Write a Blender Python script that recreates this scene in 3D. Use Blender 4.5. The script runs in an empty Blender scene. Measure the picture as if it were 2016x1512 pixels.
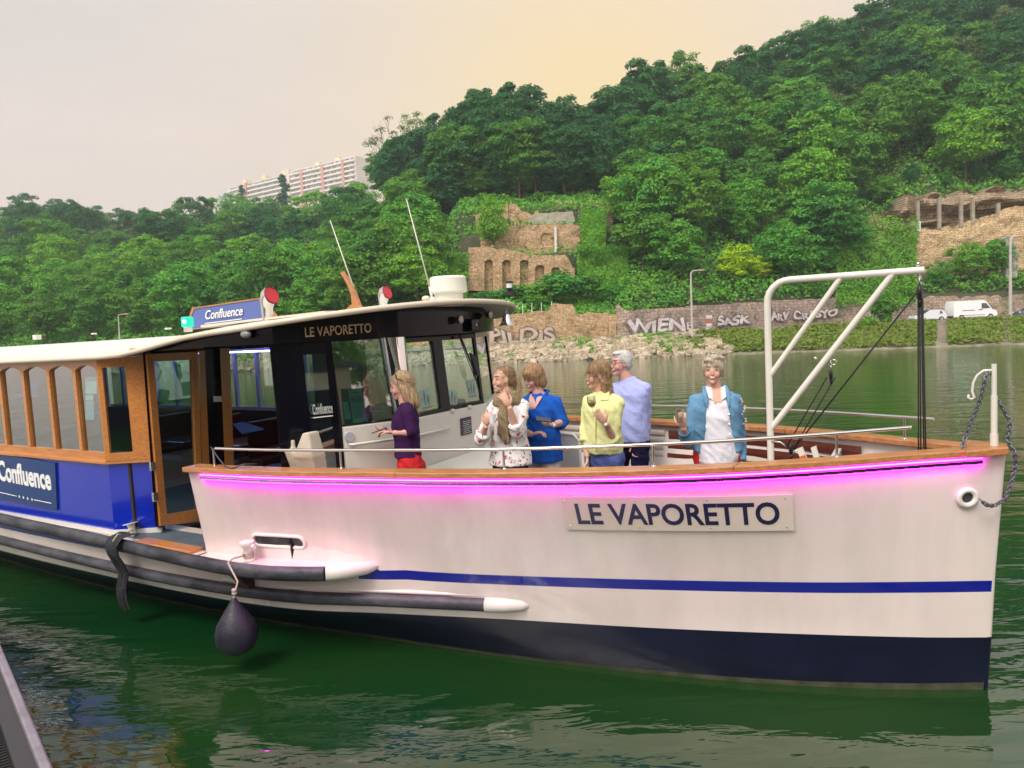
import bpy, bmesh, math, random
import numpy as np
from mathutils import Vector, Matrix
R_ = math.radians
rnd = random.Random(7)
SC = bpy.context.scene
COL = SC.collection

# ------------------------------------------------------------------ camera
F = 1456.0; EYE = 2.6; PITCH = R_(3.5); ROLL = math.atan(.04)
_f = Vector((0, math.cos(PITCH), -math.sin(PITCH))); _u = Vector((0, math.sin(PITCH), math.cos(PITCH))); _r = Vector((1, 0, 0))
CR = _r*math.cos(ROLL) - _u*math.sin(ROLL); CU = _u*math.cos(ROLL) + _r*math.sin(ROLL); CF = _f
cam = bpy.data.cameras.new('camera'); camo = bpy.data.objects.new('camera', cam); COL.objects.link(camo)
cam.sensor_width = 36; cam.lens = 36*F/2016; cam.clip_end = 3000; cam.clip_start = .05
camo.matrix_world = Matrix(((CR.x, CU.x, -CF.x, 0), (CR.y, CU.y, -CF.y, 0), (CR.z, CU.z, -CF.z, EYE), (0, 0, 0, 1)))
SC.camera = camo
SC.render.resolution_x, SC.render.resolution_y = 1024, 768
def at(x, y, Y):
    """point at world depth Y along the sight line of a spot in the photo"""
    d = CF + CR*((x-1008)/F) - CU*((y-756)/F)
    return Vector((d.x*Y/d.y, Y, EYE + d.z*Y/d.y))
def zat(y, x, Y): return at(x, y, Y).z

# ------------------------------------------------------------------ sky
wd = bpy.data.worlds.new("World"); SC.world = wd; wd.use_nodes = True
nt = wd.node_tree; nt.nodes.clear(); L = nt.links
def N(t, **k):
    n = nt.nodes.new(t)
    for a, b in k.items(): setattr(n, a, b)
    return n
def mathn(op, a, b=None, clamp=False):
    n = N('ShaderNodeMath', operation=op); n.use_clamp = clamp
    for i, v in enumerate((a, b)):
        if v is None: continue
        if isinstance(v, (int, float)): n.inputs[i].default_value = v
        else: L.new(v, n.inputs[i])
    return n.outputs[0]
SUN_EL, SUN_AZ = 52, 215          # degrees; sun lamp is soft fill added from behind the camera for upright surfaces
sky = N('ShaderNodeTexSky', sky_type='NISHITA'); sky.sun_disc = False; sky.sun_elevation = R_(SUN_EL); sky.sun_rotation = R_(SUN_AZ)
tc = N('ShaderNodeTexCoord'); sep = N('ShaderNodeSeparateXYZ'); L.new(tc.outputs['Generated'], sep.inputs[0])
def dotn(v):
    n = N('ShaderNodeVectorMath', operation='DOT_PRODUCT'); L.new(tc.outputs['Generated'], n.inputs[0]); n.inputs[1].default_value = Vector(v).normalized(); return n.outputs['Value']
warm = mathn('POWER', mathn('MAXIMUM', dotn((.16, 1, .30)), 0.0), 9.0)
warm2 = mathn('POWER', mathn('MAXIMUM', dotn((.12, 1, .22)), 0.0), 40.0)
low = mathn('POWER', mathn('SUBTRACT', 1.0, mathn('ABSOLUTE', sep.outputs['Z'], None, True), True), 2.6)
def mixc(f, a, b):
    n = N('ShaderNodeMix', data_type='RGBA')
    if isinstance(f, (int, float)): n.inputs[0].default_value = f
    else: L.new(f, n.inputs[0])
    for i, v in ((6, a), (7, b)):
        if isinstance(v, tuple): n.inputs[i].default_value = (*v, 1)
        else: L.new(v, n.inputs[i])
    return n.outputs[2]
nz = N('ShaderNodeTexNoise'); nz.inputs['Scale'].default_value = 2.2; nz.inputs['Detail'].default_value = 5; nz.inputs['Roughness'].default_value = .55
mp = N('ShaderNodeMapping'); mp.inputs['Scale'].default_value = (1, 1, 4.5); L.new(tc.outputs['Generated'], mp.inputs[0]); L.new(mp.outputs[0], nz.inputs['Vector'])
cl = N('ShaderNodeMapRange'); cl.inputs[1].default_value = .38; cl.inputs[2].default_value = .62; L.new(nz.outputs[0], cl.inputs[0])
base = mixc(cl.outputs[0], (.35, .375, .39), (.43, .43, .43))
c1 = mixc(mathn('MULTIPLY', low, .85), base, (.74, .50, .42))
c2 = mixc(mathn('MULTIPLY', warm, .9), c1, (.60, .475, .365))
c3 = mixc(mathn('MULTIPLY', warm2, .9), c2, (.66, .485, .21))
back = mathn('POWER', mathn('MAXIMUM', dotn((-.25, -1, .55)), 0.0), 1.3)      # sky gain added behind the camera to brighten the hull
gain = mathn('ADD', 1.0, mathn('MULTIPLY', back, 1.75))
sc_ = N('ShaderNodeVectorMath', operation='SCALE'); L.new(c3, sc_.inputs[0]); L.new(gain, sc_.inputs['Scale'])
sk2 = N('ShaderNodeVectorMath', operation='SCALE'); L.new(sky.outputs[0], sk2.inputs[0]); sk2.inputs['Scale'].default_value = .006
ad = N('ShaderNodeVectorMath', operation='ADD'); L.new(sc_.outputs[0], ad.inputs[0]); L.new(sk2.outputs[0], ad.inputs[1])
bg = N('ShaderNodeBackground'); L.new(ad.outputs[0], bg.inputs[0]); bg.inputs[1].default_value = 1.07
wo = N('ShaderNodeOutputWorld'); L.new(bg.outputs[0], wo.inputs[0])

sun = bpy.data.lights.new('sun', 'SUN'); sun.energy = 1.75; sun.angle = R_(22); sun.color = (1, .93, .84)
so = bpy.data.objects.new('sun', sun); COL.objects.link(so)
az, el = R_(SUN_AZ), R_(SUN_EL)
sd = Vector((math.sin(az)*math.cos(el), math.cos(az)*math.cos(el), math.sin(el)))
so.rotation_euler = sd.to_track_quat('Z', 'Y').to_euler(); so.location = (-30, -40, 60)
SC.view_settings.view_transform = 'Standard'; SC.view_settings.look = 'None'; SC.view_settings.exposure = .60; SC.view_settings.gamma = 1
SC.cycles.max_bounces = 6; SC.cycles.diffuse_bounces = 3; SC.cycles.transparent_max_bounces = 12; SC.cycles.sample_clamp_indirect = 6
SC.cycles.volume_bounces = 0

# ------------------------------------------------------------------ materials
def s2l(c):
    return tuple(((v/255/12.92) if v/255 <= .04045 else ((v/255+.055)/1.055)**2.4) for v in c)
MATS = {}
def mat(name, col, rough=.5, metal=0, var=.0, vscale=6, bump=0, bscale=30, spec=.5, coat=0, emit=None, es=0, trans=0, ior=1.45, alpha=1, stretch=None, col2=None, rvar=0):
    if name in MATS: return MATS[name]
    m = bpy.data.materials.new(name); m.use_nodes = True; t = m.node_tree; b = t.nodes['Principled BSDF']
    b.inputs['Base Color'].default_value = (*col, 1); b.inputs['Roughness'].default_value = rough; b.inputs['Metallic'].default_value = metal
    b.inputs['Specular IOR Level'].default_value = spec; b.inputs['Coat Weight'].default_value = coat; b.inputs['Coat Roughness'].default_value = .05
    b.inputs['Transmission Weight'].default_value = trans; b.inputs['IOR'].default_value = ior; b.inputs['Alpha'].default_value = alpha
    if emit: b.inputs['Emission Color'].default_value = (*emit, 1); b.inputs['Emission Strength'].default_value = es
    if var or bump or rvar:
        co = t.nodes.new('ShaderNodeTexCoord'); mpn = t.nodes.new('ShaderNodeMapping'); t.links.new(co.outputs['Object'], mpn.inputs[0])
        if stretch: mpn.inputs['Scale'].default_value = stretch
        n1 = t.nodes.new('ShaderNodeTexNoise'); n1.inputs['Scale'].default_value = vscale; n1.inputs['Detail'].default_value = 6; n1.inputs['Roughness'].default_value = .65
        t.links.new(mpn.outputs[0], n1.inputs['Vector'])
        if var:
            mx = t.nodes.new('ShaderNodeMix'); mx.data_type = 'RGBA'
            c2 = col2 if col2 else tuple(max(0, v*(1-var)) for v in col)
            mx.inputs[6].default_value = (*col, 1); mx.inputs[7].default_value = (*c2, 1)
            mr = t.nodes.new('ShaderNodeMapRange'); mr.inputs[1].default_value = .38; mr.inputs[2].default_value = .64
            t.links.new(n1.outputs[0], mr.inputs[0]); t.links.new(mr.outputs[0], mx.inputs[0]); t.links.new(mx.outputs[2], b.inputs['Base Color'])
        if rvar:
            mr = t.nodes.new('ShaderNodeMapRange'); mr.inputs[3].default_value = max(0, rough-rvar); mr.inputs[4].default_value = rough+rvar
            t.links.new(n1.outputs[0], mr.inputs[0]); t.links.new(mr.outputs[0], b.inputs['Roughness'])
        if bump:
            n2 = t.nodes.new('ShaderNodeTexNoise'); n2.inputs['Scale'].default_value = bscale; n2.inputs['Detail'].default_value = 4
            t.links.new(mpn.outputs[0], n2.inputs['Vector'])
            bp = t.nodes.new('ShaderNodeBump'); bp.inputs['Strength'].default_value = bump; bp.inputs['Distance'].default_value = .02
            t.links.new(n2.outputs[0], bp.inputs['Height']); t.links.new(bp.outputs[0], b.inputs['Normal'])
    MATS[name] = m; return m

def leafmat(name, cA, cB, cC, scale=.35):
    """foliage: hue varies from tree to tree and from twig to twig"""
    m = bpy.data.materials.new(name); m.use_nodes = True; t = m.node_tree; t.nodes.clear()
    out = t.nodes.new('ShaderNodeOutputMaterial'); oi = t.nodes.new('ShaderNodeObjectInfo'); co = t.nodes.new('ShaderNodeTexCoord')
    n1 = t.nodes.new('ShaderNodeTexNoise'); n1.inputs['Scale'].default_value = scale; n1.inputs['Detail'].default_value = 5; n1.inputs['Roughness'].default_value = .7
    t.links.new(co.outputs['Object'], n1.inputs['Vector'])
    m1 = t.nodes.new('ShaderNodeMix'); m1.data_type = 'RGBA'; m1.inputs[6].default_value = (*cA, 1); m1.inputs[7].default_value = (*cB, 1)
    t.links.new(oi.outputs['Random'], m1.inputs[0])
    mr = t.nodes.new('ShaderNodeMapRange'); mr.inputs[1].default_value = .42; mr.inputs[2].default_value = .68; t.links.new(n1.outputs[0], mr.inputs[0])
    m2 = t.nodes.new('ShaderNodeMix'); m2.data_type = 'RGBA'; t.links.new(m1.outputs[2], m2.inputs[6]); m2.inputs[7].default_value = (*cC, 1)
    sc = t.nodes.new('ShaderNodeMath'); sc.operation = 'MULTIPLY'; sc.inputs[1].default_value = .6; t.links.new(mr.outputs[0], sc.inputs[0]); t.links.new(sc.outputs[0], m2.inputs[0])
    d = t.nodes.new('ShaderNodeBsdfDiffuse'); tr = t.nodes.new('ShaderNodeBsdfTranslucent'); mix = t.nodes.new('ShaderNodeMixShader'); mix.inputs[0].default_value = .3
    t.links.new(m2.outputs[2], d.inputs[0]); t.links.new(m2.outputs[2], tr.inputs[0]); t.links.new(d.outputs[0], mix.inputs[1]); t.links.new(tr.outputs[0], mix.inputs[2])
    t.links.new(mix.outputs[0], out.inputs[0]); MATS[name] = m; return m

def stonemat(name, cA, cB, cM, bw=.7, bh=.3, mortar=.02, mossy=None, moss_t=.55, bump=.6, axis='XZ'):
    m = bpy.data.materials.new(name); m.use_nodes = True; t = m.node_tree; b = t.nodes['Principled BSDF']; b.inputs['Roughness'].default_value = .95; b.inputs['Specular IOR Level'].default_value = .1
    co = t.nodes.new('ShaderNodeTexCoord'); sp = t.nodes.new('ShaderNodeSeparateXYZ'); t.links.new(co.outputs['Object'], sp.inputs[0])
    cb = t.nodes.new('ShaderNodeCombineXYZ'); t.links.new(sp.outputs['X'], cb.inputs[0]); t.links.new(sp.outputs['Z'], cb.inputs[1])
    nd = t.nodes.new('ShaderNodeTexNoise'); nd.inputs['Scale'].default_value = 1.2; nd.inputs['Detail'].default_value = 3; t.links.new(co.outputs['Object'], nd.inputs['Vector'])
    va = t.nodes.new('ShaderNodeVectorMath'); va.operation = 'MULTIPLY_ADD'; t.links.new(nd.outputs['Color'], va.inputs[0]); va.inputs[1].default_value = (.35, .35, 0); t.links.new(cb.outputs[0], va.inputs[2])
    br = t.nodes.new('ShaderNodeTexBrick'); t.links.new(va.outputs[0], br.inputs['Vector']); br.inputs['Color1'].default_value = (*cA, 1); br.inputs['Color2'].default_value = (*cB, 1); br.inputs['Mortar'].default_value = (*cM, 1)
    br.inputs['Scale'].default_value = 1; br.inputs['Brick Width'].default_value = bw; br.inputs['Row Height'].default_value = bh; br.inputs['Mortar Size'].default_value = mortar; br.inputs['Mortar Smooth'].default_value = .4; br.inputs['Bias'].default_value = -.1
    n1 = t.nodes.new('ShaderNodeTexNoise'); n1.inputs['Scale'].default_value = .5; n1.inputs['Detail'].default_value = 9; n1.inputs['Roughness'].default_value = .72; t.links.new(co.outputs['Object'], n1.inputs['Vector'])
    mr = t.nodes.new('ShaderNodeMapRange'); mr.inputs[1].default_value = moss_t-.08; mr.inputs[2].default_value = moss_t+.08; t.links.new(n1.outputs[0], mr.inputs[0])
    mx = t.nodes.new('ShaderNodeMix'); mx.data_type = 'RGBA'; t.links.new(mr.outputs[0], mx.inputs[0]); t.links.new(br.outputs['Color'], mx.inputs[6]); mx.inputs[7].default_value = (*(mossy or tuple(v*.55 for v in cA)), 1)
    n3 = t.nodes.new('ShaderNodeTexNoise'); n3.inputs['Scale'].default_value = 3.5; n3.inputs['Detail'].default_value = 8; t.links.new(co.outputs['Object'], n3.inputs['Vector'])
    mr3 = t.nodes.new('ShaderNodeMapRange'); mr3.inputs[1].default_value = .3; mr3.inputs[2].default_value = .7; mr3.inputs[3].default_value = .6; mr3.inputs[4].default_value = 1.3; t.links.new(n3.outputs[0], mr3.inputs[0])
    sc = t.nodes.new('ShaderNodeVectorMath'); sc.operation = 'SCALE'; t.links.new(mx.outputs[2], sc.inputs[0]); t.links.new(mr3.outputs[0], sc.inputs['Scale']); t.links.new(sc.outputs[0], b.inputs['Base Color'])
    bp = t.nodes.new('ShaderNodeBump'); bp.inputs['Strength'].default_value = bump; bp.inputs['Distance'].default_value = .12; t.links.new(n3.outputs[0], bp.inputs['Height']); t.links.new(bp.outputs[0], b.inputs['Normal'])
    MATS[name] = m; return m

# ------------------------------------------------------------------ mesh building
class MB:
    def __init__(s): s.v = []; s.f = []; s.m = []; s.mi = 0
    def add(s, vs, fs, mi=None):
        o = len(s.v); s.v += [tuple(v) for v in vs]; s.f += [tuple(i+o for i in f) for f in fs]; s.m += [s.mi if mi is None else mi]*len(fs); return s
    def box(s, c, d, M=None, mi=None):
        cx, cy, cz = c; a, b, e = d[0]/2, d[1]/2, d[2]/2
        vs = [Vector((x*a, y*b, z*e)) for z in (-1, 1) for y in (-1, 1) for x in (-1, 1)]
        if M is not None: vs = [M @ v for v in vs]
        vs = [v+Vector(c) for v in vs]
        return s.add(vs, [(0, 2, 3, 1), (4, 5, 7, 6), (0, 1, 5, 4), (2, 6, 7, 3), (0, 4, 6, 2), (1, 3, 7, 5)], mi)
    def hexa(s, b, t, mi=None):
        n = len(b)
        return s.add(list(b)+list(t), [tuple(range(n))[::-1], tuple(range(n, 2*n))]+[(i, (i+1) % n, n+(i+1) % n, n+i) for i in range(n)], mi)
    def tube(s, P, r, n=8, mi=None, closed=False, sx=1, sy=1, up=None, caps=True):
        P = [Vector(p) for p in P]; k = len(P); rs = r if isinstance(r, (list, tuple)) else [r]*k
        o = len(s.v); prev = None
        for i, p in enumerate(P):
            if closed: d = P[(i+1) % k]-P[i-1]
            else: d = P[min(i+1, k-1)]-P[max(i-1, 0)]
            d = d.normalized() if d.length > 1e-9 else Vector((0, 0, 1))
            if prev is None:
                a = Vector(up) if up else (Vector((0, 0, 1)) if abs(d.z) < .9 else Vector((1, 0, 0)))
                x = a.cross(d).normalized()
            else:
                x = prev - d*prev.dot(d); x = x.normalized() if x.length > 1e-6 else d.orthogonal().normalized()
            prev = x; y = d.cross(x)
            rr = rs[i]; ra, rb = rr if isinstance(rr, (tuple, list)) else (rr*sx, rr*sy)
            for j in range(n):
                a = 2*math.pi*j/n; s.v.append(tuple(p+x*(ra*math.cos(a))+y*(rb*math.sin(a))))
        mi = s.mi if mi is None else mi; kk = k if closed else k-1
        for i in range(kk):
            for j in range(n):
                a, b = o+i*n+j, o+i*n+(j+1) % n; c, d = o+((i+1) % k)*n+(j+1) % n, o+((i+1) % k)*n+j
                s.f.append((a, b, c, d)); s.m.append(mi)
        if not closed and caps:
            s.f.append(tuple(o+j for j in range(n))[::-1]); s.m.append(mi); s.f.append(tuple(o+(k-1)*n+j for j in range(n))); s.m.append(mi)
        return s
    def lathe(s, prof, c=(0, 0, 0), n=24, M=None, mi=None):
        vs = []; c = Vector(c)
        for r, z in prof:
            for j in range(n):
                a = 2*math.pi*j/n; v = Vector((r*math.cos(a), r*math.sin(a), z)); vs.append((M @ v if M is not None else v)+c)
        k = len(prof); fs = [(i*n+j, i*n+(j+1) % n, (i+1)*n+(j+1) % n, (i+1)*n+j) for i in range(k-1) for j in range(n)]
        fs.append(tuple(range(n))[::-1]); fs.append(tuple((k-1)*n+j for j in range(n)))
        return s.add(vs, fs, mi)
    def ell(s, c, r, n=14, M=None, mi=None):
        k = n//2+1; r = (r, r, r) if isinstance(r, (int, float)) else r; c = Vector(c); vs = []; 
        for i in range(1, k):
            th = math.pi*i/k
            for j in range(n):
                a = 2*math.pi*j/n; v = Vector((r[0]*math.sin(th)*math.cos(a), r[1]*math.sin(th)*math.sin(a), -r[2]*math.cos(th))); vs.append((M @ v if M is not None else v)+c)
        b = Vector((0, 0, -r[2])); t = Vector((0, 0, r[2])); vs += [(M @ b if M is not None else b)+c, (M @ t if M is not None else t)+c]
        m = (k-1)*n; fs = [(i*n+j, i*n+(j+1) % n, (i+1)*n+(j+1) % n, (i+1)*n+j) for i in range(k-2) for j in range(n)]
        fs += [(m, (j+1) % n, j) for j in range(n)]+[(m+1, (k-2)*n+j, (k-2)*n+(j+1) % n) for j in range(n)]
        return s.add(vs, fs, mi)
    def grid(s, rows, mi=None, closed=False):
        n = len(rows[0]); o = len(s.v); s.v += [tuple(p) for r in rows for p in r]; mi0 = s.mi if mi is None else mi
        for i in range(len(rows)-1):
            for j in range(n if closed else n-1):
                s.f.append((o+i*n+j, o+i*n+(j+1) % n, o+(i+1)*n+(j+1) % n, o+(i+1)*n+j)); s.m.append(mi0 if not callable(mi0) else mi0(i, j))
        return s
    def obj(s, name, mats, parent=None, smooth=False, bevel=0, recalc=True, loc=None):
        me = bpy.data.meshes.new(name); me.from_pydata(s.v, [], s.f)
        for m in (mats if isinstance(mats, (list, tuple)) else [mats]):
            if m: me.materials.append(m)
        me.polygons.foreach_set('material_index', s.m)
        if recalc:
            bm = bmesh.new(); bm.from_mesh(me); bmesh.ops.recalc_face_normals(bm, faces=bm.faces); bm.to_mesh(me); bm.free()
        if smooth:
            me.polygons.foreach_set('use_smooth', [True]*len(me.polygons))
            if smooth != 'all': me.set_sharp_from_angle(angle=R_(smooth if smooth is not True else 40))
        me.update()
        o = bpy.data.objects.new(name, me); COL.objects.link(o)
        if parent: o.parent = parent
        if bevel:
            b = o.modifiers.new('bevel', 'BEVEL'); b.width = bevel; b.segments = 2; b.limit_method = 'ANGLE'; b.angle_limit = R_(40)
        if loc is not None: o.location = loc
        return o
def tag(o, label=None, cat=None, group=None, kind=None):
    for k, v in (('label', label), ('category', cat), ('group', group), ('kind', kind)):
        if v: o[k] = v
    return o
def empty(name, loc=(0, 0, 0), rz=0, label=None, cat=None, group=None, parent=None):
    o = bpy.data.objects.new(name, None); COL.objects.link(o); o.location = loc; o.rotation_euler.z = rz; o.empty_display_size = .1
    if parent: o.parent = parent
    return tag(o, label, cat, group)
def text_mesh(s, size, fn, depth=.004, bold=0, sx=1, shear=0, spacing=1, align='LEFT'):
    """letters as flat solid mesh; fn maps (x, y, z) of the text plane into the scene"""
    cu = bpy.data.curves.new('t', 'FONT'); cu.body = s; cu.size = size; cu.offset = bold; cu.extrude = depth; cu.shear = shear; cu.space_character = spacing; cu.align_x = align; cu.resolution_u = 4
    o = bpy.data.objects.new('t', cu); COL.objects.link(o); dg = bpy.context.evaluated_depsgraph_get(); dg.update()
    me = o.evaluated_get(dg).to_mesh(); mb = MB(); mb.add([fn(v.co.x*sx, v.co.y, v.co.z) for v in me.vertices], [tuple(p.vertices) for p in me.polygons])
    o.evaluated_get(dg).to_mesh_clear(); bpy.data.objects.remove(o); bpy.data.curves.remove(cu); return mb
def interp(t, pts):
    if t <= pts[0][0]: return pts[0][1]
    for (a, b), (c, d) in zip(pts, pts[1:]):
        if t <= c: return b+(d-b)*(t-a)/(c-a)
    return pts[-1][1]
def vnoise(P, seed=0):
    """smooth value noise, P (n,3) array"""
    P = np.asarray(P, float); i = np.floor(P).astype(np.int64); f = P-i; f = f*f*(3-2*f); out = np.zeros(len(P))
    for dx in (0, 1):
        for dy in (0, 1):
            for dz in (0, 1):
                h = (i[:, 0]+dx)*374761393+(i[:, 1]+dy)*668265263+(i[:, 2]+dz)*2147483647+seed*974711
                h = (h ^ (h >> 13))*1274126177; h = (h ^ (h >> 16)) & 0xffff
                w = (f[:, 0] if dx else 1-f[:, 0])*(f[:, 1] if dy else 1-f[:, 1])*(f[:, 2] if dz else 1-f[:, 2])
                out += w*h/65535.
    return out
def fbm(P, seed=0, o=4):
    P = np.asarray(P, float); r = 0; a = .5
    for k in range(o): r = r+a*vnoise(P*2**k, seed+k); a *= .5
    return r
# ================================================================== GROUND AND WATER
BANK = [(-400, 250), (-220, 165), (-140, 128), (-80, 104), (-34, 89.5), (-10, 84.3), (0, 82.2), (12, 80.7), (24, 79.5), (38, 77.7), (52, 75.6), (90, 72), (200, 70), (500, 70)]
def YB(X): return interp(X, BANK)
def yb_u(u):
    Y = 90
    for _ in range(30): Y = .5*Y+.5*YB(u*Y)
    return Y
UX = lambda x: (x-1008)/F
E1 = [(.20, 3.2), (.30, 6.5), (.40, 9.5), (.7, 13)]                  # width of the sloping bank
WALL = [(.10, 6.6), (.22, 8.5), (.34, 13), (.45, 18), (.7, 20.5)]       # from the water's edge to the foot of the retaining wall
RIDGE = [(-1.2, 380, 56), (-.69, 330, 52), (-.42, 262, 37), (-.31, 222, 27), (-.21, 190, 27), (-.14, 165, 34), (0, 141, 33), (.1, 140, 32), (.2, 150, 42), (.34, 156, 50), (.475, 158, 56), (.69, 162, 64), (1.3, 170, 72)]
def prof(u):
    yb = yb_u(u); e1 = interp(u, E1); wl = interp(u, WALL)
    D = interp(u, [(a, b) for a, b, c in RIDGE]); Hg = interp(u, [(a, c) for a, b, c in RIDGE])
    zt = interp(u, [(.1, 1.95), (.3, 2.45), (.5, 2.6)]); zw = interp(u, [(-.22, 2.3), (-.12, 4.7), (-.05, 4.7), (.15, 4.5), (.35, 5.3), (.5, 4.6)])
    return yb, e1, wl, D, Hg, zt, zw
CARVE = [(90, 4.6), (96.3, 7.6), (97.7, 8.0), (98.3, 13.4), (103.7, 14.0), (104.3, 17.2), (108, 18.2), (109.2, 21), (113, 22.3), (124, 26)]
def ground(u, Y, pr=None):
    yb, e1, wl, D, Hg, zt, zw = pr or prof(u)
    if Y < yb: return max(-2.5, -(yb-Y)*.6)
    if Y < yb+e1: return zt*((Y-yb)/e1)**.8
    if Y < yb+wl+.35: return zt
    if Y > D: return Hg+(Y-D)*interp(u, [(-.25, .2), (-.1, .02)])
    t = (Y-yb-wl)/(D-yb-wl); z = zw+(Hg-zw)*(t**.88)
    w = min(max((u+.085)/.025, 0), 1)*min(max((.165-u)/.03, 0), 1)
    if w > 0 and Y < 124: z = z*(1-w)+interp(Y, CARVE)*w
    w = min(max((u-.50)/.03, 0), 1)
    if w > 0: z = z*(1-w)+w*interp(Y, [(95, 4.6), (99, 8.4), (101.9, 9.3), (102.6, 13.8), (107, 14.6), (108.6, 20.5), (112, 23), (162, 64), (400, 66)])
    return z
us = list(np.arange(-1.25, 1.3, .0125)); rows = []
for u in us:
    pr = prof(u); yb, e1, wl, D, Hg, zt, zw = pr; r = []
    ys = [yb-8, yb-2, yb-.5, yb]+[yb+e1*k/5 for k in (1, 2, 3, 4, 5)]+[yb+wl*.999, yb+wl+.3, yb+wl+.36]
    ye = yb+wl+.36; d1 = min(D-1, max(114, ye+8)); ys += [ye+(d1-ye)*k/64 for k in range(1, 65)]+[d1+(D-d1)*k/14 for k in range(1, 15)]+[D+40, D+120, D+280]
    for y in ys:
        z = ground(u, y, pr)
        if y > ye: z += (fbm([(u*y*.15, y*.15, 3)], 5)[0]-.5)*min(1.6, (y-ye)*.12)
        elif yb+.3 < y < yb+e1: z += (fbm([(u*y*.6, y*.6, 1)], 2)[0]-.5)*.5
        r.append((u*y, y, z))
    rows.append(r)
hillmat = mat('hill_soil', (.035, .05, .018), .95, var=.6, vscale=.25, col2=(.09, .085, .045), bump=.5, bscale=3)
roadm = mat('asphalt', (.085, .085, .085), .9, var=.3, vscale=2)
bankm = mat('bank_soil', (.13, .12, .06), .95, var=.6, vscale=.8, col2=(.30, .27, .19), bump=.6, bscale=4)
g = MB(); g.grid(rows, mi=lambda i, j: 1 if j < 8 else (2 if j < 10 else 0)); tag(g.obj('hillside', [hillmat, bankm, roadm], smooth='all'), kind='structure')

wm = bpy.data.materials.new('river_water'); wm.use_nodes = True; t = wm.node_tree; b = t.nodes['Principled BSDF']
b.inputs['Base Color'].default_value = (.004, .042, .008, 1); b.inputs['Roughness'].default_value = .035; b.inputs['IOR'].default_value = 1.62; b.inputs['Specular IOR Level'].default_value = .95
co = t.nodes.new('ShaderNodeTexCoord')
def wn(scale, detail, sx, rot, dist=0):
    m = t.nodes.new('ShaderNodeMapping'); m.inputs['Scale'].default_value = sx; m.inputs['Rotation'].default_value = (0, 0, R_(rot)); t.links.new(co.outputs['Object'], m.inputs[0])
    n = t.nodes.new('ShaderNodeTexNoise'); n.inputs['Scale'].default_value = scale; n.inputs['Detail'].default_value = detail; n.inputs['Roughness'].default_value = .5; n.inputs['Distortion'].default_value = dist; t.links.new(m.outputs[0], n.inputs['Vector']); return n.outputs[0]
a1 = wn(.75, 2, (.55, 1.5, 1), -18, .6); a2 = wn(3.6, 3, (.6, 1.7, 1), -25, .4); a3 = wn(.22, 2, (1, 1, 1), 0)
bp1 = t.nodes.new('ShaderNodeBump'); bp1.inputs['Strength'].default_value = 1; bp1.inputs['Distance'].default_value = .05; t.links.new(a1, bp1.inputs['Height'])
bp2 = t.nodes.new('ShaderNodeBump'); bp2.inputs['Strength'].default_value = 1; bp2.inputs['Distance'].default_value = .010; t.links.new(a2, bp2.inputs['Height']); t.links.new(bp1.outputs[0], bp2.inputs['Normal']); t.links.new(bp2.outputs[0], b.inputs['Normal'])
mx = t.nodes.new('ShaderNodeMix'); mx.data_type = 'RGBA'; mx.inputs[6].default_value = (.003, .036, .008, 1); mx.inputs[7].default_value = (.016, .052, .007, 1)
mr = t.nodes.new('ShaderNodeMapRange'); mr.inputs[1].default_value = .4; mr.inputs[2].default_value = .65; t.links.new(a3, mr.inputs[0]); t.links.new(mr.outputs[0], mx.inputs[0]); t.links.new(mx.outputs[2], b.inputs['Base Color'])
g = MB(); xs = [-500, -120, -40, -16, -8, 0, 8, 16, 40, 120, 500]; ys = [-200, -60, -20, -8, 0, 8, 16, 30, 60, 100, 300]
g.grid([[(x, y, 0) for x in xs] for y in ys]); water = tag(g.obj('river', wm, loc=(0, 0, -.055)), kind='structure')
water['label'] = 'dark green rippling river'

# ================================================================== LEAVES
def leafmesh(name, C, Nn, S, seed=0, asp=.62):
    """n leaf-sprays: folded diamonds at C facing Nn"""
    r = np.random.RandomState(seed); n = len(C); Nn = Nn/np.linalg.norm(Nn, axis=1, keepdims=True)
    a = r.normal(size=(n, 3)); a -= Nn*(a*Nn).sum(1, keepdims=True); a /= np.linalg.norm(a, axis=1, keepdims=True); b_ = np.cross(Nn, a)
    S = S[:, None]; V = np.empty((n, 4, 3)); V[:, 0] = C-a*S; V[:, 1] = C-b_*S*asp+Nn*S*.12; V[:, 2] = C+a*S-Nn*S*.18; V[:, 3] = C+b_*S*asp+Nn*S*.12
    me = bpy.data.meshes.new(name); me.vertices.add(4*n); me.vertices.foreach_set('co', V.ravel())
    me.loops.add(4*n); me.loops.foreach_set('vertex_index', np.arange(4*n, dtype=np.int32)); me.polygons.add(n)
    me.polygons.foreach_set('loop_start', np.arange(0, 4*n, 4, dtype=np.int32)); me.polygons.foreach_set('loop_total', np.full(n, 4, dtype=np.int32)); me.update(calc_edges=True); return me
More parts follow.
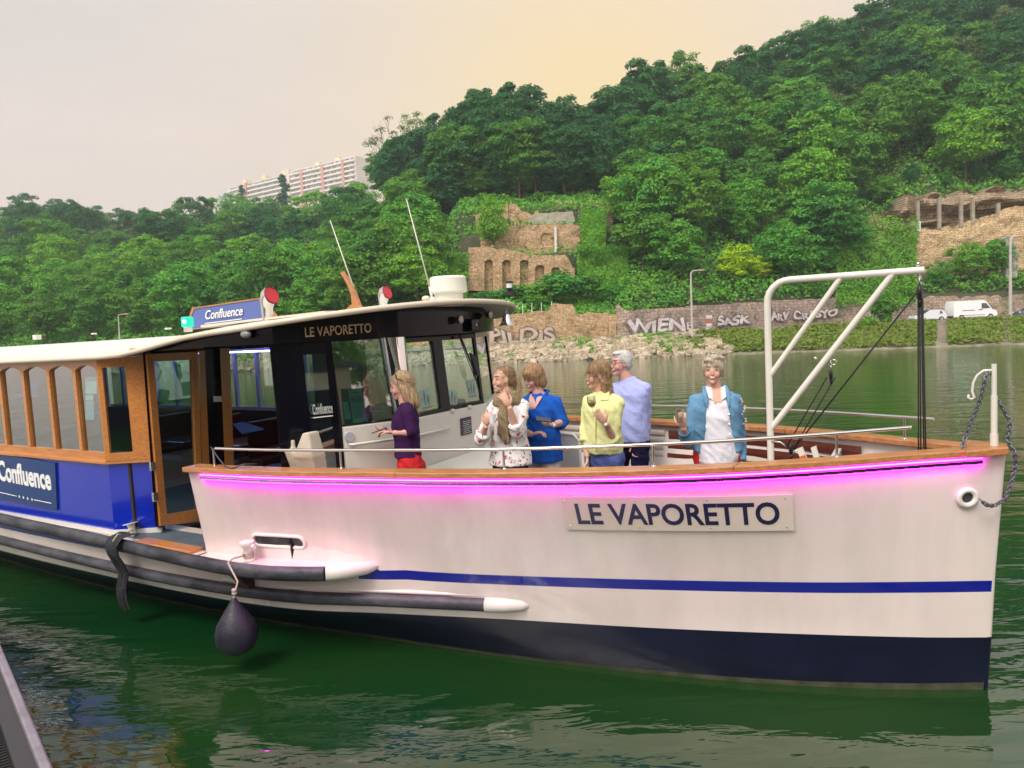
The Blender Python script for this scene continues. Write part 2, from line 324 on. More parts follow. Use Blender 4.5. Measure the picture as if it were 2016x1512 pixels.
def crown_points(seed, Rx, z0, z1, ncl, nl, rc, ls, airy=0, shape='round'):
    r = np.random.RandomState(seed); C = []; Nn = []; S = []; cc = []; zc = (z0+z1)/2; Rz = (z1-z0)/2
    for i in range(ncl):
        d = r.normal(size=3); d /= np.linalg.norm(d); d[2] = d[2]*.9+.12
        rad = min(.95, r.uniform(.5, 1.0)**.6*(1+.24*(vnoise([d*1.7+seed], seed)[0]-.5)*2))
        if shape == 'cone':
            h = r.uniform(0, 1)**1.3; a = r.uniform(0, 6.283); q = Rx*(1-h)*r.uniform(.6, 1)+.2; c = np.array([q*math.cos(a), q*math.sin(a), z0+(z1-z0)*h])
        else: c = np.array([d[0]*Rx*rad, d[1]*Rx*rad, zc+d[2]*Rz*rad])
        k = rc*r.uniform(.65, 1.35); cc.append((c, k))
        m = int(nl*r.uniform(.6, 1.3)*(1-airy*.5)); o = r.normal(size=(m, 3)); o /= np.linalg.norm(o, axis=1, keepdims=True); o[:, 2] = np.abs(o[:, 2])*1.0-.25
        P = c+o*k*r.uniform(.3, 1.08, size=(m, 1))**.7*np.array([1, 1, .8])
        C.append(P); Nn.append(o*.8+np.array([0, 0, .75])+r.normal(size=(m, 3))*.38); S.append(r.uniform(.6, 1.3, m)*ls)
    if not airy:
        m = int(ncl*12); d = r.normal(size=(m, 3)); d /= np.linalg.norm(d, axis=1, keepdims=True); q = r.uniform(.3, .75, (m, 1))
        if shape == 'cone': h = r.uniform(0, .8, m); P = np.stack([d[:, 0]*Rx*(1-h)*.4, d[:, 1]*Rx*(1-h)*.4, z0+(z1-z0)*h], 1)
        else: P = np.array([0, 0, zc])+d*q*np.array([Rx, Rx, Rz])
        C.append(P); Nn.append(d+r.normal(size=(m, 3))*.5); S.append(np.full(m, ls*1.45))
    return np.concatenate(C), np.concatenate(Nn), np.concatenate(S), cc
HAZE = .0006
FB = 2.2
_lm = leafmat
def leafmat(n, a, b, c, scale=.35): return _lm(n, *[tuple(v*FB*k for v, k in zip(q, (1.02, 1.10, 1.05))) for q in (a, b, c)], scale)
greens = [leafmat('leaves_mid', (.064, .128, .020), (.022, .085, .024), (.085, .165, .020)), leafmat('leaves_deep', (.024, .075, .026), (.018, .058, .026), (.040, .10, .024)),
          leafmat('leaves_fresh', (.085, .175, .020), (.036, .130, .028), (.12, .22, .022)), _lm('leaves_yellow', (.40, .60, .03), (.42, .62, .03), (.62, .80, .05)),
          leafmat('leaves_dull', (.060, .085, .034), (.075, .090, .042), (.10, .11, .05)), leafmat('leaves_conifer', (.015, .045, .026), (.016, .05, .03), (.02, .055, .03))]
bark = mat('bark', (.10, .08, .06), .95, var=.5, vscale=3, bump=.6, bscale=10)
bark2 = mat('bare_bark', (.22, .18, .15), .95, var=.4, vscale=3)
PROTO = {}

def make_proto(key, seed, matl, Rx=5, z0=2.5, z1=12, ncl=62, nl=125, rc=1.3, ls=.235, airy=0, shape='round', tr=.22, bare=False):
    C, Nn, S, cc = crown_points(seed, Rx, z0, z1, ncl, nl, rc, ls, airy, shape); me = leafmesh('crown', C, Nn, S, seed); me.materials.append(matl)
    t_ = MB(); r = random.Random(seed); top = z0+(z1-z0)*(.97 if shape == 'cone' else .6); bend = (r.uniform(-.4, .4), r.uniform(-.4, .4))
    spine = [(bend[0]*q*q, bend[1]*q*q, top*q) for q in (0, .15, .35, .6, .8, 1)]; t_.tube(spine, [tr*1.25, tr, tr*.85, tr*.6, tr*.4, tr*.12], 7)
    for c, k in r.sample(cc, min(len(cc), 22 if airy else 9)):
        q = r.uniform(.3, .8); p0 = Vector((bend[0]*q*q, bend[1]*q*q, top*q)); p1 = Vector(c); mid = p0.lerp(p1, .5)+Vector((0, 0, -.5))
        t_.tube([p0, mid, p1], [tr*.38, tr*.24, tr*.08], 5)
        if bare:
            for _ in range(5):
                e = p1+Vector((r.uniform(-1.4, 1.4), r.uniform(-1.4, 1.4), r.uniform(0, 1.8))); t_.tube([mid.lerp(p1, r.uniform(.2, 1)), e], [tr*.12, tr*.03], 4)
    o = t_.obj('trunk', bark2 if bare else bark, smooth='all'); tm = o.data; bpy.data.objects.remove(o); PROTO[key] = (me, tm)
for i in range(4): make_proto(('mid', i), 11+i, greens[0], Rx=4.6+.4*i, z1=11.5+i*.7)
for i in range(3): make_proto(('deep', i), 31+i, greens[1], Rx=4.8+.5*i, z0=1.2, z1=13+i, ncl=80)
for i in range(3): make_proto(('fresh', i), 51+i, greens[2], Rx=4.6+.3*i, z0=1.8, z1=11+i, ncl=60, rc=1.35)
for i in range(2): make_proto(('dull', i), 71+i, greens[4], Rx=4.2+.5*i, z0=1.5, z1=10+i, ncl=60, nl=95, rc=1.1, ls=.2, airy=.4)
make_proto(('yellow', 0), 91, greens[3], Rx=4, z0=1.0, z1=9, ncl=50, nl=90, rc=1.0, ls=.22)
make_proto(('airy', 0), 95, greens[4], Rx=4.6, z0=4, z1=17, ncl=34, nl=80, rc=1.1, ls=.2, airy=1, tr=.26, bare=True)
make_proto(('airy', 1), 96, greens[0], Rx=4.0, z0=5, z1=18, ncl=30, nl=105, rc=1.2, ls=.2, airy=1, tr=.26, bare=True)
make_proto(('bare', 0), 97, greens[4], Rx=3.2, z0=4, z1=14, ncl=26, nl=3, rc=1.0, ls=.22, airy=1, tr=.22, bare=True)
make_proto(('conifer', 0), 98, greens[5], Rx=4.2, z0=.5, z1=17, ncl=90, nl=80, rc=1.0, ls=.25, shape='cone', tr=.3)
make_proto(('bush', 0), 99, greens[2], Rx=2.4, z0=.1, z1=4.0, ncl=34, nl=52, rc=.75, ls=.2, tr=.08)
make_proto(('bush', 1), 100, greens[0], Rx=2.2, z0=.1, z1=5.0, ncl=38, nl=52, rc=.7, ls=.2, tr=.08)
def tree(kind, i, loc, s=1, sz=None, label='', group=None, name='tree', cat='tree'):
    e = empty(name, loc, rnd.uniform(0, 6.28), label, cat, group); e.scale = (s, s, sz or s)
    for nm, me in zip(('crown', 'trunk'), PROTO[(kind, i)]):
        o = bpy.data.objects.new(nm, me); COL.objects.link(o); o.parent = e
    return e
def gz(X, Y): return ground(X/Y, Y)
KIND = {'mid': ['mid', 4], 'deep': ['deep', 3], 'fresh': ['fresh', 3], 'dull': ['dull', 2]}
ZONES = [(-1.3, -.30, 'tree of the hazy wood on the far left hillside', 'trees on the far left hillside'), (-.30, -.09, 'tree of the wood between the apartment block and the ruins', 'trees left of the ruins'),
         (-.09, .17, 'tall dark tree on the crest above the arched ruins', 'trees above the ruins'), (.17, .45, 'tree of the steep wood right of the ruins', 'trees right of the ruins'), (.45, 1.4, 'tree of the steep wood above the rock shelter', 'trees above the rock shelter')]
ntree = 0
for k in range(13):
    w = (k+.35)/13; w = w**1.08
    u = -.80
    while u < .80:
        pr = prof(u); yb, e1, wl, D, Hg, zt, zw = pr; Yw = yb+wl+2.5
        Y = Yw+(D-Yw)*w+rnd.uniform(-2, 2); near = Y < 170
        sp = interp(Y, [(90, 7.4), (150, 8.3), (200, 13), (330, 18)]); du = sp/Y*rnd.uniform(.8, 1.25); u0 = u; u += du
        if u0 < -.35 and k % 3 == 2: continue
        if -.092 < u0 < .145 and Y < 117: continue
        if .455 < u0 and Y < 111: continue
        if .24 <= u0 < .36 and Y < 100: continue
        uu = u0+rnd.uniform(-.2, .2)*du; z = ground(uu, Y)-.5
        sc = interp(Y, [(90, .78), (130, .95), (170, 1.05), (330, 1.7)])*rnd.uniform(.82, 1.2)
        p = rnd.random()
        if -.09 < u0 < .16: kd = 'deep' if p < .7 else 'mid'; sc *= 1.05; sz = sc*1.05
        else:
            sz = sc*rnd.uniform(.85, 1.1)
            kd = ('fresh' if p < .5 else 'mid') if w < .35 else (('deep' if p < .42 else 'mid') if p < .8 else 'dull') if w > .6 else ('mid' if p < .45 else 'fresh' if p < .62 else 'deep' if p < .88 else 'dull')
        if abs(uu-UX(588)) < .11 and k > 10: sz *= .62
        zn = next(q for q in ZONES if q[0] <= u0 < q[1])
        tree(kd, rnd.randrange(KIND[kd][1]), (uu*Y, Y, z), sc, sz, zn[2], zn[3]); ntree += 1
for k in range(26):
    u0 = -.10+.0105*k; Y = 121+(k*7 % 3)*6; tree('deep' if k % 2 else 'mid', k % 3, (u0*Y, Y, ground(u0, Y)-.4), .55, .50, 'low understory tree in the shade along the crest above the ruins', 'understory trees above the ruins')
print('trees', ntree)
def tree_px(kind, i, x, ytop, Y, h0, label, group=None, wide=1, name='tree', yb_=None):
    """stands on the slope at depth Y with its top at the height seen in the photo"""
    p = at(x, ytop, Y); z = gz(p.x, Y)-.3; me = PROTO[(kind, i)][0]; hh = max(v.co.z for v in me.vertices); s = max(.2, (p.z-z)/hh); return tree(kind, i, (p.x, Y, z), s*wide, s, label, group, name)
tree_px('deep', 0, 940, 195, 134, 16, 'broad dark tree, left one of the pair towering over the ruins', wide=.85)
tree_px('deep', 1, 1030, 160, 131, 16, 'tallest dark domed tree directly above the arched ruins', wide=.9)
tree_px('deep', 2, 1115, 185, 136, 16, 'tall dark tree right of the domed tree above the ruins', wide=.8)
tree_px('airy', 0, 765, 232, 160, 16, 'thin half bare tree standing against the sky beside the apartment block')
tree_px('airy', 1, 822, 222, 158, 16, 'thin leafy tree between the half bare tree and the domed tree')
tree_px('bare', 0, 872, 232, 150, 16, 'bare leafless tree poking into the sky left of the domed tree')
tree_px('conifer', 0, 556, 342, 300, 16, 'dark conifer standing in front of the apartment block', name='conifer')
tree_px('conifer', 0, 476, 364, 310, 16, 'smaller dark conifer at the left end of the apartment block', wide=.8, name='conifer')
tree_px('yellow', 0, 1447, 478, 94.6, 8, 'bright yellow green tree above the graffiti wall beside the lamp post')
tree_px('yellow', 0, 1492, 502, 95.4, 8, 'smaller yellow green tree tucked behind the bright yellow one')
tree_px('fresh', 1, 968, 382, 101.4, 8, 'bushy green tree growing out of the upper ruin wall', wide=.58)
for i, (x, y) in enumerate([(985, 566), (1015, 558), (1052, 552), (1088, 546), (1122, 528), (1152, 540), (1182, 556), (1120, 566), (1060, 572), (945, 572)]):
    b_ = tree_px('bush', i % 2, x, y, 95.6-.25*i, 3, ['bush under the first arch of the ruins', 'bush under the second arch of the ruins', 'bush under the middle arch of the ruins', 'bush under the fourth arch of the ruins', 'bush hiding the right corner of the arched wall', 'bush just right of the arched wall', 'bush between the arched wall and the rock outcrop', 'low bush below the right corner of the arched wall', 'low bush below the middle arch of the ruins', 'low bush at the left foot of the arched wall'][i], wide=1.25, name='shrub'); b_['category'] = 'shrub'
tree_px('fresh', 0, 1000, 430, 106.5, 8, 'low leafy tree right of the tree on the upper ruin wall', wide=.4)
tree_px('mid', 2, 1215, 450, 118, 9, 'ivy green tree right of the ruins at the edge of the wood')
tree_px('deep', 1, 1300, 372, 98.5, 10, 'dark rounded tree standing over the grassy slope behind the graffiti wall', wide=.62)
tree_px('deep', 0, 1245, 432, 99.5, 10, 'dark tree between the ruin buttress and the dark rounded tree', wide=.6)
tree_px('deep', 2, 1362, 410, 99, 10, 'dark green tree behind the tall street lamp in the middle', wide=.6)
for i, (x, y, Y) in enumerate([(1455, 392, 101.5), (1545, 430, 100), (1625, 462, 99), (1590, 385, 103), (1680, 425, 101)]):
    tree_px('fresh', i % 3, x, y, Y, 8, ['leafy tree rising behind the bright yellow green tree', 'low tree above the bend of the white davit', 'low tree behind the slanting davit strut', 'upright fresh green tree in the middle of the right slope', 'fresh green tree at the left edge of the rock shelter'][i], wide=.8)
for i, (x, y, Y) in enumerate([(1905, 476, 98), (1850, 512, 97.5), (1962, 470, 98.5)]):
    tree_px('fresh', (i+1) % 3, x, y, Y, 6, ['large leafy bush below the rock shelter behind the white van', 'leafy bush at the foot of the shelter wall above the silver car', 'leafy bush beside the ivy covered pillar'][i], wide=1.05)
for i, (x, y) in enumerate([(1735, 345), (1795, 322), (1860, 335), (1920, 318), (1985, 300), (1700, 385)]):
    tree_px('deep' if i % 2 else 'mid', i % 3, x, y, 111+i % 2, 8, ['tree over the left end of the rock overhang', 'tree above the first concrete prop', 'tree above the second concrete prop', 'tree above the fourth concrete prop', 'tree above the short concrete prop', 'tree on the slope just left of the rock shelter'][i], wide=.9)
for i, (x, y, Y) in enumerate([(700, 452, 99), (625, 520, 100), (760, 500, 98), (560, 480, 103), (850, 540, 96)]):
    tree_px('fresh' if i % 2 else 'mid', i % 3, x, y, Y, 6, ['yellowish green tree between the two whip antennas', 'tree low on the bank behind the wooden mast fin', 'tree low on the bank left of the right antenna', 'tree low on the bank behind the roof sign', 'small tree low on the bank behind the radar'][i], wide=.85)
for i, (x, y, Y) in enumerate([(702, 358, 205), (655, 366, 215), (612, 374, 230), (515, 388, 260), (455, 378, 270)]):
    tree_px(['fresh', 'mid'][i % 2], i % 3, x, y, Y, 8, ['pale tree covering the right foot of the apartment block', 'round tree in front of the red columns of the apartment block', 'tree just right of the tall conifer at the apartment block', 'tree just left of the tall conifer at the apartment block', 'tree at the far left foot of the apartment block'][i], wide=1.0)
b_ = tree_px('bush', 1, 1740, 572, 87.6, 5, 'tall leafy shrub standing on the grassy river bank', wide=.75, name='shrub'); b_['category'] = 'shrub'
b_ = tree_px('bush', 0, 1708, 620, 86.5, 5, 'lower shrub left of the tall shrub on the river bank', wide=.9, name='shrub'); b_['category'] = 'shrub'
b_ = tree_px('bush', 0, 1560, 575, 98, 3, 'bush hanging over the top of the graffiti wall beside the davit', wide=.5, name='shrub'); b_['category'] = 'shrub'

# undergrowth on the slopes, brambles under the ruins, grass on the bank: one mass each
def scatter(name, n, fn, size, matl, label, seed, up=.8):
    r = np.random.RandomState(seed); P = []; S = []
    while len(P) < n:
        q = fn(r)
        if q is not None: P.append(q[:3]); S.append(size*r.uniform(.6, 1.4)*q[3])
    P = np.array(P); Nn = r.normal(size=(n, 3))*.6+np.array([0, -.35, up]); me = leafmesh(name, P, Nn, np.array(S), seed); me.materials.append(matl)
    o = bpy.data.objects.new(name, me); COL.objects.link(o); tag(o, label, kind='stuff'); return o
def f_under(r):
    u = r.uniform(-.72, .74); pr = prof(u); Y = pr[0]+pr[2]+.5+r.uniform(0, 1)**1.3*34
    if .46 < u and 98.5 < Y < 108.5: return None
    if -.07 < u < .10 and 96.4 < Y < 97.2: return None
    if -.06 < u < .093 and 98.4 < Y < 104.5 and r.uniform() < .8: return None
    c = vnoise([(u*Y*.55, Y*.55, 0)], 9)[0]; z = ground(u, Y, pr); z2 = ground(u, Y+.9, pr); z = r.uniform(z, max(z, z2))
    return u*Y, Y, z+c*1.5*r.uniform(.2, 1), 1+.3*c
scatter('undergrowth', 70000, f_under, .215, greens[2], 'brambles and ivy covering the foot of the hill', 4)
def f_ivy(r):
    q = r.uniform()
    if q < .35: x, y = r.uniform(1136, 1235), r.uniform(490, 600); p = at(x, y, 97.35-max(0, y-520)/80*3.5)
    elif q < .45: x, y = r.uniform(862, 922), r.uniform(500, 590); p = at(x, y, 97.3-max(0, y-530)/60*3)
    elif q < .65: x, y = r.uniform(1144, 1190), r.uniform(412, 500); p = at(x, y, 103.5-(y-412)/88*5); x = 0
    elif True:
        x, y = r.uniform(1640, 1800), r.uniform(430, 600); Y = 96+7*(600-y)/170; p = at(x, y, Y)
    c = vnoise([(p.x*.7, p.z*.7, 0)], 19)[0]
    return p.x, p.y-c*1.5, p.z+r.uniform(-.3, .3), 1
scatter('ivy', 21000, f_ivy, .18, greens[2], 'bright green ivy hanging beside the ruins and the rock shelter', 5, up=.3)
def f_bank(r):
    u = r.uniform(.19, .80); pr = prof(u); yb, e1 = pr[0], pr[1]; k = r.uniform(0, 1); Y = yb+.2+k*(e1-.6)
    if UX(1846) < u < UX(1868): return None
    if u < .27 and r.uniform() > (u-.17)/.1: return None
    if UX(1975) < u < UX(2000) and r.uniform() < .7: return None
    c = vnoise([(u*Y*.5, Y*.5, 0)], 13)[0]; return u*Y, Y, ground(u, Y, pr)+c*.7*r.uniform(.1, 1)+.1, .8+.5*c
bankleaf = _lm('bank_grass', (.18, .27, .045), (.18, .27, .045), (.30, .30, .10), scale=.5)
scatter('bank_grass', 26000, f_bank, .17, bankleaf, 'rough green and olive grass covering the river bank', 6, up=.6)
def f_tuft(r):
    u = r.uniform(-.45, .26); pr = prof(u); yb, e1 = pr[0], pr[1]; k = r.uniform(0, 1); Y = yb+.2+k*e1
    if vnoise([(u*Y*.9, k*2.2, 0)], 23)[0] < .62: return None
    return u*Y, Y, ground(u, Y, pr)+r.uniform(.1, .6), 1
scatter('weeds', 5200, f_tuft, .13, greens[2], 'green weeds sprouting between the bank stones', 7, up=.6)

# riprap: broken stones on the bank
g = MB(); r = random.Random(5)
stm = stonemat('bank_stone', (.50, .42, .31), (.42, .35, .25), (.4, .33, .24), 3, 2, .0, mossy=(.28, .24, .15), moss_t=.62, bump=.4)
for i in range(2600):
    u = r.uniform(-.62, .30); pr = prof(u); yb, e1 = pr[0], pr[1]; k = r.uniform(-.04, 1.0); Y = yb+k*e1; z = ground(u, Y, pr) if k > 0 else -.05
    s = r.uniform(.22, .62); M = Matrix.Rotation(r.uniform(0, 6.3), 3, 'Z') @ Matrix.Rotation(r.uniform(-.5, .5), 3, 'X'); c = Vector((u*Y, Y, z+.08))
    pts = [Vector((x*s*r.uniform(.6, 1.1), y*s*r.uniform(.5, .9), q*s*r.uniform(.3, .55))) for q in (-1, 1) for x, y in ((-1, -1), (1, -1), (1, 1), (-1, 1))]
    pts = [M @ p+c for p in pts]; g.hexa(pts[:4], pts[4:])
tag(g.obj('riprap', stm), 'pale broken stones piled along the far bank', kind='stuff')

# ================================================================== WALLS, RUINS, CLIFFS
sandst = stonemat('sandstone', (.56, .39, .23), (.43, .29, .17), (.34, .23, .13), .42, .19, .03, mossy=(.24, .18, .10), moss_t=.57, bump=1)
greyst = stonemat('grey_stone', (.36, .28, .23), (.44, .33, .27), (.20, .16, .14), 1.1, .38, .03, mossy=(.17, .14, .12), moss_t=.56)
pinkst = stonemat('pink_stone', (.46, .36, .28), (.38, .28, .22), (.26, .20, .16), .7, .35, .04, mossy=(.16, .17, .08), moss_t=.58)
rock = stonemat('rock', (.42, .31, .21), (.34, .25, .17), (.20, .15, .10), 2.6, .35, .09, mossy=(.20, .15, .10), moss_t=.55, bump=1)
conc = mat('concrete', (.36, .31, .24), .9, var=.35, vscale=1.2, bump=.3, bscale=8)
def relief(name, x0, x1, top, bot, Y, th, m, res=.3, disp=None, rough=.25, seed=0, label=None, cat='wall', Y1=None, parent=None, follow=False):
    """a rough masonry or rock face that is a solid slab; x is where it stands in the photo, Y its distance"""
    Y1 = Y if Y1 is None else Y1; W = abs(at(x1, 600, Y1).x-at(x0, 600, Y).x); nx = max(2, int(W/res)); rows = []
    hmax = max(at(x0+(x1-x0)*q/10, interp(x0+(x1-x0)*q/10, top), Y).z-at(x0+(x1-x0)*q/10, interp(x0+(x1-x0)*q/10, bot), Y).z for q in range(11)); nz_ = max(2, int(hmax/res))
    ctr = at((x0+x1)/2, interp((x0+x1)/2, bot), (Y+Y1)/2)
    for i in range(nx+1):
        x = x0+(x1-x0)*i/nx; y_ = wallY(UX(x)) if follow else Y+(Y1-Y)*i/nx; a = at(x, interp(x, bot), y_); b2 = at(x, interp(x, top), y_)
        jz = (vnoise([(a.x*1.3, 0, 7)], seed)[0]-.5)*rough*2; r_ = []
        P = [Vector((a.x+(b2.x-a.x)*j/nz_, y_, a.z+(b2.z+jz-a.z)*j/nz_)) for j in range(nz_+1)]
        nn = fbm([(p.x*.5, p.z*.8, seed) for p in P], seed); n2 = vnoise([(p.x*2.3, p.z*3.1, seed) for p in P], seed+5)
        r_.append(Vector((a.x, y_+th, a.z)))
        for j, p in enumerate(P):
            d = (nn[j]-.5)*rough*2+(n2[j]-.5)*rough*.5
            if disp: d += disp(x, j/nz_, p)
            r_.append(Vector((p.x, p.y-d, p.z)))
        r_.append(Vector((b2.x, y_+th, b2.z+jz))); rows.append([v-ctr for v in r_])
    g = MB(); g.grid(rows); k = len(rows[0]); o = len(g.v)
    g.add(rows[0], [tuple(range(k))]); g.add(rows[-1], [tuple(range(k))[::-1]])
    ob = g.obj(name, m, smooth=35, loc=ctr)
    if parent: ob.parent = parent; ob.matrix_parent_inverse = Matrix.Translation(-parent.location)
    elif label: tag(ob, label, cat)
    return ob
def wallY(u): return yb_u(u)+interp(u, WALL)-.12
# ruin: lower wall with five arched recesses, upper wall with a blind arch
ARCH = [(962, 11, 514, 560), (997, 11, 514, 560), (1032, 12, 514, 560), (1063, 12, 524, 560), (1094, 12, 528, 560)]
def archdisp(x, q, p):
    for cx, w, yt, yb2 in ARCH:
        dx = abs(x-cx)
        if dx < w*.66:
            ztop = zat(yt, cx, 97); rr = w*.66/F*97; zz = ztop-rr*.6+math.sqrt(max(0, 1-(dx/(w*.68))**2))*rr*.8
            if p.z < zz and p.z > zat(yb2+18, cx, 97): return -.75
    return 0
ruin = empty('ruin', at(1030, 560, 100), 0, 'ruined sandstone terraces with five arched recesses on the hillside', 'ruin')
relief('arcade_wall', 922, 1132, [(922, 486), (952, 486), (1000, 492), (1040, 500), (1080, 504), (1112, 502), (1122, 515), (1132, 528)], [(922, 572), (1132, 575)], 97, 1.4, sandst, .11, archdisp, .12, 1, parent=ruin)
def blind(x, q, p):
    dx = abs(x-1077)
    if dx < 12 and zat(484, 1077, 103) < p.z < zat(472, 1077, 103)+math.sqrt(max(0, 1-(dx/12)**2))*.9: return -.3
    if x > 1098: return .5
    return 0
relief('upper_wall', 946, 1142, [(946, 468), (984, 464), (995, 447), (1040, 443), (1070, 440), (1096, 442), (1142, 444)], [(946, 500), (1050, 510), (1142, 520)], 103, 1.4, sandst, .25, blind, .2, 2, parent=ruin)
relief('side_tower', 936, 1000, [(936, 425), (965, 412), (985, 400), (1000, 402)], [(936, 470), (1000, 470)], 107.5, 1.5, sandst, .35, None, .3, 3, parent=ruin)
relief('rubble_wall', 997, 1060, [(997, 408), (1015, 404), (1040, 422), (1060, 418)], [(997, 452), (1060, 450)], 107.7, 1.5, sandst, .3, None, .35, 4, parent=ruin)
relief('terrace_wall', 1040, 1132, [(1040, 428), (1060, 418), (1128, 415), (1132, 430)], [(1040, 446), (1132, 446)], 107, 1.2, mat('pale_stone', (.46, .42, .34), .95, var=.4, vscale=1.5, bump=.5, bscale=6), .3, None, .2, 5, parent=ruin)
relief('top_wall', 1085, 1196, [(1085, 402), (1092, 396), (1130, 395), (1135, 398), (1196, 396)], [(1085, 424), (1196, 420)], 112, 1.2, sandst, .35, None, .35, 6, parent=ruin)
relief('corner_tower', 1196, 1240, [(1196, 408), (1224, 382), (1240, 380)], [(1196, 430), (1240, 440)], 112.5, 2, sandst, .4, None, .5, 7, parent=ruin)
g = MB(); p0, p1 = at(1094, 447, 102.2), at(1094.5, 502, 102.2); g.tube([p1-ruin.location, p0-ruin.location], .19, 8)
g.obj('drain_pipe', mat('pipe_white', (.72, .70, .66), .6, var=.2, vscale=2), ruin, smooth=True)
relief('ruin_pillar', 1196, 1207, [(1196, 408), (1207, 406)], [(1196, 470), (1207, 470)], 106, .9, rock, .4, None, .3, 8, 'narrow weathered stone pillar hanging below the top ruin wall', 'pillar')
relief('rock_outcrop', 1172, 1225, [(1172, 470), (1196, 445), (1215, 470), (1225, 480)], [(1172, 540), (1225, 530)], 104, 3, rock, .4, None, 1.0, 9, 'pale broken rock outcrop right of the arched ruins', 'rock')
def strata(x, q, p): return (vnoise([(p.x*.25, p.z*1.5, 3)], 44)[0]-.5)*2.6
relief('rock_outcrop', 800, 928, [(800, 470), (830, 466), (860, 478), (900, 510), (928, 515)], [(800, 530), (928, 575)], 98, 3.5, rock, .35, strata, .8, 10, 'layered brown rock face left of the arched ruins', 'rock')
# rock shelter with concrete props on the right
def cave(x, q, p):
    d = strata(x, q, p)*.8; yy = (zat(392, x, 105)-p.z)
    if x > 1790: d += 2.2*math.exp(-((p.z-zat(395, x, 104))/1.0)**2) + .9*math.exp(-((p.z-zat(455, x, 104))/2)**2)
    return d
relief('rock_shelter', 1718, 2110, [(1718, 440), (1745, 415), (1790, 392), (1850, 382), (1900, 385), (1960, 376), (2016, 370), (2110, 362)], [(1718, 485), (1800, 500), (2110, 520)], 106, 4, rock, .28, cave, .9, 11, 'undercut layered rock face with a dark hollow above the road', 'cliff')
wallst = stonemat('yellow_stone', (.66, .50, .30), (.52, .37, .21), (.32, .22, .12), .50, .22, .04, mossy=(.30, .23, .12), moss_t=.60, bump=1)
relief('retaining_wall', 1803, 2110, [(1803, 454), (1890, 446), (1916, 436), (1960, 422), (2016, 404), (2110, 388)], [(1803, 560), (2110, 560)], 101.3, 1.6, wallst, .3, None, .35, 12, 'tall rough sandstone wall below the concrete props', 'wall')
for i, (x, yt, yb2, lb) in enumerate([(1807, 398, 456, 'leftmost concrete prop under the rock overhang, white at its foot'), (1849, 392, 450, 'second concrete prop from the left under the rock overhang'), (1892, 392, 446, 'third concrete prop from the left, under the middle of the overhang'), (1915, 396, 441, 'fourth concrete prop from the left under the rock overhang'), (1965, 402, 424, 'short rightmost concrete prop under the rock overhang')]):
    a, b2 = at(x, yb2, 101.6), at(x, yt, 101.6); g = MB(); g.box((0, 0, (b2.z-a.z)/2), (.42, .4, b2.z-a.z+.3))
    if i == 0: g.box((0, 0, .65), (.54, .52, 1.4), mi=1)
    tag(g.obj('concrete_prop', [conc, mat('limewash', (.7, .68, .62), .9)], bevel=.03, loc=a), lb, 'pillar')
relief('ivy_pillar', 1981, 2003, [(1981, 466), (1990, 461), (2003, 490)], [(1981, 548), (2003, 548)], 97.4, 1, mat('lichen_stone', (.42, .42, .38), .95, var=.5, vscale=2.2, col2=(.10, .12, .06), bump=.6, bscale=6), .3, None, .3, 13, 'lichened grey stone pillar beside the right lamp post', 'pillar')
# riverside walls
tl = [(700, 622), (960, 622), (1000, 618), (1080, 611), (1085, 600), (1130, 599), (1132, 617), (1215, 617)]
relief('stone_wall', 640, 1216, tl, [(640, 700), (960, 681), (1216, 671)], 90.2, .5, sandst, .3, None, .16, 14, 'ochre rubble wall with grey block graffiti behind the towpath', 'wall', follow=True)
relief('stone_buttress', 1214, 1238, [(1214, 600), (1221, 601), (1226, 608), (1238, 612)], [(1214, 675), (1238, 672)], 88.0, .8, pinkst, .25, None, .15, 15, 'pale weathered buttress between the ochre wall and the grey wall', 'buttress', follow=True)
relief('graffiti_wall', 1238, 1640, [(1238, 611), (1340, 604), (1500, 594), (1600, 589), (1640, 587)], [(1238, 672), (1360, 664), (1440, 655), (1640, 645)], 88.0, .5, greyst, .3, None, .08, 16, 'long grey block wall covered with silver graffiti beside the road', 'wall', follow=True)
relief('low_stone_wall', 1640, 2140, [(1640, 588), (1700, 590), (1760, 596), (1850, 583), (1900, 585), (2140, 580)], [(1640, 645), (1760, 640), (2140, 625)], 94.8, .6, pinkst, .3, None, .25, 17, 'pale pinkish rubble wall behind the parked vehicles', 'wall', follow=True)
# towpath kerb
for nm, x0, x1, ya, yb2, Y, Y1, lb in (('towpath_kerb', 640, 1385, [(640, 696), (960, 676), (1385, 657)], [(640, 702), (960, 682), (1385, 662)], 86.5, 82.5, 'weathered timber edged kerb of the towpath under the ochre wall'), ('road_parapet', 1440, 1700, [(1440, 651), (1700, 636)], [(1440, 658), (1700, 646)], 88, 88.5, 'low pale concrete parapet beside the grassy bank')):
    relief(nm, x0, x1, ya, yb2, Y, .5, conc, .6, None, .03, 18, lb, 'kerb', Y1=Y1)
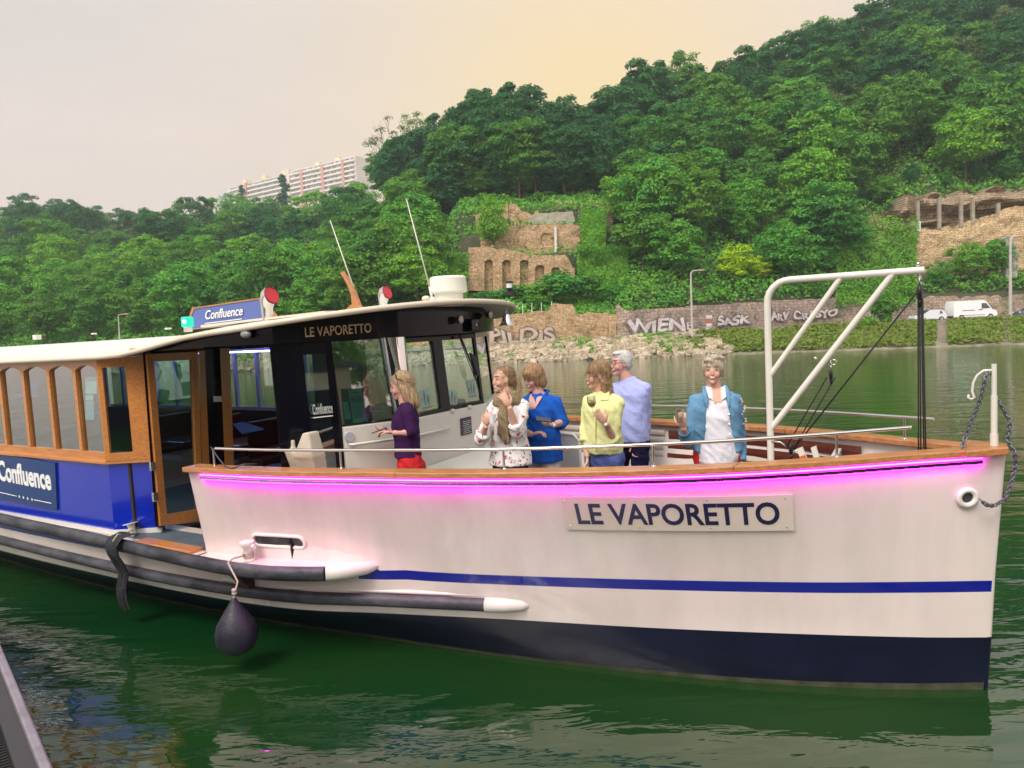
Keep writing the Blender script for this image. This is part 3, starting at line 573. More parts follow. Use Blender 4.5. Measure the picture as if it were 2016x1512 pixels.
# graffiti (paint on the walls)
gw = mat('graffiti_silver', (.68, .65, .66), .7, var=.6, vscale=1.4, col2=(.42, .36, .35)); gd = mat('graffiti_dark', (.12, .085, .09), .9, var=.5, vscale=1.6, col2=(.30, .23, .19)); gf = mat('graffiti_faded', (.50, .43, .38), .9, var=.5, vscale=1.5, col2=(.46, .34, .22)); gr = mat('graffiti_red', (.42, .12, .10), .8)
def graffiti(s, x0, yb0, x1, yb1, Y0, Y1, hpx, bold=.05, label='', dark=gd, sx=None, wob=.09, fill=None):
    a, b2 = at(x0, yb0, wallY(UX(x0))-.12), at(x1, yb1, wallY(UX(x1))-.12); h = hpx/F*Y0; W = (b2-a).length; e = empty('graffiti', a, 0, label, 'graffiti')
    tm = text_mesh(s, 1.0, lambda x, y, z: (x, y, z), 0, 0); w0 = max(v[0] for v in tm.v); d = (b2-a)/W
    for nm, m_, off, bo in (('outline', dark, .03, bold*1.9), ('fill', fill or gw, .07, bold*.6)):
        def fn(x, y, z): return d*(x/w0*W)+Vector((0, -off-.10+z, y*h*1.35*(1+.16*math.sin(x*5.3))+math.sin(x*4.1)*wob*h))+d*(.10*h*math.sin(y*4+x*3))
        text_mesh(s, 1.0, fn, .012, bo).obj(nm, m_, e)
    return e
graffiti('PJLDiS', 962, 675.5, 1090, 668.5, 89.9, 89.3, 24, .05, 'big rounded grey letters painted on the ochre wall under the bell', fill=gf)
graffiti('WIEN', 1236, 656, 1346, 650, 87.8, 89.4, 25, .06, 'large silver block letters at the left end of the grey wall')
graffiti('E', 1350, 649.5, 1362, 649, 89.5, 89.6, 14, .02, 'faint single silver letter beside the lamp post')
graffiti('SASK', 1412, 641, 1474, 636, 90.6, 91.5, 16, .07, 'white letters outlined in black in the middle of the grey wall')
graffiti('ARV', 1518, 631.5, 1552, 628.5, 92.3, 92.8, 15, .06, 'small silver tag just right of the davit post on the grey wall')
graffiti('CRESYO', 1560, 630, 1648, 622, 93, 94.1, 15, .06, 'long silver tag on the grey wall behind the davit struts')
g = MB()
for k in range(4):
    a = at(1395, 648-8*k, wallY(UX(1395))); g.box((a.x, a.y-.2, a.z), (.75, .02, .42), mi=0 if k != 2 else 1)
tag(g.obj('graffiti', [gw, gr]), 'faded column of white patches with a red one on the grey wall', 'graffiti')
g = MB(); a = at(1206, 670, wallY(UX(1206))); g.box((a.x, a.y-.2, a.z+1.1), (.75, .15, 2.2)); g.box((a.x, a.y-.26, a.z+.95), (.5, .12, 1.9), mi=1); tag(g.obj('wall_niche', [mat('ochre_frame', (.50, .38, .19), .9), sandst]), 'small ochre walled up doorway at the right end of the ochre wall', 'doorway')
# bank stairs
g = MB(); us_ = UX(1857); pr = prof(us_); a = Vector((0, 0, 0))
for k in range(16): Y = pr[0]+.3+k*.8; z = ground(us_, Y, pr); g.box((us_*Y, Y+.4, z-.05), (1.3, .85, .5))
tag(g.obj('stone_stairs', conc, loc=a), 'narrow stone stairs cut through the grassy bank', 'stairs')
# fence posts on the ochre wall
for i, (x, y0, y1) in enumerate([(972, 620, 600), (1002, 616, 599), (1029, 616, 599), (1047, 614, 598), (1066, 613, 597), (1086, 600, 594)]):
    a, b2 = at(x, y0+3, wallY(UX(x))+.3), at(x, y1, wallY(UX(x))+.3); g = MB(); g.tube([(0, 0, 0), b2-a], .05, 6); g.ell(b2-a, .07, 8); tag(g.obj('fence_post', MATS['pipe_white'], loc=a), 'thin white fence post on top of the ochre wall', 'fence post', 'white posts along the top of the ochre wall')

# ================================================================== APARTMENT BLOCK
def apartment():
    A0, A1 = at(700, 320, 470), at(440, 355, 545); base = 95; e = empty('apartment_block', (A0.x, A0.y, base), 0, 'long white apartment block with red stair columns on the ridge', 'building')
    d = Vector((A1.x-A0.x, A1.y-A0.y, 0)); Lg = d.length; d.normalize(); n = Vector((d.y, -d.x, 0)); n = n if n.y < 0 else -n
    white = mat('block_render', (.70, .62, .56), .9, var=.12, vscale=.1); red = mat('block_red', (.55, .30, .27), .9); dk = mat('block_glass', (.10, .11, .13), .25, var=.5, vscale=.4, col2=(.45, .46, .48)); bal = mat('block_parapet', (.72, .68, .63), .9)
    top0, top1 = zat(306, 700, 470)-base, zat(355, 440, 545)-base; H0 = top0
    P = lambda s, o, z: d*s+n*o+Vector((0, 0, z))
    def bx(g, s0, s1, o0, o1, z0, z1, mi=0): g.hexa([P(s0, o0, z0), P(s1, o0, z0), P(s1, o1, z0), P(s0, o1, z0)], [P(s0, o0, z1), P(s1, o0, z1), P(s1, o1, z1), P(s0, o1, z1)], mi)
    g = MB(); bx(g, 0, Lg*.47, -14, 0, 0, H0); bx(g, Lg*.47, Lg*.97, -14, -.6, 0, H0-1); g.obj('wall', white, e)
    g = MB(); bx(g, Lg*.97+.1, Lg+9, -16, -1, 0, H0-.5); w2 = g.obj('end_tower', mat('block_grey', (.50, .50, .52), .9), e)
    g = MB(); bx(g, Lg*.455, Lg*.475, -4, 1.6, 0, H0+1.2); g.obj('stair_tower', white, e)
    for s in (.07, .21, .36, .80): 
        g = MB(); bx(g, Lg*s, Lg*s+2.2, -1, 1.35, 0, H0-1); g.obj('red_column', red, e)
    for s in (.13, .27, .52, .68, .84): g = MB(); bx(g, Lg*s, Lg*s+4, -8, -3, H0, H0+2.6); g.obj('roof_box', mat('block_cream', (.70, .60, .38), .9), e)
    r = random.Random(3)
    for fl in range(8):
        z = H0-3.0*(fl+1)
        if z < 2: break
        g = MB(); bx(g, .6, Lg*.455, -.5, 1.2, z-.25, z+.75); bx(g, Lg*.48, Lg*.965, -1, .6, z-1.25, z-.25); g.obj('balcony', bal, e)
        s = 1.2
        while s < Lg*.43:
            w = r.uniform(2.6, 5.2); g = MB(); bx(g, s, s+w, -.5, .12, z+.8, z+2.3, 0); g.obj('window', dk, e); s += w+r.uniform(.4, 1.6)
        g = MB(); bx(g, Lg*.485, Lg*.955, -.5, -.48, z-.2, z+1.3, 0); g.obj('window_row', dk, e)
    return e
apartment()

# ================================================================== LAMPS, CARS, WIRES
lampm = mat('lamp_pole', (.50, .47, .43), .7, var=.2, vscale=2)
def lamp(x, ytop, ybase, Y, rad, label, side=-1):
    a = at(x+1, ybase, Y); b2 = at(x, ytop, Y); h = b2.z-a.z; e = empty('street_lamp', a, 0, label, 'street lamp', 'street lamps along the far bank')
    g = MB(); g.tube([(0, 0, 0), (0, 0, h*.5), (0, 0, h*.93)], [rad*1.3, rad, rad*.8], 8); g.tube([(0, 0, 0), (0, 0, .5)], rad*1.8, 8); g.obj('pole', lampm, e, smooth=True)
    g = MB(); g.tube([(0, 0, h*.92), (.04, 0, h*.97), (.3, 0, h*1.0), (.8, -.1, h*1.0)], [rad*.75, rad*.7, rad*.6, rad*.55], 8); g.obj('arm', lampm, e, smooth=True)
    g = MB(); g.ell((1.1, -.12, h*1.0), (.42, .16, .09), 10); g.obj('lamp_head', mat('lamp_head', (.55, .33, .32), .4), e, smooth=True)
lamp(235, 619, 668, 98, .085, 'small distant street lamp rising behind the boat roof at the left')
lamp(1362, 533, 665, 82.6, .11, 'tall street lamp in front of the graffiti wall')
lamp(1988, 466, 650, 88, .17, 'tallest street lamp beside the dark car at the right edge')
wire = mat('wire', (.03, .03, .03), .6)
for i in range(4):
    g = MB(); P = []
    for k in range(25):
        q = k/24; x = 1240+(2100-1240)*q; p = at(x, 560-.02*(x-1240)+i*7, 96); p.z -= math.sin(q*math.pi*2 % math.pi)*.5; P.append(p)
    g.tube(P, .012, 4); tag(g.obj('overhead_wire', wire), 'thin black overhead wire above the road', 'wire', 'overhead wires above the road')

def car(name, kind, x, ybase, Y, flip, label, cat, paint):
    a = at(x, ybase, Y); e = empty(name, (a.x, Y, 2.62), R_(180) if flip else 0, label, cat)        # local +x = front
    glass = mat('car_glass', (.04, .05, .06), .08, spec=.8); tyre = mat('tyre', (.02, .02, .02), .8); rim = mat('rim', (.45, .45, .47), .3, .8); blk = mat('car_trim', (.03, .03, .03), .6); lightm = mat('headlight', (.75, .75, .72), .1)
    if kind == 'van':
        out = [(-2.7, .42), (-2.72, .9), (-2.66, 2.1), (-2.5, 2.42), (.95, 2.45), (1.35, 2.3), (2.05, 1.32), (2.55, 1.12), (2.68, .85), (2.68, .42)]; W = 1.0; wh = [-1.75, 1.85]; r0 = .36
        win = [[(.75, 1.40), (.75, 2.05), (1.28, 2.05), (1.82, 1.42)]]; wsh = (9,)
    else:
        out = [(-1.9, .35), (-1.95, .75), (-1.85, 1.05), (-1.55, 1.42), (-.9, 1.5), (.05, 1.46), (.85, .98), (1.75, .82), (1.98, .6), (1.98, .35)]; W = .85; wh = [-1.25, 1.28]; r0 = .31
        win = [[(-1.5, .98), (-1.35, 1.32), (-.8, 1.40), (-.8, .98)], [(-.72, .98), (-.72, 1.40), (-.1, 1.38), (-.1, .98)], [(-.02, .98), (-.02, 1.37), (.12, 1.34), (.66, .98)]]
    g = MB(); n = len(out); rows = []
    for yy, ins in ((-W, .12), (-W+.1, .0), (W-.1, .0), (W, .12)):
        rows.append([(px*(1-ins*.03), yy*(1-(.16 if (pz > 1.0 and kind != 'van') else .04 if pz > 2 else 0)), pz-(ins*.25 if pz > 1.3 else 0)) for px, pz in out])
    g.grid([r_+[r_[0]] for r_ in rows]); g.add(rows[0], [tuple(range(n))]); g.add(rows[-1], [tuple(range(n))[::-1]]); g.obj('body', paint, e, smooth=25, bevel=.03)
    for w in win:
        for s in (-1, 1):
            q = .86 if kind != 'van' else .985; g = MB(); g.hexa([(px, s*(W*q-.03), pz) for px, pz in w], [(px, s*(W*(q if kind == 'van' else q*(1-.06*(pz > 1.1)))+.025), pz) for px, pz in w]); g.obj('side_window', glass, e)
    g = MB(); p, q = (out[5], out[6]); nn = Vector((q[1]-p[1], 0, -(q[0]-p[0]))).normalized()*-.02; ww = W*.8
    g.hexa([Vector((p[0]+.04, -ww*.92, p[1]-.03))+nn*-1, Vector((p[0]+.04, ww*.92, p[1]-.03))+nn*-1, Vector((q[0]-.04, ww, q[1]+.04))+nn*-1, Vector((q[0]-.04, -ww, q[1]+.04))+nn*-1], [Vector((p[0]+.04, -ww*.92, p[1]-.03))+nn*1.5, Vector((p[0]+.04, ww*.92, p[1]-.03))+nn*1.5, Vector((q[0]-.04, ww, q[1]+.04))+nn*1.5, Vector((q[0]-.04, -ww, q[1]+.04))+nn*1.5]); g.obj('windscreen', glass, e)
    for wx in wh:
        for s in (-1, 1):
            g = MB(); Mx = Matrix.Rotation(R_(90), 3, 'X'); g.lathe([(.05, -.1), (r0-.04, -.1), (r0, -.06), (r0, .06), (r0-.04, .1), (.05, .1)], (wx, s*(W-.04), r0), 20, Mx); t_ = g.obj('wheel', tyre, e, smooth=True)
            g = MB(); g.lathe([(.02, -.115), (r0*.6, -.115), (r0*.62, -.1), (r0*.62, .1), (r0*.6, .115), (.02, .115)], (wx, s*(W-.04), r0), 16, Mx); g.obj('rim', rim, t_, smooth=True)
    g = MB(); fx = out[-2][0]
    for s in (-1, 1): g = MB(); g.ell((fx-.22, s*(W-.2), .72 if kind != 'van' else 1.0), (.2, .16, .09), 10); g.obj('headlight', lightm, e, smooth=True)
    g = MB(); g.box((out[-1][0]-.1, 0, .5), (.35, W*1.9, .22)); g.box((out[0][0]+.1, 0, .5), (.3, W*1.9, .22)); g.obj('bumper', blk if kind == 'van' else paint, e, bevel=.05)
    if kind == 'van': g = MB(); g.box((-.9, -W-.005, 1.22), (1.5, .02, .06)); g.box((.6, -W-.005, 1.27), (.5, .02, .1)); g.box((-.4, -W-.005, .62), (3.0, .03, .05)); g.obj('side_trim', blk, e)
    return e
car('parked_car', 'car', 1826, 632, 92, True, 'small silver hatchback on the road behind the davit ropes', 'car', mat('paint_silver', (.62, .64, .68), .25, coat=1))
car('delivery_van', 'van', 1911, 630, 92.5, False, 'white panel van driving along the far road', 'van', mat('paint_white', (.84, .84, .85), .3, coat=.6))
car('parked_car', 'car', 2030, 628, 92, True, 'dark blue car cut off by the right edge of the photo', 'car', mat('paint_blue', (.06, .09, .15), .25, coat=1))

# the hazy evening air
g = MB(); g.box((0, 300, 68), (1900, 760, 150)); hz = g.obj('haze', None); hz.data.materials.clear(); m = bpy.data.materials.new('haze_air'); m.use_nodes = True; t = m.node_tree; t.nodes.clear(); o_ = t.nodes.new('ShaderNodeOutputMaterial'); pv = t.nodes.new('ShaderNodeVolumePrincipled')
pv.inputs['Color'].default_value = (.80, .97, .93, 1); pv.inputs['Density'].default_value = HAZE; pv.inputs['Anisotropy'].default_value = .3; t.links.new(pv.outputs[0], o_.inputs['Volume']); hz.data.materials.append(m); tag(hz, 'thin evening haze in the air', kind='stuff')
# ================================================================== THE BOAT   local axes: x aft, y starboard, z up from the water
BOWX, BOWY = 3.400, 5.111; BANG = R_(149)
cream = mat('hull_cream', (.77, .675, .615), .24, var=.11, vscale=2.6, coat=.4, rvar=.08, bump=.05, bscale=1.3, stretch=(1, 1, .22)); navyblue = mat('hull_blue', (.001, .006, .25), .22, coat=.6, bump=.03, bscale=1.5)
black = mat('hull_black', (.008, .011, .028), .28, spec=.25, var=.4, vscale=2.0, bump=.04, bscale=1.6); rubber = mat('fender_rubber', (.022, .022, .030), .5, var=.6, vscale=5, col2=(.085, .085, .10), bump=.5, bscale=22, stretch=(.5, 1, 1))
teak = mat('teak', (.60, .245, .06), .32, coat=.5, var=.45, vscale=4, stretch=(1, 14, 14), col2=(.45, .16, .04), bump=.08, bscale=40); teakc = mat('teak_cap', (.58, .24, .09), .38, coat=.3, var=.35, vscale=3, stretch=(1, 12, 12), bump=.1, bscale=30)
steel = mat('steel', (.72, .70, .68), .16, 1.0); white = mat('white_paint', (.78, .74, .66), .3, coat=.3, var=.06, vscale=2); deckm = mat('deck_grey', (.10, .13, .16), .6, var=.3, vscale=4)
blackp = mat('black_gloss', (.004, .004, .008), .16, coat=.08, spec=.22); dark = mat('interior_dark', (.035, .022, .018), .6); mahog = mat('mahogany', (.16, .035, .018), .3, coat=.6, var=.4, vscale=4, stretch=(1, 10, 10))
ropem = mat('rope_black', (.018, .018, .02), .8, bump=.4, bscale=200); ropew = mat('rope_white', (.52, .45, .35), .9, bump=.6, bscale=150); blue = mat('cabin_blue', (.004, .022, .42), .2, coat=.8, bump=.03, bscale=2)
boat = empty('passenger_boat', (BOWX, BOWY, 0), BANG, 'cream and blue river passenger boat LE VAPORETTO with black wheelhouse and magenta light strip', 'boat')
HEEL = Matrix.Translation((0, .6, 1.6)) @ Matrix.Rotation(R_(-1.2), 4, 'X') @ Matrix.Translation((0, -.6, -1.6))       # she lists a little to starboard
BM = Matrix.Translation((BOWX, BOWY, 0)) @ Matrix.Rotation(BANG, 4, 'Z') @ HEEL; BI = BM.inverted(); boat.matrix_world = BM
def bt(px, py, t=None, s=None, z=None):
    """point of the boat on a sight line, in boat axes, at a given side offset, station or height"""
    o = BI @ Vector((0, 0, EYE)); d = BI.to_3x3() @ (CF + CR*((px-1008)/F) - CU*((py-756)/F))
    k = (t-o.y)/d.y if t is not None else (s-o.x)/d.x if s is not None else (z-o.z)/d.z
    return o+d*k
def gl(name, tint, alpha=.25, rough=.02, ior=1.5):
    """window glass: partly see-through, tinted, mirroring"""
    m = bpy.data.materials.new(name); m.use_nodes = True; t = m.node_tree; t.nodes.clear(); o = t.nodes.new('ShaderNodeOutputMaterial')
    tr = t.nodes.new('ShaderNodeBsdfTransparent'); tr.inputs[0].default_value = (*tint, 1); gg = t.nodes.new('ShaderNodeBsdfGlossy'); gg.inputs[0].default_value = (.95, .97, 1, 1); gg.inputs['Roughness'].default_value = rough
    ge = t.nodes.new('ShaderNodeNewGeometry'); dp = t.nodes.new('ShaderNodeVectorMath'); dp.operation = 'DOT_PRODUCT'; t.links.new(ge.outputs['Normal'], dp.inputs[0]); t.links.new(ge.outputs['Incoming'], dp.inputs[1])
    def mn(op, a, b):
        q = t.nodes.new('ShaderNodeMath'); q.operation = op; q.use_clamp = op == 'ADD'
        for i, v in enumerate((a, b)):
            if isinstance(v, (int, float)): q.inputs[i].default_value = v
            else: t.links.new(v, q.inputs[i])
        return q
    ab = mn('ABSOLUTE', dp.outputs['Value'], 0); ad = mn('ADD', mn('MULTIPLY', mn('POWER', mn('SUBTRACT', 1.0, ab.outputs[0]).outputs[0], 4.0).outputs[0], .8).outputs[0], alpha+.03)
    mx = t.nodes.new('ShaderNodeMixShader'); t.links.new(ad.outputs[0], mx.inputs[0]); t.links.new(tr.outputs[0], mx.inputs[1]); t.links.new(gg.outputs[0], mx.inputs[2]); t.links.new(mx.outputs[0], o.inputs[0]); return m
glass = gl('cabin_glass', (.62, .82, .78), .34); gteal = gl('door_glass', (.28, .66, .62), .22); gdark = gl('smoked_glass', (.55, .66, .66), .22); gclear = gl('screen_glass', (.78, .90, .86), .03)
def cub(tbl):
    xs = [a for a, b in tbl]; ys = [b for a, b in tbl]
    def fn(x):
        if x <= xs[0]: return ys[0]
        if x >= xs[-1]: return ys[-1]
        i = max(k for k in range(len(xs)-1) if xs[k] <= x); h = xs[i+1]-xs[i]; q = (x-xs[i])/h
        def sl(k):
            if k == 0: return (ys[1]-ys[0])/(xs[1]-xs[0])
            if k == len(xs)-1: return (ys[-1]-ys[-2])/(xs[-1]-xs[-2])
            return (ys[k+1]-ys[k-1])/(xs[k+1]-xs[k-1])
        m0, m1 = sl(i)*h, sl(i+1)*h
        return (2*q**3-3*q**2+1)*ys[i]+(q**3-2*q**2+q)*m0+(-2*q**3+3*q**2)*ys[i+1]+(q**3-q**2)*m1
    return fn
Gt = cub([(0, .03), (.5, .32), (1.1, .69), (1.73, 1.02), (2.4, 1.27), (2.9, 1.42), (3.6, 1.60), (4.35, 1.74), (5.2, 1.90), (6.2, 2.0)])
St = cub([(0, .03), (.5, .25), (1.17, .53), (2.19, .89), (3.31, 1.24), (4.0, 1.42), (4.6, 1.52), (5.39, 1.68), (6.2, 1.87)])
Kt = cub([(0, .03), (.5, .24), (1.5, .60), (2.41, .90), (3.38, 1.18), (4.5, 1.52), (5.2, 1.74), (6.2, 1.86), (7.6, 1.90), (9.8, 1.88), (14, 1.7)])
Wt = cub([(0, .03), (.5, .26), (1.33, .58), (2.23, .83), (3.46, 1.08), (5.01, 1.28), (6.23, 1.42), (9, 1.5), (14, 1.3)])
Ut = cub([(4.40, 1.56), (4.58, 1.80), (5.12, 2.03), (5.45, 2.09), (6, 2.10), (6.85, 2.08), (7.51, 2.05), (9.7, 2.0), (14, 1.85)])
zc = lambda s: 1.60+.10*max(0, 1-s/6.1)**1.6
zst = lambda s: .735+.010*max(0, 1-s/4.0)       # top of the blue line
zbk = lambda s: .345-.020*max(0, 1-s/3.5)
rake = lambda z: .11*(1-z/1.7)                    # stem rakes aft going down
def hullpt(s, z, side=1):
    zt = zst(s)
    if z <= 0: t_ = Wt(s)*(1+z*.5)
    elif z <= zbk(s): q = z/zbk(s); t_ = Wt(s)+(Kt(s)-Wt(s))*q
    elif z <= zt: q = (z-zbk(s))/(zt-zbk(s)); tt = St(s) if s < 4.4 else Kt(s)+.06; t_ = Kt(s)+(tt-Kt(s))*q
    else: q = (z-zt)/(zc(s)-zt); t_ = St(s)+(Gt(s)-St(s))*(q**1.15)
    return Vector((s+rake(z)*math.exp(-s*1.2), side*t_, z))
stn = [.0, .03, .08, .16, .28]+[.4+.2*k for k in range(29)]        # to 6.0
stn_all = stn+[6.2+.6*k for k in range(14)]
g = MB(); g.v = []
for side in (1, -1):
    rows = []
    for s in stn_all:
        zs = [-.55, -.10, -.012, zbk(s)*.5, zbk(s), (zbk(s)+zst(s)-.085)/2, zst(s)-.082, zst(s)]
        rows.append([hullpt(s, z, side) for z in zs])
    g.grid(rows, mi=lambda i, j: (3 if j == 1 else 1) if j < 4 else (2 if j == 6 and (stn_all[i] < 4.6 or stn_all[i] > 7.3) else 0))
    rows = []
    for s in [q for q in stn if q <= 4.5]+[4.6, 4.8, 5, 5.2, 5.4, 5.6, 5.8, 6.0, 6.2]:
        z0 = zst(s) if s < 4.5 else .77; rows.append([Vector((hullpt(s, z, side).x, hullpt(s, z, side).y, z)) for z in [z0+(zc(s)-.04-z0)*k/7 for k in range(8)]])
    g.grid(rows, mi=0)
    rows = [[Vector((p.x+.03, p.y-side*.045, p.z)) for p in r] for r in [[hullpt(s, z, side) for z in (.66, 1.0, 1.3, zc(s)-.04)] for s in [.25]+[q for q in stn if q > .3]+[6.2]]]
    g.grid(rows, mi=0)
    a = hullpt(6.2, .77, side); b_ = hullpt(6.2, zc(6.2)-.04, side); g.add([a, b_, b_-Vector((0, side*.05, 0)), a-Vector((0, side*.05, 0))], [(0, 1, 2, 3)], 0)
s = 14.0; tr = [hullpt(s, z, sd) for sd in (1, -1) for z in (-.55, 0, .7)]; g.add(tr, [(0, 1, 2, 5, 4, 3)], 0)
hull = g.obj('hull', [cream, black, navyblue, mat('waterline_scum', (.035, .045, .022), .7, var=.6, vscale=6, col2=(.09, .085, .05))], boat, smooth=50, recalc=False)
g = MB(); g.tube([(.135, 0, -.4), (.112, 0, 0), (.093, 0, .322), (.092, 0, .328), (.07, 0, .8), (.01, 0, 1.66)], .03, 10, mi=0); st = g.obj('stem', [cream, black], boat, smooth=True)
me = st.data
for p in me.polygons:
    if p.center.z < .325: p.material_index = 1
# deck inside, side decks
g = MB(); ds = [s for s in stn if s > .35]+[6.2]; g.grid([[(s, -(St(s)-.03), .70), (s, 0, .70), (s, St(s)-.03, .70)] for s in ds])
for side in (1, -1):
    g.grid([[(s, side*(St(s)-.06 if s < 6.2 else 1.45), .775), (s, side*(Ut(s)-.02), .775)] for s in [4.42, 4.6, 4.8, 5, 5.2, 5.4, 5.6, 5.8, 6.0, 6.19]], mi=1)
    g.grid([[(s, side*1.35, .78), (s, side*(Ut(s)-.03), .78)] for s in [6.2+.5*k for k in range(16)]], mi=1)
    g.add([(6.22, side*1.5, .785), (7.6, side*1.5, .785), (7.6, side*1.86, .785), (6.22, side*1.86, .785)], [(0, 1, 2, 3)], 0)
g.add([(6.2, -1.6, .70), (6.2, 1.6, .70), (14, 1.6, .70), (14, -1.6, .70)], [(0, 1, 2, 3)], 0); g.obj('deck', [deckm, cream], boat, recalc=True)
g = MB(); g.hexa([(6.28, 1.84, .77), (7.15, 1.84, .77), (7.15, 1.99, .77), (6.28, 1.99, .77)], [(6.28, 1.84, .81), (7.15, 1.84, .81), (7.15, 1.99, .81), (6.28, 1.99, .81)]); g.obj('threshold', teak, boat, bevel=.008)
g = MB()
g.hexa([(5.62, 1.84, .5), (5.74, 1.84, .5), (5.74, 1.88, .5), (5.62, 1.88, .5)], [(5.62, 1.84, .74), (5.74, 1.84, .74), (5.74, 2.06, .74), (5.62, 2.06, .74)]); g.obj('strake_bracket', mat('rusty_steel', (.09, .05, .04), .8, var=.5, vscale=20), boat)
# rubbing strakes
for side in (1, -1):
    P = [(s, side*(Ut(s)-.015), .765+.03*max(0, (s-6)/4)) for s in [4.72, 4.85, 5, 5.2, 5.5, 5.8, 6.1, 6.4, 6.8, 7.2, 7.7, 8.4, 9.3, 10.5, 12, 13.9]]
    g = MB(); g.tube(P, (.060), 12, sx=.8, sy=1.05); us_ = g.obj('upper_rubbing_strake', rubber, boat, smooth=50)
    g = MB(); g.tube([(4.72, side*(Ut(4.72)-.03), .765), (4.6, side*(Ut(4.6)-.07), .765), (4.5, side*(Ut(4.5)-.1), .765), (4.42, side*1.48, .765)], [.064, .064, .056, .025], 12, sx=.9, sy=1); g.obj('strake_nose', white, us_, smooth='all')
    P = [(s, side*(Kt(s)+.045), .455+(.02 if s < 5 else .02)+.01*max(0, s-7)) for s in [3.55, 3.8, 4.1, 4.5, 5, 5.4, 5.8, 6.3, 7, 7.8, 8.8, 10, 12, 13.9]]
    g = MB(); g.tube(P, .058, 12, sx=.85, sy=.95); ls_ = g.obj('lower_rubbing_strake', rubber, boat, smooth=50)
    g = MB(); g.tube([(3.55, side*(Kt(3.55)+.045), .475), (3.4, side*(Kt(3.4)+.035), .475), (3.27, side*(Kt(3.27)+.015), .475), (3.2, side*(Kt(3.2)-.01), .475)], [.060, .058, .048, .018], 12); g.obj('strake_nose', white, ls_, smooth='all')
    g = MB(); g.tube([(s, side*(Kt(s)+.02), .545) for s in (3.3, 3.8, 4.5, 5.2, 6)], .02, 6); g.obj('strake_rim', cream, ls_, smooth='all')
# gunwale cap, light strip, channel
def capband(name, m, s0, s1, side, o_out, o_in, za, zb, par=boat, n=60, bev=.006):
    g = MB(); rows = []
    for k in range(n+1):
        s = s0+(s1-s0)*k/n; a = Gt(s)+o_out; b2 = max(.0, Gt(s)-o_in) if s > .0 else 0; ds_ = 0
        rows.append([(s, side*a, zc(s)+za), (s, side*a, zc(s)+zb), (s, side*b2, zc(s)+zb), (s, side*b2, zc(s)+za)])
    g.grid(rows, closed=True); g.add(rows[0], [(0, 1, 2, 3)]); g.add(rows[-1], [(3, 2, 1, 0)]); return g.obj(name, m, par, smooth=30, bevel=bev)
for side in (1, -1):
    for a, b2 in ((.02, 1.60), (1.605, 4.03), (4.035, 6.22)): capband('gunwale_cap', teakc, a, b2, side, .035, .15, -.045, 0)
ledm = mat('led_magenta', (.9, .1, .9), .4, emit=(1.0, .004, .86), es=60); ledw = mat('led_core', (1, .8, 1), .4, emit=(1.0, .15, 1.0), es=1.6)
chan = mat('steel_channel', (.5, .48, .5), .2, 1.0, var=.25, vscale=3, bump=.12, bscale=8)
for side in (1, -1):
    S_ = [.12+.1*k for k in range(60)]
    g = MB(); g.tube([(s, side*(Gt(s)+.020), zc(s)-.062) for s in S_], .0055, 6); ld = g.obj('light_strip', ledm, boat, smooth='all')
    g = MB(); g.tube([(s, side*(Gt(s)+.0248), zc(s)-.0605) for s in S_], .0028, 5); g.obj('diffuser', ledw, ld, smooth='all')
    g = MB(); g.tube([(s, side*(Gt(s)+.010), zc(s)-.1065) for s in S_], .0030, 6); g.obj('hidden_glow_strip', ledm, ld, smooth='all')  # extra emitter tucked under the channel, added to spread magenta glow down the hull
    g = MB(); rows = [[(s, side*(Gt(s)+.008), zc(s)-.074), (s, side*(Gt(s)+.026), zc(s)-.077), (s, side*(Gt(s)+.026), zc(s)-.102), (s, side*(Gt(s)+.008), zc(s)-.104)] for s in S_]; g.grid(rows, closed=True); g.obj('light_channel', chan, boat, smooth=30)
# hand rails
for side in (1, -1):
    g = MB(); zr = lambda s: zc(s)+.155+.02*max(0, 1-s/3)
    S_ = [.55+.2*k for k in range(28)] if side > 0 else [.42+.2*k for k in range(24)]
    g.tube([(s, side*(Gt(s)-.10), zr(s)) for s in S_], .0135, 8); rl = g.obj('hand_rail', steel, boat, smooth=50)
    for s in ([1.0, 2.15, 3.22, 4.62, 5.98] if side > 0 else [.62, 1.75, 2.75, 3.85, 4.9]):
        g = MB(); p = Vector((s, side*(Gt(s)-.10), zc(s))); g.tube([p, p+Vector((0, 0, zr(s)-zc(s)))], .0095, 8); g.lathe([(.028, 0), (.028, .004), (.013, .012)], p, 12); g.obj('stanchion', steel, rl, smooth=50)
# bow post with hook
g = MB(); g.tube([(.05, 0, 1.69), (.05, 0, 2.06)], .021, 12); g.tube([(.05, 0, 2.06), (.05, 0, 2.28)], .0165, 12); g.tube([(.05, 0, 1.70), (.05, 0, 1.79)], .026, 12); bp_ = g.obj('bow_post', white, boat, smooth=50)
g = MB(); g.tube([(.05, 0, 2.235), (.11, 0, 2.235), (.15, 0, 2.20), (.172, 0, 2.15), (.18, 0, 2.09), (.165, 0, 2.045), (.185, 0, 2.03), (.205, 0, 2.045), (.20, 0, 2.065)], [.009]*8+[.007], 8); g.obj('hook', white, bp_, smooth='all')
g = MB(); g.hexa([(-.03, -.09, 1.66), (.22, -.26, 1.65), (.22, .26, 1.65), (-.03, .09, 1.66)], [(-.03, -.09, 1.712), (.22, -.26, 1.702), (.22, .26, 1.702), (-.03, .09, 1.712)]); g.obj('bow_cap', teakc, boat, bevel=.008)
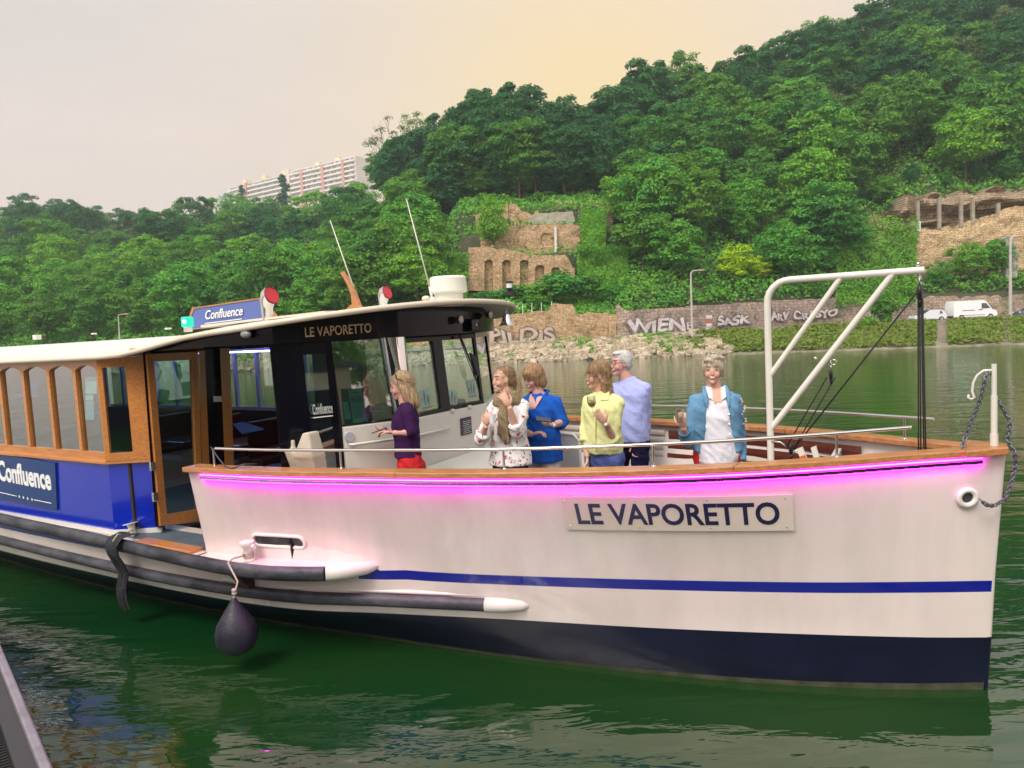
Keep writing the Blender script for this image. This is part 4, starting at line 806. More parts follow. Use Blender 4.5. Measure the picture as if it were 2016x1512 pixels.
# davit
g = MB(); arc = [(1.56-.17*(1-math.cos(a)), 0, 2.79+.17*math.sin(a)) for a in [R_(15*k) for k in range(1, 7)]]
g.tube([(1.56, 0, .7), (1.56, 0, 2.2), (1.56, 0, 2.79)]+arc+[(1.2, 0, 2.96), (.47, 0, 2.96)], .0265, 14)
dv = g.obj('davit', white, boat, smooth=50)
g = MB(); g.tube([(1.56, 0, 2.20), (1.02, 0, 2.95)], .021, 12); g.obj('strut', white, dv, smooth=50)
g = MB(); g.tube([(1.555, 0, 1.78), (.67, 0, 2.95)], .024, 12); g.obj('strut', white, dv, smooth=50)
g = MB(); g.tube([(.51, 0, 2.99), (.51, 0, 3.02)], .009, 8); g.tube([(1.2, 0, 2.335), (1.22, 0, 2.35)], .012, 8); g.obj('eye_bolt', steel, dv, smooth='all')
# name board on the hull
lets = mat('letter_navy', (.015, .012, .06), .35); board = mat('board_cream', (.74, .66, .54), .4, var=.06, vscale=3)
def hull_s(px, py, z):
    best = None
    for k in range(0, 500):
        s = .2+k*.012; w = BM @ (hullpt(s, z)+Vector((0, .012, 0))); d = w-Vector((0, 0, EYE)); x = 1008+F*d.dot(CR)/d.dot(CF)
        if best is None or abs(x-px) < best[0]: best = (abs(x-px), s)
    return best[1]
def hull_z(s, py):
    zz = .6
    for k in range(400):
        z = .7+k*.0025; w = BM @ (hullpt(s, z)+Vector((0, .012, 0))); d = w-Vector((0, 0, EYE)); y = 756-F*d.dot(CU)/d.dot(CF)
        if abs(y-py) < 1.2: zz = z
    return zz
sA = hull_s(1107, 0, 1.3); sB = hull_s(1562, 0, 1.3); zA1, zA0 = hull_z(sA, 979), hull_z(sA, 1043); zB1, zB0 = hull_z(sB, 974), hull_z(sB, 1045); zm = hull_z((sA+sB)/2, 977)
print('board', sA, sB, zA0, zA1, zB0, zB1, zm)
def onhull(s, z, off): p = hullpt(s, z); q = hullpt(s+.05, z); n = Vector((-(q.y-p.y), q.x-p.x, 0)).normalized(); return p+n*off
g = MB(); n = 30
def bz(q, v): a0, a1 = zA0+(zB0-zA0)*q, zA1+(zB1-zA1)*q; return a0+(a1-a0)*v
rows = [[onhull(sA+.02*(1-v)*(1 if True else 0)*-1*(0)+(sB-sA)*q, bz(q, v), o) for v, o in ((0, .002), (0, .016), (1, .016), (1, .002))] for q in [k/n for k in range(n+1)]]
g.grid(rows, closed=True); g.add(rows[0], [(0, 1, 2, 3)]); g.add(rows[-1], [(3, 2, 1, 0)]); nb = g.obj('name_board', board, boat, smooth=40)
W0 = max(v[0] for v in text_mesh('LE VAPORETTO', 1, lambda x, y, z: (x, y, z)).v); Lq = sB-sA
text_mesh('LE VAPORETTO', 1, lambda x, y, z: onhull(sA+Lq*(.055+.885*x/W0), bz(.055+.885*x/W0, .20+.60*y/.70), .0175+z*.3), .004, .022).obj('lettering', lets, nb, recalc=True)
g = MB()
for q, v in [(.02, .88), (.34, .9), (.65, .9), (.97, .9), (.02, .12), (.34, .1), (.65, .1), (.97, .1)]: g.ell(onhull(sA+Lq*q, bz(q, v), .016), .006, 8)
g.obj('screws', steel, nb)
# fairlead slot, bollard, hawse ring
def oval(g, P, r): g.tube(P, r, 8, closed=True)
s0, s1 = 5.13, 5.66; zz = .93; hh = .055; P = []
for k in range(28):
    a = 2*math.pi*k/28; cs, sn = math.cos(a), math.sin(a); x = (s0+s1)/2+(1 if cs > 0 else -1)*((s1-s0)/2-hh)+hh*cs if abs(cs) > .05 else (s0+s1)/2; P.append(onhull(x, zz+hh*sn, .008))
g = MB(); oval(g, P, .016); fl_ = g.obj('fairlead', white, boat, smooth='all')
g = MB(); g.grid([[onhull(s0+hh*.4+(s1-s0-hh*.8)*q, zz-hh*.85, .004), onhull(s0+hh*.4+(s1-s0-hh*.8)*q, zz+hh*.85, .004)] for q in (0, .25, .5, .75, 1)]); g.obj('opening', mat('opening_dark', (.09, .09, .10), .8, var=.7, vscale=9), fl_)
def bollard(c, tilt=0, sc=1):
    g = MB(); c = Vector(c); g.lathe([(.05*sc, 0), (.05*sc, .008), (.034*sc, .012), (.034*sc, .09*sc), (.045*sc, .1*sc), (.055*sc, .115*sc), (.05*sc, .135*sc), (.02*sc, .14*sc)], c, 16); g.tube([c+Vector((-.075*sc, 0, .105*sc)), c+Vector((.075*sc, 0, .105*sc))], .015*sc, 8); return g.obj('bollard', white, boat, smooth=50)
bc = bt(489, 1098, z=.80); bollard((bc.x, bc.y, .778), sc=1.25); b2c = bt(262, 1047, z=.82); 
g = MB(); c = Vector((b2c.x, b2c.y, .78)); g.lathe([(.035, 0), (.035, .10), (.04, .12), (.075, .125), (.075, .132), (.02, .134)], c, 16, Matrix.Rotation(R_(12), 3, 'Y')); g.obj('bollard', white, boat, smooth=50)
hc = bt(1927, 981, t=.14); hz = hc.z; hs = hull_s(1927, 0, hz); P = [onhull(hs+.052*math.cos(a), hz+.055*math.sin(a), .012) for a in [2*math.pi*k/20 for k in range(20)]]
g = MB(); oval(g, P, .020); hr = g.obj('hawse_ring', white, boat, smooth='all'); g = MB(); g.add([onhull(hs+.036*math.cos(a), hz+.037*math.sin(a), .006) for a in [2*math.pi*k/16 for k in range(16)]], [tuple(range(16))]); g.obj('opening', MATS['opening_dark'], hr)

# ------------------------------------------------------------------ cabin
CT = 1.85; CP = [(14, CT), (7.70, CT), (7.28, 1.58), (7.28, .84)]        # starboard outline from aft to the entrance
def strip(g, path, z0, z1, th=.03, side=1, mi=None, zf=None):
    for (a, b2) in zip(path, path[1:]):
        a, b2 = Vector((a[0], a[1]*side, 0)), Vector((b2[0], b2[1]*side, 0)); d = (b2-a).normalized(); n = Vector((-d.y, d.x, 0))*th*(1 if side > 0 else -1)
        za, zb = (zf(a.x), zf(b2.x)) if zf else (z1, z1); g.hexa([a+Vector((0, 0, z0)), b2+Vector((0, 0, z0)), b2+n+Vector((0, 0, z0)), a+n+Vector((0, 0, z0))], [a+Vector((0, 0, za)), b2+Vector((0, 0, zb)), b2+n+Vector((0, 0, zb)), a+n+Vector((0, 0, za))], mi)
for side in (1, -1):
    g = MB(); strip(g, CP[:3], .80, 1.515, .04, side); g.obj('lower_panel', blue, boat)
    g = MB(); strip(g, [(14, CT+.03), (7.72, CT+.03), (7.27, 1.61)], .785, .83, .05, side); g.obj('toe_rail', white, boat)
    g = MB(); strip(g, [(14, CT+.035), (7.69, CT+.035), (7.24, 1.60)], 1.515, 1.55, .09, side); g.obj('window_ledge', teak, boat, bevel=.006)
    # window frames along the side: arched panes
    pil = [7.72, 8.17, 8.68, 9.21, 9.73, 10.25, 10.77, 11.29, 11.81, 12.33, 12.85, 13.37, 13.9]; zt = 2.60
    for i, (a, b2) in enumerate(zip(pil, pil[1:])):
        g = MB(); w = .028; z0, zs, zp = 1.63, 2.475, 2.53; a_, b_ = a+w, b2-w; n = 12; y0, y1 = side*CT, side*(CT-.05)
        arch = [(a_+(b_-a_)*k/n, zs+(zp-zs)*math.sin(math.pi*k/n)**.8) for k in range(n+1)]
        for yy in (y0, y1):
            o = [(a, yy, 1.55), (b2, yy, 1.55), (b2, yy, z0), (a, yy, z0)]; g.add(o, [(0, 1, 2, 3)])
            g.add([(a, yy, z0), (a_, yy, z0), (a_, yy, zs), (a, yy, zs)], [(0, 1, 2, 3)]); g.add([(b_, yy, z0), (b2, yy, z0), (b2, yy, zs), (b_, yy, zs)], [(0, 1, 2, 3)])
            top = [(a, yy, zs)]+[(x, yy, z) for x, z in arch]+[(b2, yy, zs)]; m_ = len(top); tt = [(a, yy, zt)]+[(x, yy, zt) for x, z in arch]+[(b2, yy, zt)]
            g.add(top+tt, [(k, k+1, m_+k+1, m_+k) for k in range(m_-1)])
        loop = [(a_, z0), (b_, z0)]+[(x, z) for x, z in arch[::-1]]; m_ = len(loop)
        g.add([(x, y0, z) for x, z in loop]+[(x, y1, z) for x, z in loop], [(k, (k+1) % m_, m_+(k+1) % m_, m_+k) for k in range(m_)])
        wf = g.obj('window', teak if side > 0 else mat('frame_inner', (.30, .30, .42), .6), boat)
        g = MB(); g.add([(x, side*(CT-.03), z) for x, z in loop], [tuple(range(m_))]); g.obj('pane', glass, wf)
        if i in (0, 1, 2, 3) and side > 0 and False: pass
    # chamfer with a small window
    A_, B_ = Vector((7.70, CT, 0)), Vector((7.28, 1.58, 0)); d = (B_-A_); n_ = Vector((-d.y, d.x, 0)).normalized()*-.04
    g = MB()
    def ch(q0, q1, z0, z1, e=0):
        a, b2 = A_+d*q0, A_+d*q1; pts = [a, b2, b2+n_, a+n_]; pts = [Vector((p.x, p.y*side, 0)) for p in pts]; g.hexa([p+Vector((0, 0, z0)) for p in pts], [p+Vector((0, 0, z1)) for p in pts])
    ch(0, 1, 1.55, 1.63); ch(0, 1, 2.50, 2.60); ch(0, .10, 1.63, 2.5); ch(.56, 1, 1.63, 2.5); cf = g.obj('corner_window', teak, boat)
    g = MB(); a, b2 = A_+d*.1+n_*.5, A_+d*.56+n_*.5; g.add([(a.x, a.y*side, 1.63), (b2.x, b2.y*side, 1.63), (b2.x, b2.y*side, 2.5), (a.x, a.y*side, 2.5)], [(0, 1, 2, 3)]); g.obj('pane', glass, cf)
    g = MB(); strip(g, [(14, CT-.01), (7.70, CT-.01), (7.28, 1.57)], 2.60, 2.63, .05, side); g.obj('top_rail', teak, boat)
# posters in the windows (seen through the glass)
pap = mat('paper_blue', (.25, .5, .62), .7); papw = mat('paper_pale', (.55, .72, .68), .7); papb = mat('paper_bright_blue', (.12, .25, .72), .7)
def paper(name, px0, px1, py0, py1, t_, m_, par=boat):
    a, b2, c, d = bt(px0, py0, t=t_), bt(px1, py0, t=t_), bt(px1, py1, t=t_), bt(px0, py1, t=t_); g = MB(); g.hexa([a, b2, c, d], [p+Vector((0, .004, 0)) for p in (a, b2, c, d)]); return g.obj(name, m_, par)
paper('notice', 169, 191, 742, 775, CT-.06, papw); paper('notice', 169, 190, 742, 751, CT-.055, pap); paper('notice', 169, 184, 777, 788, CT-.06, papw); paper('notice', 169, 185, 789, 826, CT-.06, pap); paper('notice', 60, 75, 753, 778, CT-.3, papb); paper('notice', 30, 75, 775, 782, CT-.31, papb)
# name plate on the blue side
pl = [bt(-90, 877, t=CT+.02), bt(108, 912, t=CT+.02), bt(112, 1005, t=CT+.02), bt(-90, 965, t=CT+.02)]
g = MB(); g.hexa(pl, [p-Vector((0, .03, 0)) for p in pl]); np_ = g.obj('name_plate', mat('plate_navy', (.012, .045, .17), .35), boat)
wl = mat('letter_white', (.86, .86, .84), .4); W1 = max(v[0] for v in text_mesh('Confluence', 1, lambda x, y, z: (x, y, z)).v)
q0, q1 = bt(-2, 944, t=CT+.024), bt(101, 964, t=CT+.024); hh = .235
text_mesh('Confluence', 1, lambda x, y, z: q0+(q1-q0)*(x/W1)+Vector((0, z*.5, y*hh/.72)), .006, .028).obj('lettering', wl, np_)
g = MB()
for a, b2 in (((-2, 969), (33, 977)), ((67, 984), (101, 991))): g.tube([bt(*a, t=CT+.026), bt(*b2, t=CT+.026)], .004, 4)
for x, y in ((38, 977.5), (46, 979.5), (54.5, 981.5), (63, 983.5)):
    c = bt(x, y, t=CT+.026); g.add([c+Vector((math.sin(math.pi*k/5)*(.024 if k % 2 == 0 else .010), 0, math.cos(math.pi*k/5)*(.024 if k % 2 == 0 else .010))) for k in range(10)], [tuple(range(10))])
g.obj('stars', wl, np_)
# ------------------------------------------------------------------ entrance bulkhead at x = 7.28: glazed teak door, louvre
def qd(px, py, s): return bt(px, py, s=s)
def tframe(name, pts_out, pts_in, s, th, m, par=boat):
    o = [qd(x, y, s) for x, y in pts_out]; i_ = [qd(x, y, s) for x, y in pts_in]; b_ = Vector((th, 0, 0)); g = MB(); n = len(o)
    V = o+i_+[p+b_ for p in o]+[p+b_ for p in i_]; fs = []
    for k in range(n):
        k2 = (k+1) % n; fs += [(k, k2, n+k2, n+k), (2*n+k, 3*n+k, 3*n+k2, 2*n+k2), (k, 2*n+k, 2*n+k2, k2), (n+k, n+k2, 3*n+k2, 3*n+k)]
    g.add(V, fs); return g.obj(name, m, par, bevel=.004)
SD = 7.20
door = tframe('door', [(289, 697), (391, 692), (400, 1026), (316, 1036)], [(303, 712), (378, 708), (389, 1003), (329, 1013)], SD, .05, teak)
g = MB(); g.add([qd(x, y, SD+.025) for x, y in ((303, 712), (378, 708), (389, 1003), (329, 1013))], [(0, 1, 2, 3)]); g.obj('pane', gteal, door)
g = MB(); g.hexa([qd(x, y, SD+.03) for x, y in ((281, 696), (289, 696), (316, 1036), (306, 1037))], [qd(x, y, SD+.12) for x, y in ((281, 696), (289, 696), (316, 1036), (306, 1037))]); jb = g.obj('door_jamb', blackp, boat)
g = MB()
for py in (918, 978): c = qd(300 if py < 950 else 305, py, SD); g.box(c, (.03, .05, .09))
g.obj('hinge', steel, jb, bevel=.004)
g = MB(); g.hexa([qd(x, y, SD+.02) for x, y in ((391, 690), (403, 690), (413, 930), (398, 930))], [qd(x, y, SD+.10) for x, y in ((391, 690), (403, 690), (413, 930), (398, 930))]); g.obj('door_post', teak, boat)
g = MB(); g.hexa([qd(x, y, SD+.06) for x, y in ((401, 688), (434, 686), (446, 1000), (410, 1000))], [qd(x, y, SD+.10) for x, y in ((401, 688), (434, 686), (446, 1000), (410, 1000))])
for k in range(11): a, b2 = qd(404+k*.4, 705+k*6.3, SD+.05), qd(431+k*.4, 704+k*6.3, SD+.05); g.tube([a, b2], .008, 5)
lv = g.obj('louvre_panel', blackp, boat); c = [qd(x, y, SD+.045) for x, y in ((420, 780), (436, 780), (437, 791), (421, 791))]; g = MB(); g.hexa(c, [p+Vector((.005, 0, 0)) for p in c]); g.obj('label_card', mat('card_white', (.85, .85, .85), .6), lv)
g = MB(); g.hexa([qd(x, y, SD) for x, y in ((433, 686), (452, 685), (464, 1000), (446, 1000))], [qd(x, y, SD+.10) for x, y in ((433, 686), (452, 685), (464, 1000), (446, 1000))]); g.obj('door_post', teak, boat)
g = MB(); g.hexa([qd(x, y, SD-.02) for x, y in ((255, 686), (400, 679), (401, 686), (255, 694))], [qd(x, y, SD+.06) for x, y in ((255, 686), (400, 679), (401, 686), (255, 694))]); g.obj('lintel', teak, boat, bevel=.004)
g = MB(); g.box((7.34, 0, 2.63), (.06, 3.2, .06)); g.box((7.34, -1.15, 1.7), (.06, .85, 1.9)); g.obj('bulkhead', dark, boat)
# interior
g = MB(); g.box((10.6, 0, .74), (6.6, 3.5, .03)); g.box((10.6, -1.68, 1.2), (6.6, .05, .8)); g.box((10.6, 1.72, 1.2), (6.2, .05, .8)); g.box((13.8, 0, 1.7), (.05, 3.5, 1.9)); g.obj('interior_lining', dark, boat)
for i in range(3):
    g = MB(); x = 8.0+i*1.25; g.box((x, -1.1, 1.20), (.75, .8, .06)); g.tube([(x, -1.1, .75), (x, -1.1, 1.2)], .04, 8); g.obj('table', mahog, boat, bevel=.01)
    for dx in (-.5, .5): g = MB(); g.box((x+dx*1.05, -1.1, 1.02), (.3, .9, .1)); g.box((x+dx*1.25, -1.1, 1.3), (.06, .9, .55)); g.obj('bench', mahog, boat, bevel=.02)
g = MB(); a = qd(500, 850, 7.7); g.hexa([a+Vector((0, y, z)) for y, z in ((-.15, 0), (.18, 0), (.18, .02), (-.15, .02))], [a+Vector((.25, y, z)) for y, z in ((-.05, .09), (.1, .09), (.1, .11), (-.05, .11))]); tag(g.obj('blue_bag', papb, boat), 'folded bright blue bag')
led_in = mat('cabin_light', (.3, .3, 1), .5, emit=(.35, .38, 1.0), es=9.0)
g = MB(); g.box((10.4, -1.55, 2.52), (5.6, .03, .02)); g.obj('cabin_light_strip', led_in, boat)
g = MB()
for i in range(14): g.ell((8+i*.22, -1.2+.3*math.sin(i*2.1), 2.60+.02*math.sin(i)), .012, 6)
g.obj('ceiling_spots', mat('spot_white', (1, 1, 1), .5, emit=(1, .95, .9), es=6), boat)

# ------------------------------------------------------------------ wheelhouse
K = [Vector((5.25, 1.72, 0)), Vector((4.72, .65, 0)), Vector((4.72, -.65, 0)), Vector((5.25, -1.72, 0))]; ZB, ZF = 1.87, 2.66
ctr = Vector((6, 0, 0)); TOPOFF = .07
def kp(i, q, z, off=0):
    a, b2 = K[i], K[i+1]; d = (b2-a).normalized(); n = Vector((d.y, -d.x, 0)); n = n if n.x < 0 else -n; lean = TOPOFF*max(0, (z-ZB)/(ZF-ZB)); p = a.lerp(b2, q); return Vector((p.x+lean, p.y, z))+n*off
def pane(g, i, q0, q1, z0, z1, o0=0, o1=-.04): g.hexa([kp(i, q0, z0, o0), kp(i, q1, z0, o0), kp(i, q1, z0, o1), kp(i, q0, z0, o1)], [kp(i, q0, z1, o0), kp(i, q1, z1, o0), kp(i, q1, z1, o1), kp(i, q0, z1, o1)])
def qk(px, i=0, z=ZB):
    best = (9e9, 0)
    for k in range(401):
        w = BM @ kp(i, k/400, z); d = w-Vector((0, 0, EYE)); x = 1008+F*d.dot(CR)/d.dot(CF)
        if abs(x-px) < best[0]: best = (abs(x-px), k/400)
    return best[1]
g = MB(); a, b2, c, d = qk(607), qk(618), qk(664), qk(676)
pane(g, 0, 0, a, .7, ZF+.02); pane(g, 0, c, d, .7, ZF+.02, .002); pane(g, 0, a, c, .7, .78); pane(g, 0, a, b2, .78, ZF, .001); pane(g, 0, b2, c, 2.55, ZF+.01, .001); wp = g.obj('pillar', blackp, boat)
g = MB(); pane(g, 0, b2, c, .78, 2.56, -.015, -.02); gd_ = g.obj('glass_door', gdark, boat)
g = MB(); g.tube([kp(0, b2-.02, 1.55, .05), kp(0, b2-.02, 1.8, .05)], .014, 8); g.obj('door_handle', white, gd_, smooth=True)
g = MB(); cq = c; W2 = W1
p0, p1 = kp(0, qk(621), 2.02, -.008), kp(0, qk(660), 2.02, -.008)
text_mesh('Confluence', 1, lambda x, y, z: p0+(p1-p0)*(x/W2)+Vector((0, 0, .13*y+z*.1)), .002, .02).obj('lettering', wl, gd_); g.v = []; g.tube([p0+Vector((0, 0, -.03)), p1+Vector((0, 0, -.03))], .004, 4); g.obj('underline', wl, gd_)
g = MB(); pane(g, 0, d, 1, ZB+.03, ZF, -.015, -.02); w1 = g.obj('side_screen', gdark, boat)
g = MB(); pane(g, 1, .02, .42, ZB+.06, ZF-.1, -.015, -.02); pane(g, 1, .51, .98, ZB+.06, ZF-.02, -.015, -.02); w2 = g.obj('windscreen', gclear, boat)
g = MB(); pane(g, 1, .40, .52, ZB, ZF, 0, -.05); pane(g, 1, 0, 1, ZB, ZB+.05, .001); pane(g, 1, .97, 1.0, ZB, ZF, .001, -.03); pane(g, 1, 0, 1, ZF-.06, ZF, .001); pane(g, 1, 0, .06, ZB, ZF, .002, -.03); g.obj('screen_frame', blackp, boat)
g = MB(); pane(g, 2, .0, 1, ZB, ZF, -.015, -.02); g.obj('side_screen', gclear, boat); g = MB(); pane(g, 2, .9, 1, ZB, ZF, 0, -.05); pane(g, 2, .0, 1, ZF-.06, ZF, .001); g.obj('pillar', blackp, boat)
# white bulkhead below the screens
g = MB(); pane(g, 0, d, 1, .7, ZB+.01, .03, -.03); pane(g, 1, 0, 1, .7, ZB+.01, .03, -.03); pane(g, 2, 0, 1, .7, ZB+.01, .03, -.03); bh = g.obj('front_bulkhead', white, boat, bevel=.006)
g = MB(); e1 = kp(0, qk(690, 0, 1.72), 1.72, .07); e2 = kp(0, .98, 1.72, .07); e3 = kp(1, .42, 1.72, .07); g.tube([e1+Vector((.04, 0, 0)), e1, e2, e3, e3+Vector((.04, 0, 0))], .013, 8); g.obj('grab_rail', white, bh, smooth=50)
g = MB(); c_ = kp(0, qk(685, 0, 1.8), 1.79, .035); M_ = Matrix.Rotation(R_(90), 3, 'Y'); g.lathe([(.045, -.01), (.045, .008), (.01, .012)], c_, 20, Matrix.Rotation(R_(-26), 3, 'Z') @ M_); g.obj('round_vent', mat('vent_grey', (.45, .45, .5), .5), bh)
g = MB(); pq = [kp(1, q, z, .034) for q, z in ((.60, 1.60), (.75, 1.60), (.75, 1.78), (.60, 1.78))]; g.hexa(pq, [p-Vector((.006, 0, 0)) for p in pq]); nc = g.obj('notice_plate', mat('plate_purple', (.07, .055, .09), .5), bh)
g = MB()
for k in range(7): g.tube([kp(1, .625+.01*(k % 2), 1.62+.02*k, .043), kp(1, .735-.02*(k % 3 == 1), 1.62+.02*k, .043)], .0022, 4)
g.obj('notice_text', wl, nc)
for q in (.50, .74): g = MB(); g.ell(kp(1, q, ZB+.01, .04), (.03, .03, .02), 10); g.obj('wiper_cap', white, bh, smooth='all')
# notices behind the windscreen
def sign(i, q0, z0, w, h, rot=0):
    a = kp(i, q0, z0, -.05); d = (K[i+1]-K[i]).normalized(); u = Vector((.08, 0, 1)).normalized(); c, s_ = math.cos(R_(rot)), math.sin(R_(rot)); dx, dz = d*c+u*s_, u*c-d*s_; n = Vector((-1, 0, 0))
    P = lambda x, y, o=0: a+dx*x+dz*y+n*o
    g = MB(); g.hexa([P(0, 0), P(w, 0), P(w, h), P(0, h)], [P(0, 0, .003), P(w, 0, .003), P(w, h, .003), P(0, h, .003)]); sg = g.obj('safety_notice', mat('notice_grey', (.50, .55, .56), .5), w2)
    g = MB()
    def bx(x0, x1, y0, y1, mi=0): g.hexa([P(x0, y0, .004), P(x1, y0, .004), P(x1, y1, .004), P(x0, y1, .004)], [P(x0, y0, .0055), P(x1, y0, .0055), P(x1, y1, .0055), P(x0, y1, .0055)], mi)
    def dot(x, y, r, mi=0): g.add([P(x+r*math.cos(t_), y+r*math.sin(t_), .0056) for t_ in [k*math.pi/6 for k in range(12)]], [tuple(range(12))], mi)
    bx(w*.36, w*.48, h*.22, h*.52); bx(w*.34, w*.5, h*.5, h*.78); dot(w*.42, h*.85, w*.065)                # standing figure
    bx(w*.64, w*.80, h*.35, h*.60); dot(w*.72, h*.67, w*.06); bx(w*.62, w*.68, h*.2, h*.38); bx(w*.76, w*.82, h*.2, h*.38)   # seated figure
    bx(w*.1, w*.95, h*.04, h*.12, 1)
    for t0, t1 in (((.12, .42), (.26, .56)), ((.26, .42), (.12, .56))): g.tube([P(w*t0[0], h*t0[1], .006), P(w*t1[0], h*t1[1], .006)], .004, 4, mi=1)
    g.tube([P(w*.84, h*.60, .006), P(w*.88, h*.54, .006), P(w*.97, h*.68, .006)], .004, 4, mi=2)
    g.obj('pictogram', [mat('ink_dark', (.03, .03, .035), .6), mat('ink_red', (.65, .05, .05), .6), mat('ink_green', (.04, .35, .08), .6)], sg)
sign(1, .20, ZB+.06, .17, .20, 2); sign(1, .53, ZB+.06, .17, .17, -14); sign(1, .84, ZB+.08, .16, .20, 3)
# green no smoking notice in the side screen
a = qk(700); P = lambda x, y, o=0: kp(0, a+x, ZB+.03+y, -.05+o)
g = MB(); g.hexa([P(0, 0), P(.12, 0), P(.10, .30), P(-.005, .30)], [P(0, 0, .003), P(.12, 0, .003), P(.10, .30, .003), P(-.005, .30, .003)]); g.hexa([P(-.06, .04), P(-.01, .04), P(-.02, .2), P(-.06, .2)], [P(-.06, .04, .003), P(-.01, .04, .003), P(-.02, .2, .003), P(-.06, .2, .003)]); ns = g.obj('no_smoking_notice', mat('notice_green', (.24, .68, .50), .5, emit=(.10, .36, .24), es=0.0), w1)
g = MB()
for cx in (.027, .078): 
    cpt = P(cx, .215, .005); g.tube([P(cx+.021*math.cos(t_), .215+.030*math.sin(t_), .005) for t_ in [k*math.pi/9 for k in range(18)]], .003, 4, closed=True); g.tube([P(cx-.015, .235, .005), P(cx+.015, .195, .005)], .003, 4); g.tube([P(cx-.013, .21, .006), P(cx+.013, .22, .006)], .003, 4)
for k in range(5): g.tube([P(.01, .05+.022*k, .005), P(.095, .05+.022*k, .005)], .0018, 3)
g.tube([P(.01, .275, .005), P(.085, .275, .005)], .003, 3); g.obj('pictogram', MATS['ink_dark'], ns)
# chrome corner column
g = MB(); chrome = mat('chrome', (.86, .86, .88), .04, 1.0)
rows = []
for k in range(9):
    z = ZB+.0+(ZF-ZB)*k/8; r_ = .085+.035*(k/8); c_ = kp(0, 1, z, 0)+Vector((.05+.0*k, .03, 0)); rows.append([c_+Vector((-r_*math.cos(a), r_*1.15*math.sin(a), 0)) for a in [R_(-60+12*j) for j in range(16)]])
g.grid(rows); g.grid([[p*1+Vector((.012, -.004, 0)) for p in r_] for r_ in rows]); g.obj('corner_column', chrome, boat, smooth='all')
# helm and wheel inside
g = MB(); g.box((5.25, -.15, 1.55), (.4, 1.3, .5)); g.box((5.1, -.6, 1.86), (.15, .3, .12)); hm = g.obj('helm_console', dark, boat, bevel=.02)
g = MB(); g.tube([(5.2, .28+.13*math.cos(a), 2.35+.13*math.sin(a)) for a in [k*math.pi/10 for k in range(20)]], .01, 6, closed=True); g.obj('mirror_ring', steel, hm)
g = MB(); P_ = [kp(1, .72, 2.64, .05), kp(1, .84, 2.30, .05), kp(1, .90, 1.98, .05)]; g.tube(P_, [.012, .009, .006], 6); g.tube([kp(1, .70, 2.64, .05), kp(1, .80, 2.33, .05), kp(1, .88, 2.1, .05)], .005, 5); g.hexa([kp(1, .80, 2.45, .06), kp(1, .88, 2.40, .06), kp(1, .9, 2.2, .06), kp(1, .86, 2.2, .06)], [kp(1, .80, 2.45, .085), kp(1, .88, 2.40, .085), kp(1, .9, 2.2, .085), kp(1, .86, 2.2, .085)]); g.obj('wiper', MATS['ink_dark'], boat)
# ------------------------------------------------------------------ roof
zef = cub([(3.6, 2.885), (4.2, 2.88), (5, 2.86), (5.6, 2.82), (6.2, 2.785), (6.7, 2.72), (7.1, 2.665), (7.5, 2.645), (8.5, 2.64), (10, 2.63), (14, 2.62)])
wf = cub([(4.32, 0), (4.335, .40), (4.42, .80), (4.57, 1.15), (4.8, 1.5), (5.1, 1.75), (5.5, 1.81), (6.4, 1.86), (7.4, 1.93), (14, 1.93)])
CAMB = .165
rz = lambda s, t: zef(s)+interp(s, [(5, .115), (6.8, .165)])*(1-(t/1.85)**2)
rs = [4.32, 4.323, 4.33, 4.345, 4.37, 4.41, 4.47, 4.55, 4.62, 4.7, 4.9, 5.15, 5.4, 5.7, 6, 6.3, 6.6, 6.9, 7.2, 7.5, 8, 9, 10, 11.5, 14]; nt_ = 16; up_ = []; dn = []
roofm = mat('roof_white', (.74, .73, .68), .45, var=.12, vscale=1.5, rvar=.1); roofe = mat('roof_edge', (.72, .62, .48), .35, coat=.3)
for s in rs:
    w = max(wf(s), .02); up_.append([Vector((s, w*(1-2*j/nt_), rz(s, w*(1-2*j/nt_))+.0)) for j in range(nt_+1)])
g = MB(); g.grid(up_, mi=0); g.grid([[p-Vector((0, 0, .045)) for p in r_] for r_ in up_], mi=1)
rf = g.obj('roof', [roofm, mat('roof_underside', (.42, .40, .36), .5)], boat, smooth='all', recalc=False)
edge = [r_[0] for r_ in up_[::-1]]+[r_[-1] for r_ in up_]; g = MB(); g.tube([p-Vector((0, 0, .022)) for p in edge], .026, 8); g.obj('roof_edge', roofe, rf, smooth='all')
# fascia
fpath = [(7.28, 1.82), (6.3, 1.79), (5.5, 1.76), (5.28, 1.72), (5.05, 1.28), (4.86, .90), (4.76, .72), (4.715, .60), (4.69, .45), (4.67, -.1), (4.67, -.65), (5.22, -1.74), (6.2, -1.79), (7.28, -1.82)]
g = MB(); rows = [[Vector((s, t_, ZF if s < 6.6 else ZF-.03)), Vector((s+.01, t_, rz(s, t_)-.03))] for s, t_ in fpath]; g.grid(rows); g.grid([[p+Vector((.03, 0, 0)) for p in r_] for r_ in rows])
fs_ = g.obj('fascia', blackp, rf, smooth=35)
def fpos(u):     # along the starboard part of the fascia
    pts = [Vector((a, b2, 0)) for a, b2 in fpath[3:7]]; L_ = [(pts[k+1]-pts[k]).length for k in range(3)]; d_ = u
    for k in range(3):
        if d_ <= L_[k] or k == 2: q = pts[k]+(pts[k+1]-pts[k])*(d_/L_[k]); dr = (pts[k+1]-pts[k]).normalized(); return q, Vector((dr.y, -dr.x, 0)) if dr.y*1 < 0 and dr.y != 0 and (Vector((dr.y, -dr.x, 0)).x < 0) else Vector((-dr.y, dr.x, 0))
        d_ -= L_[k]
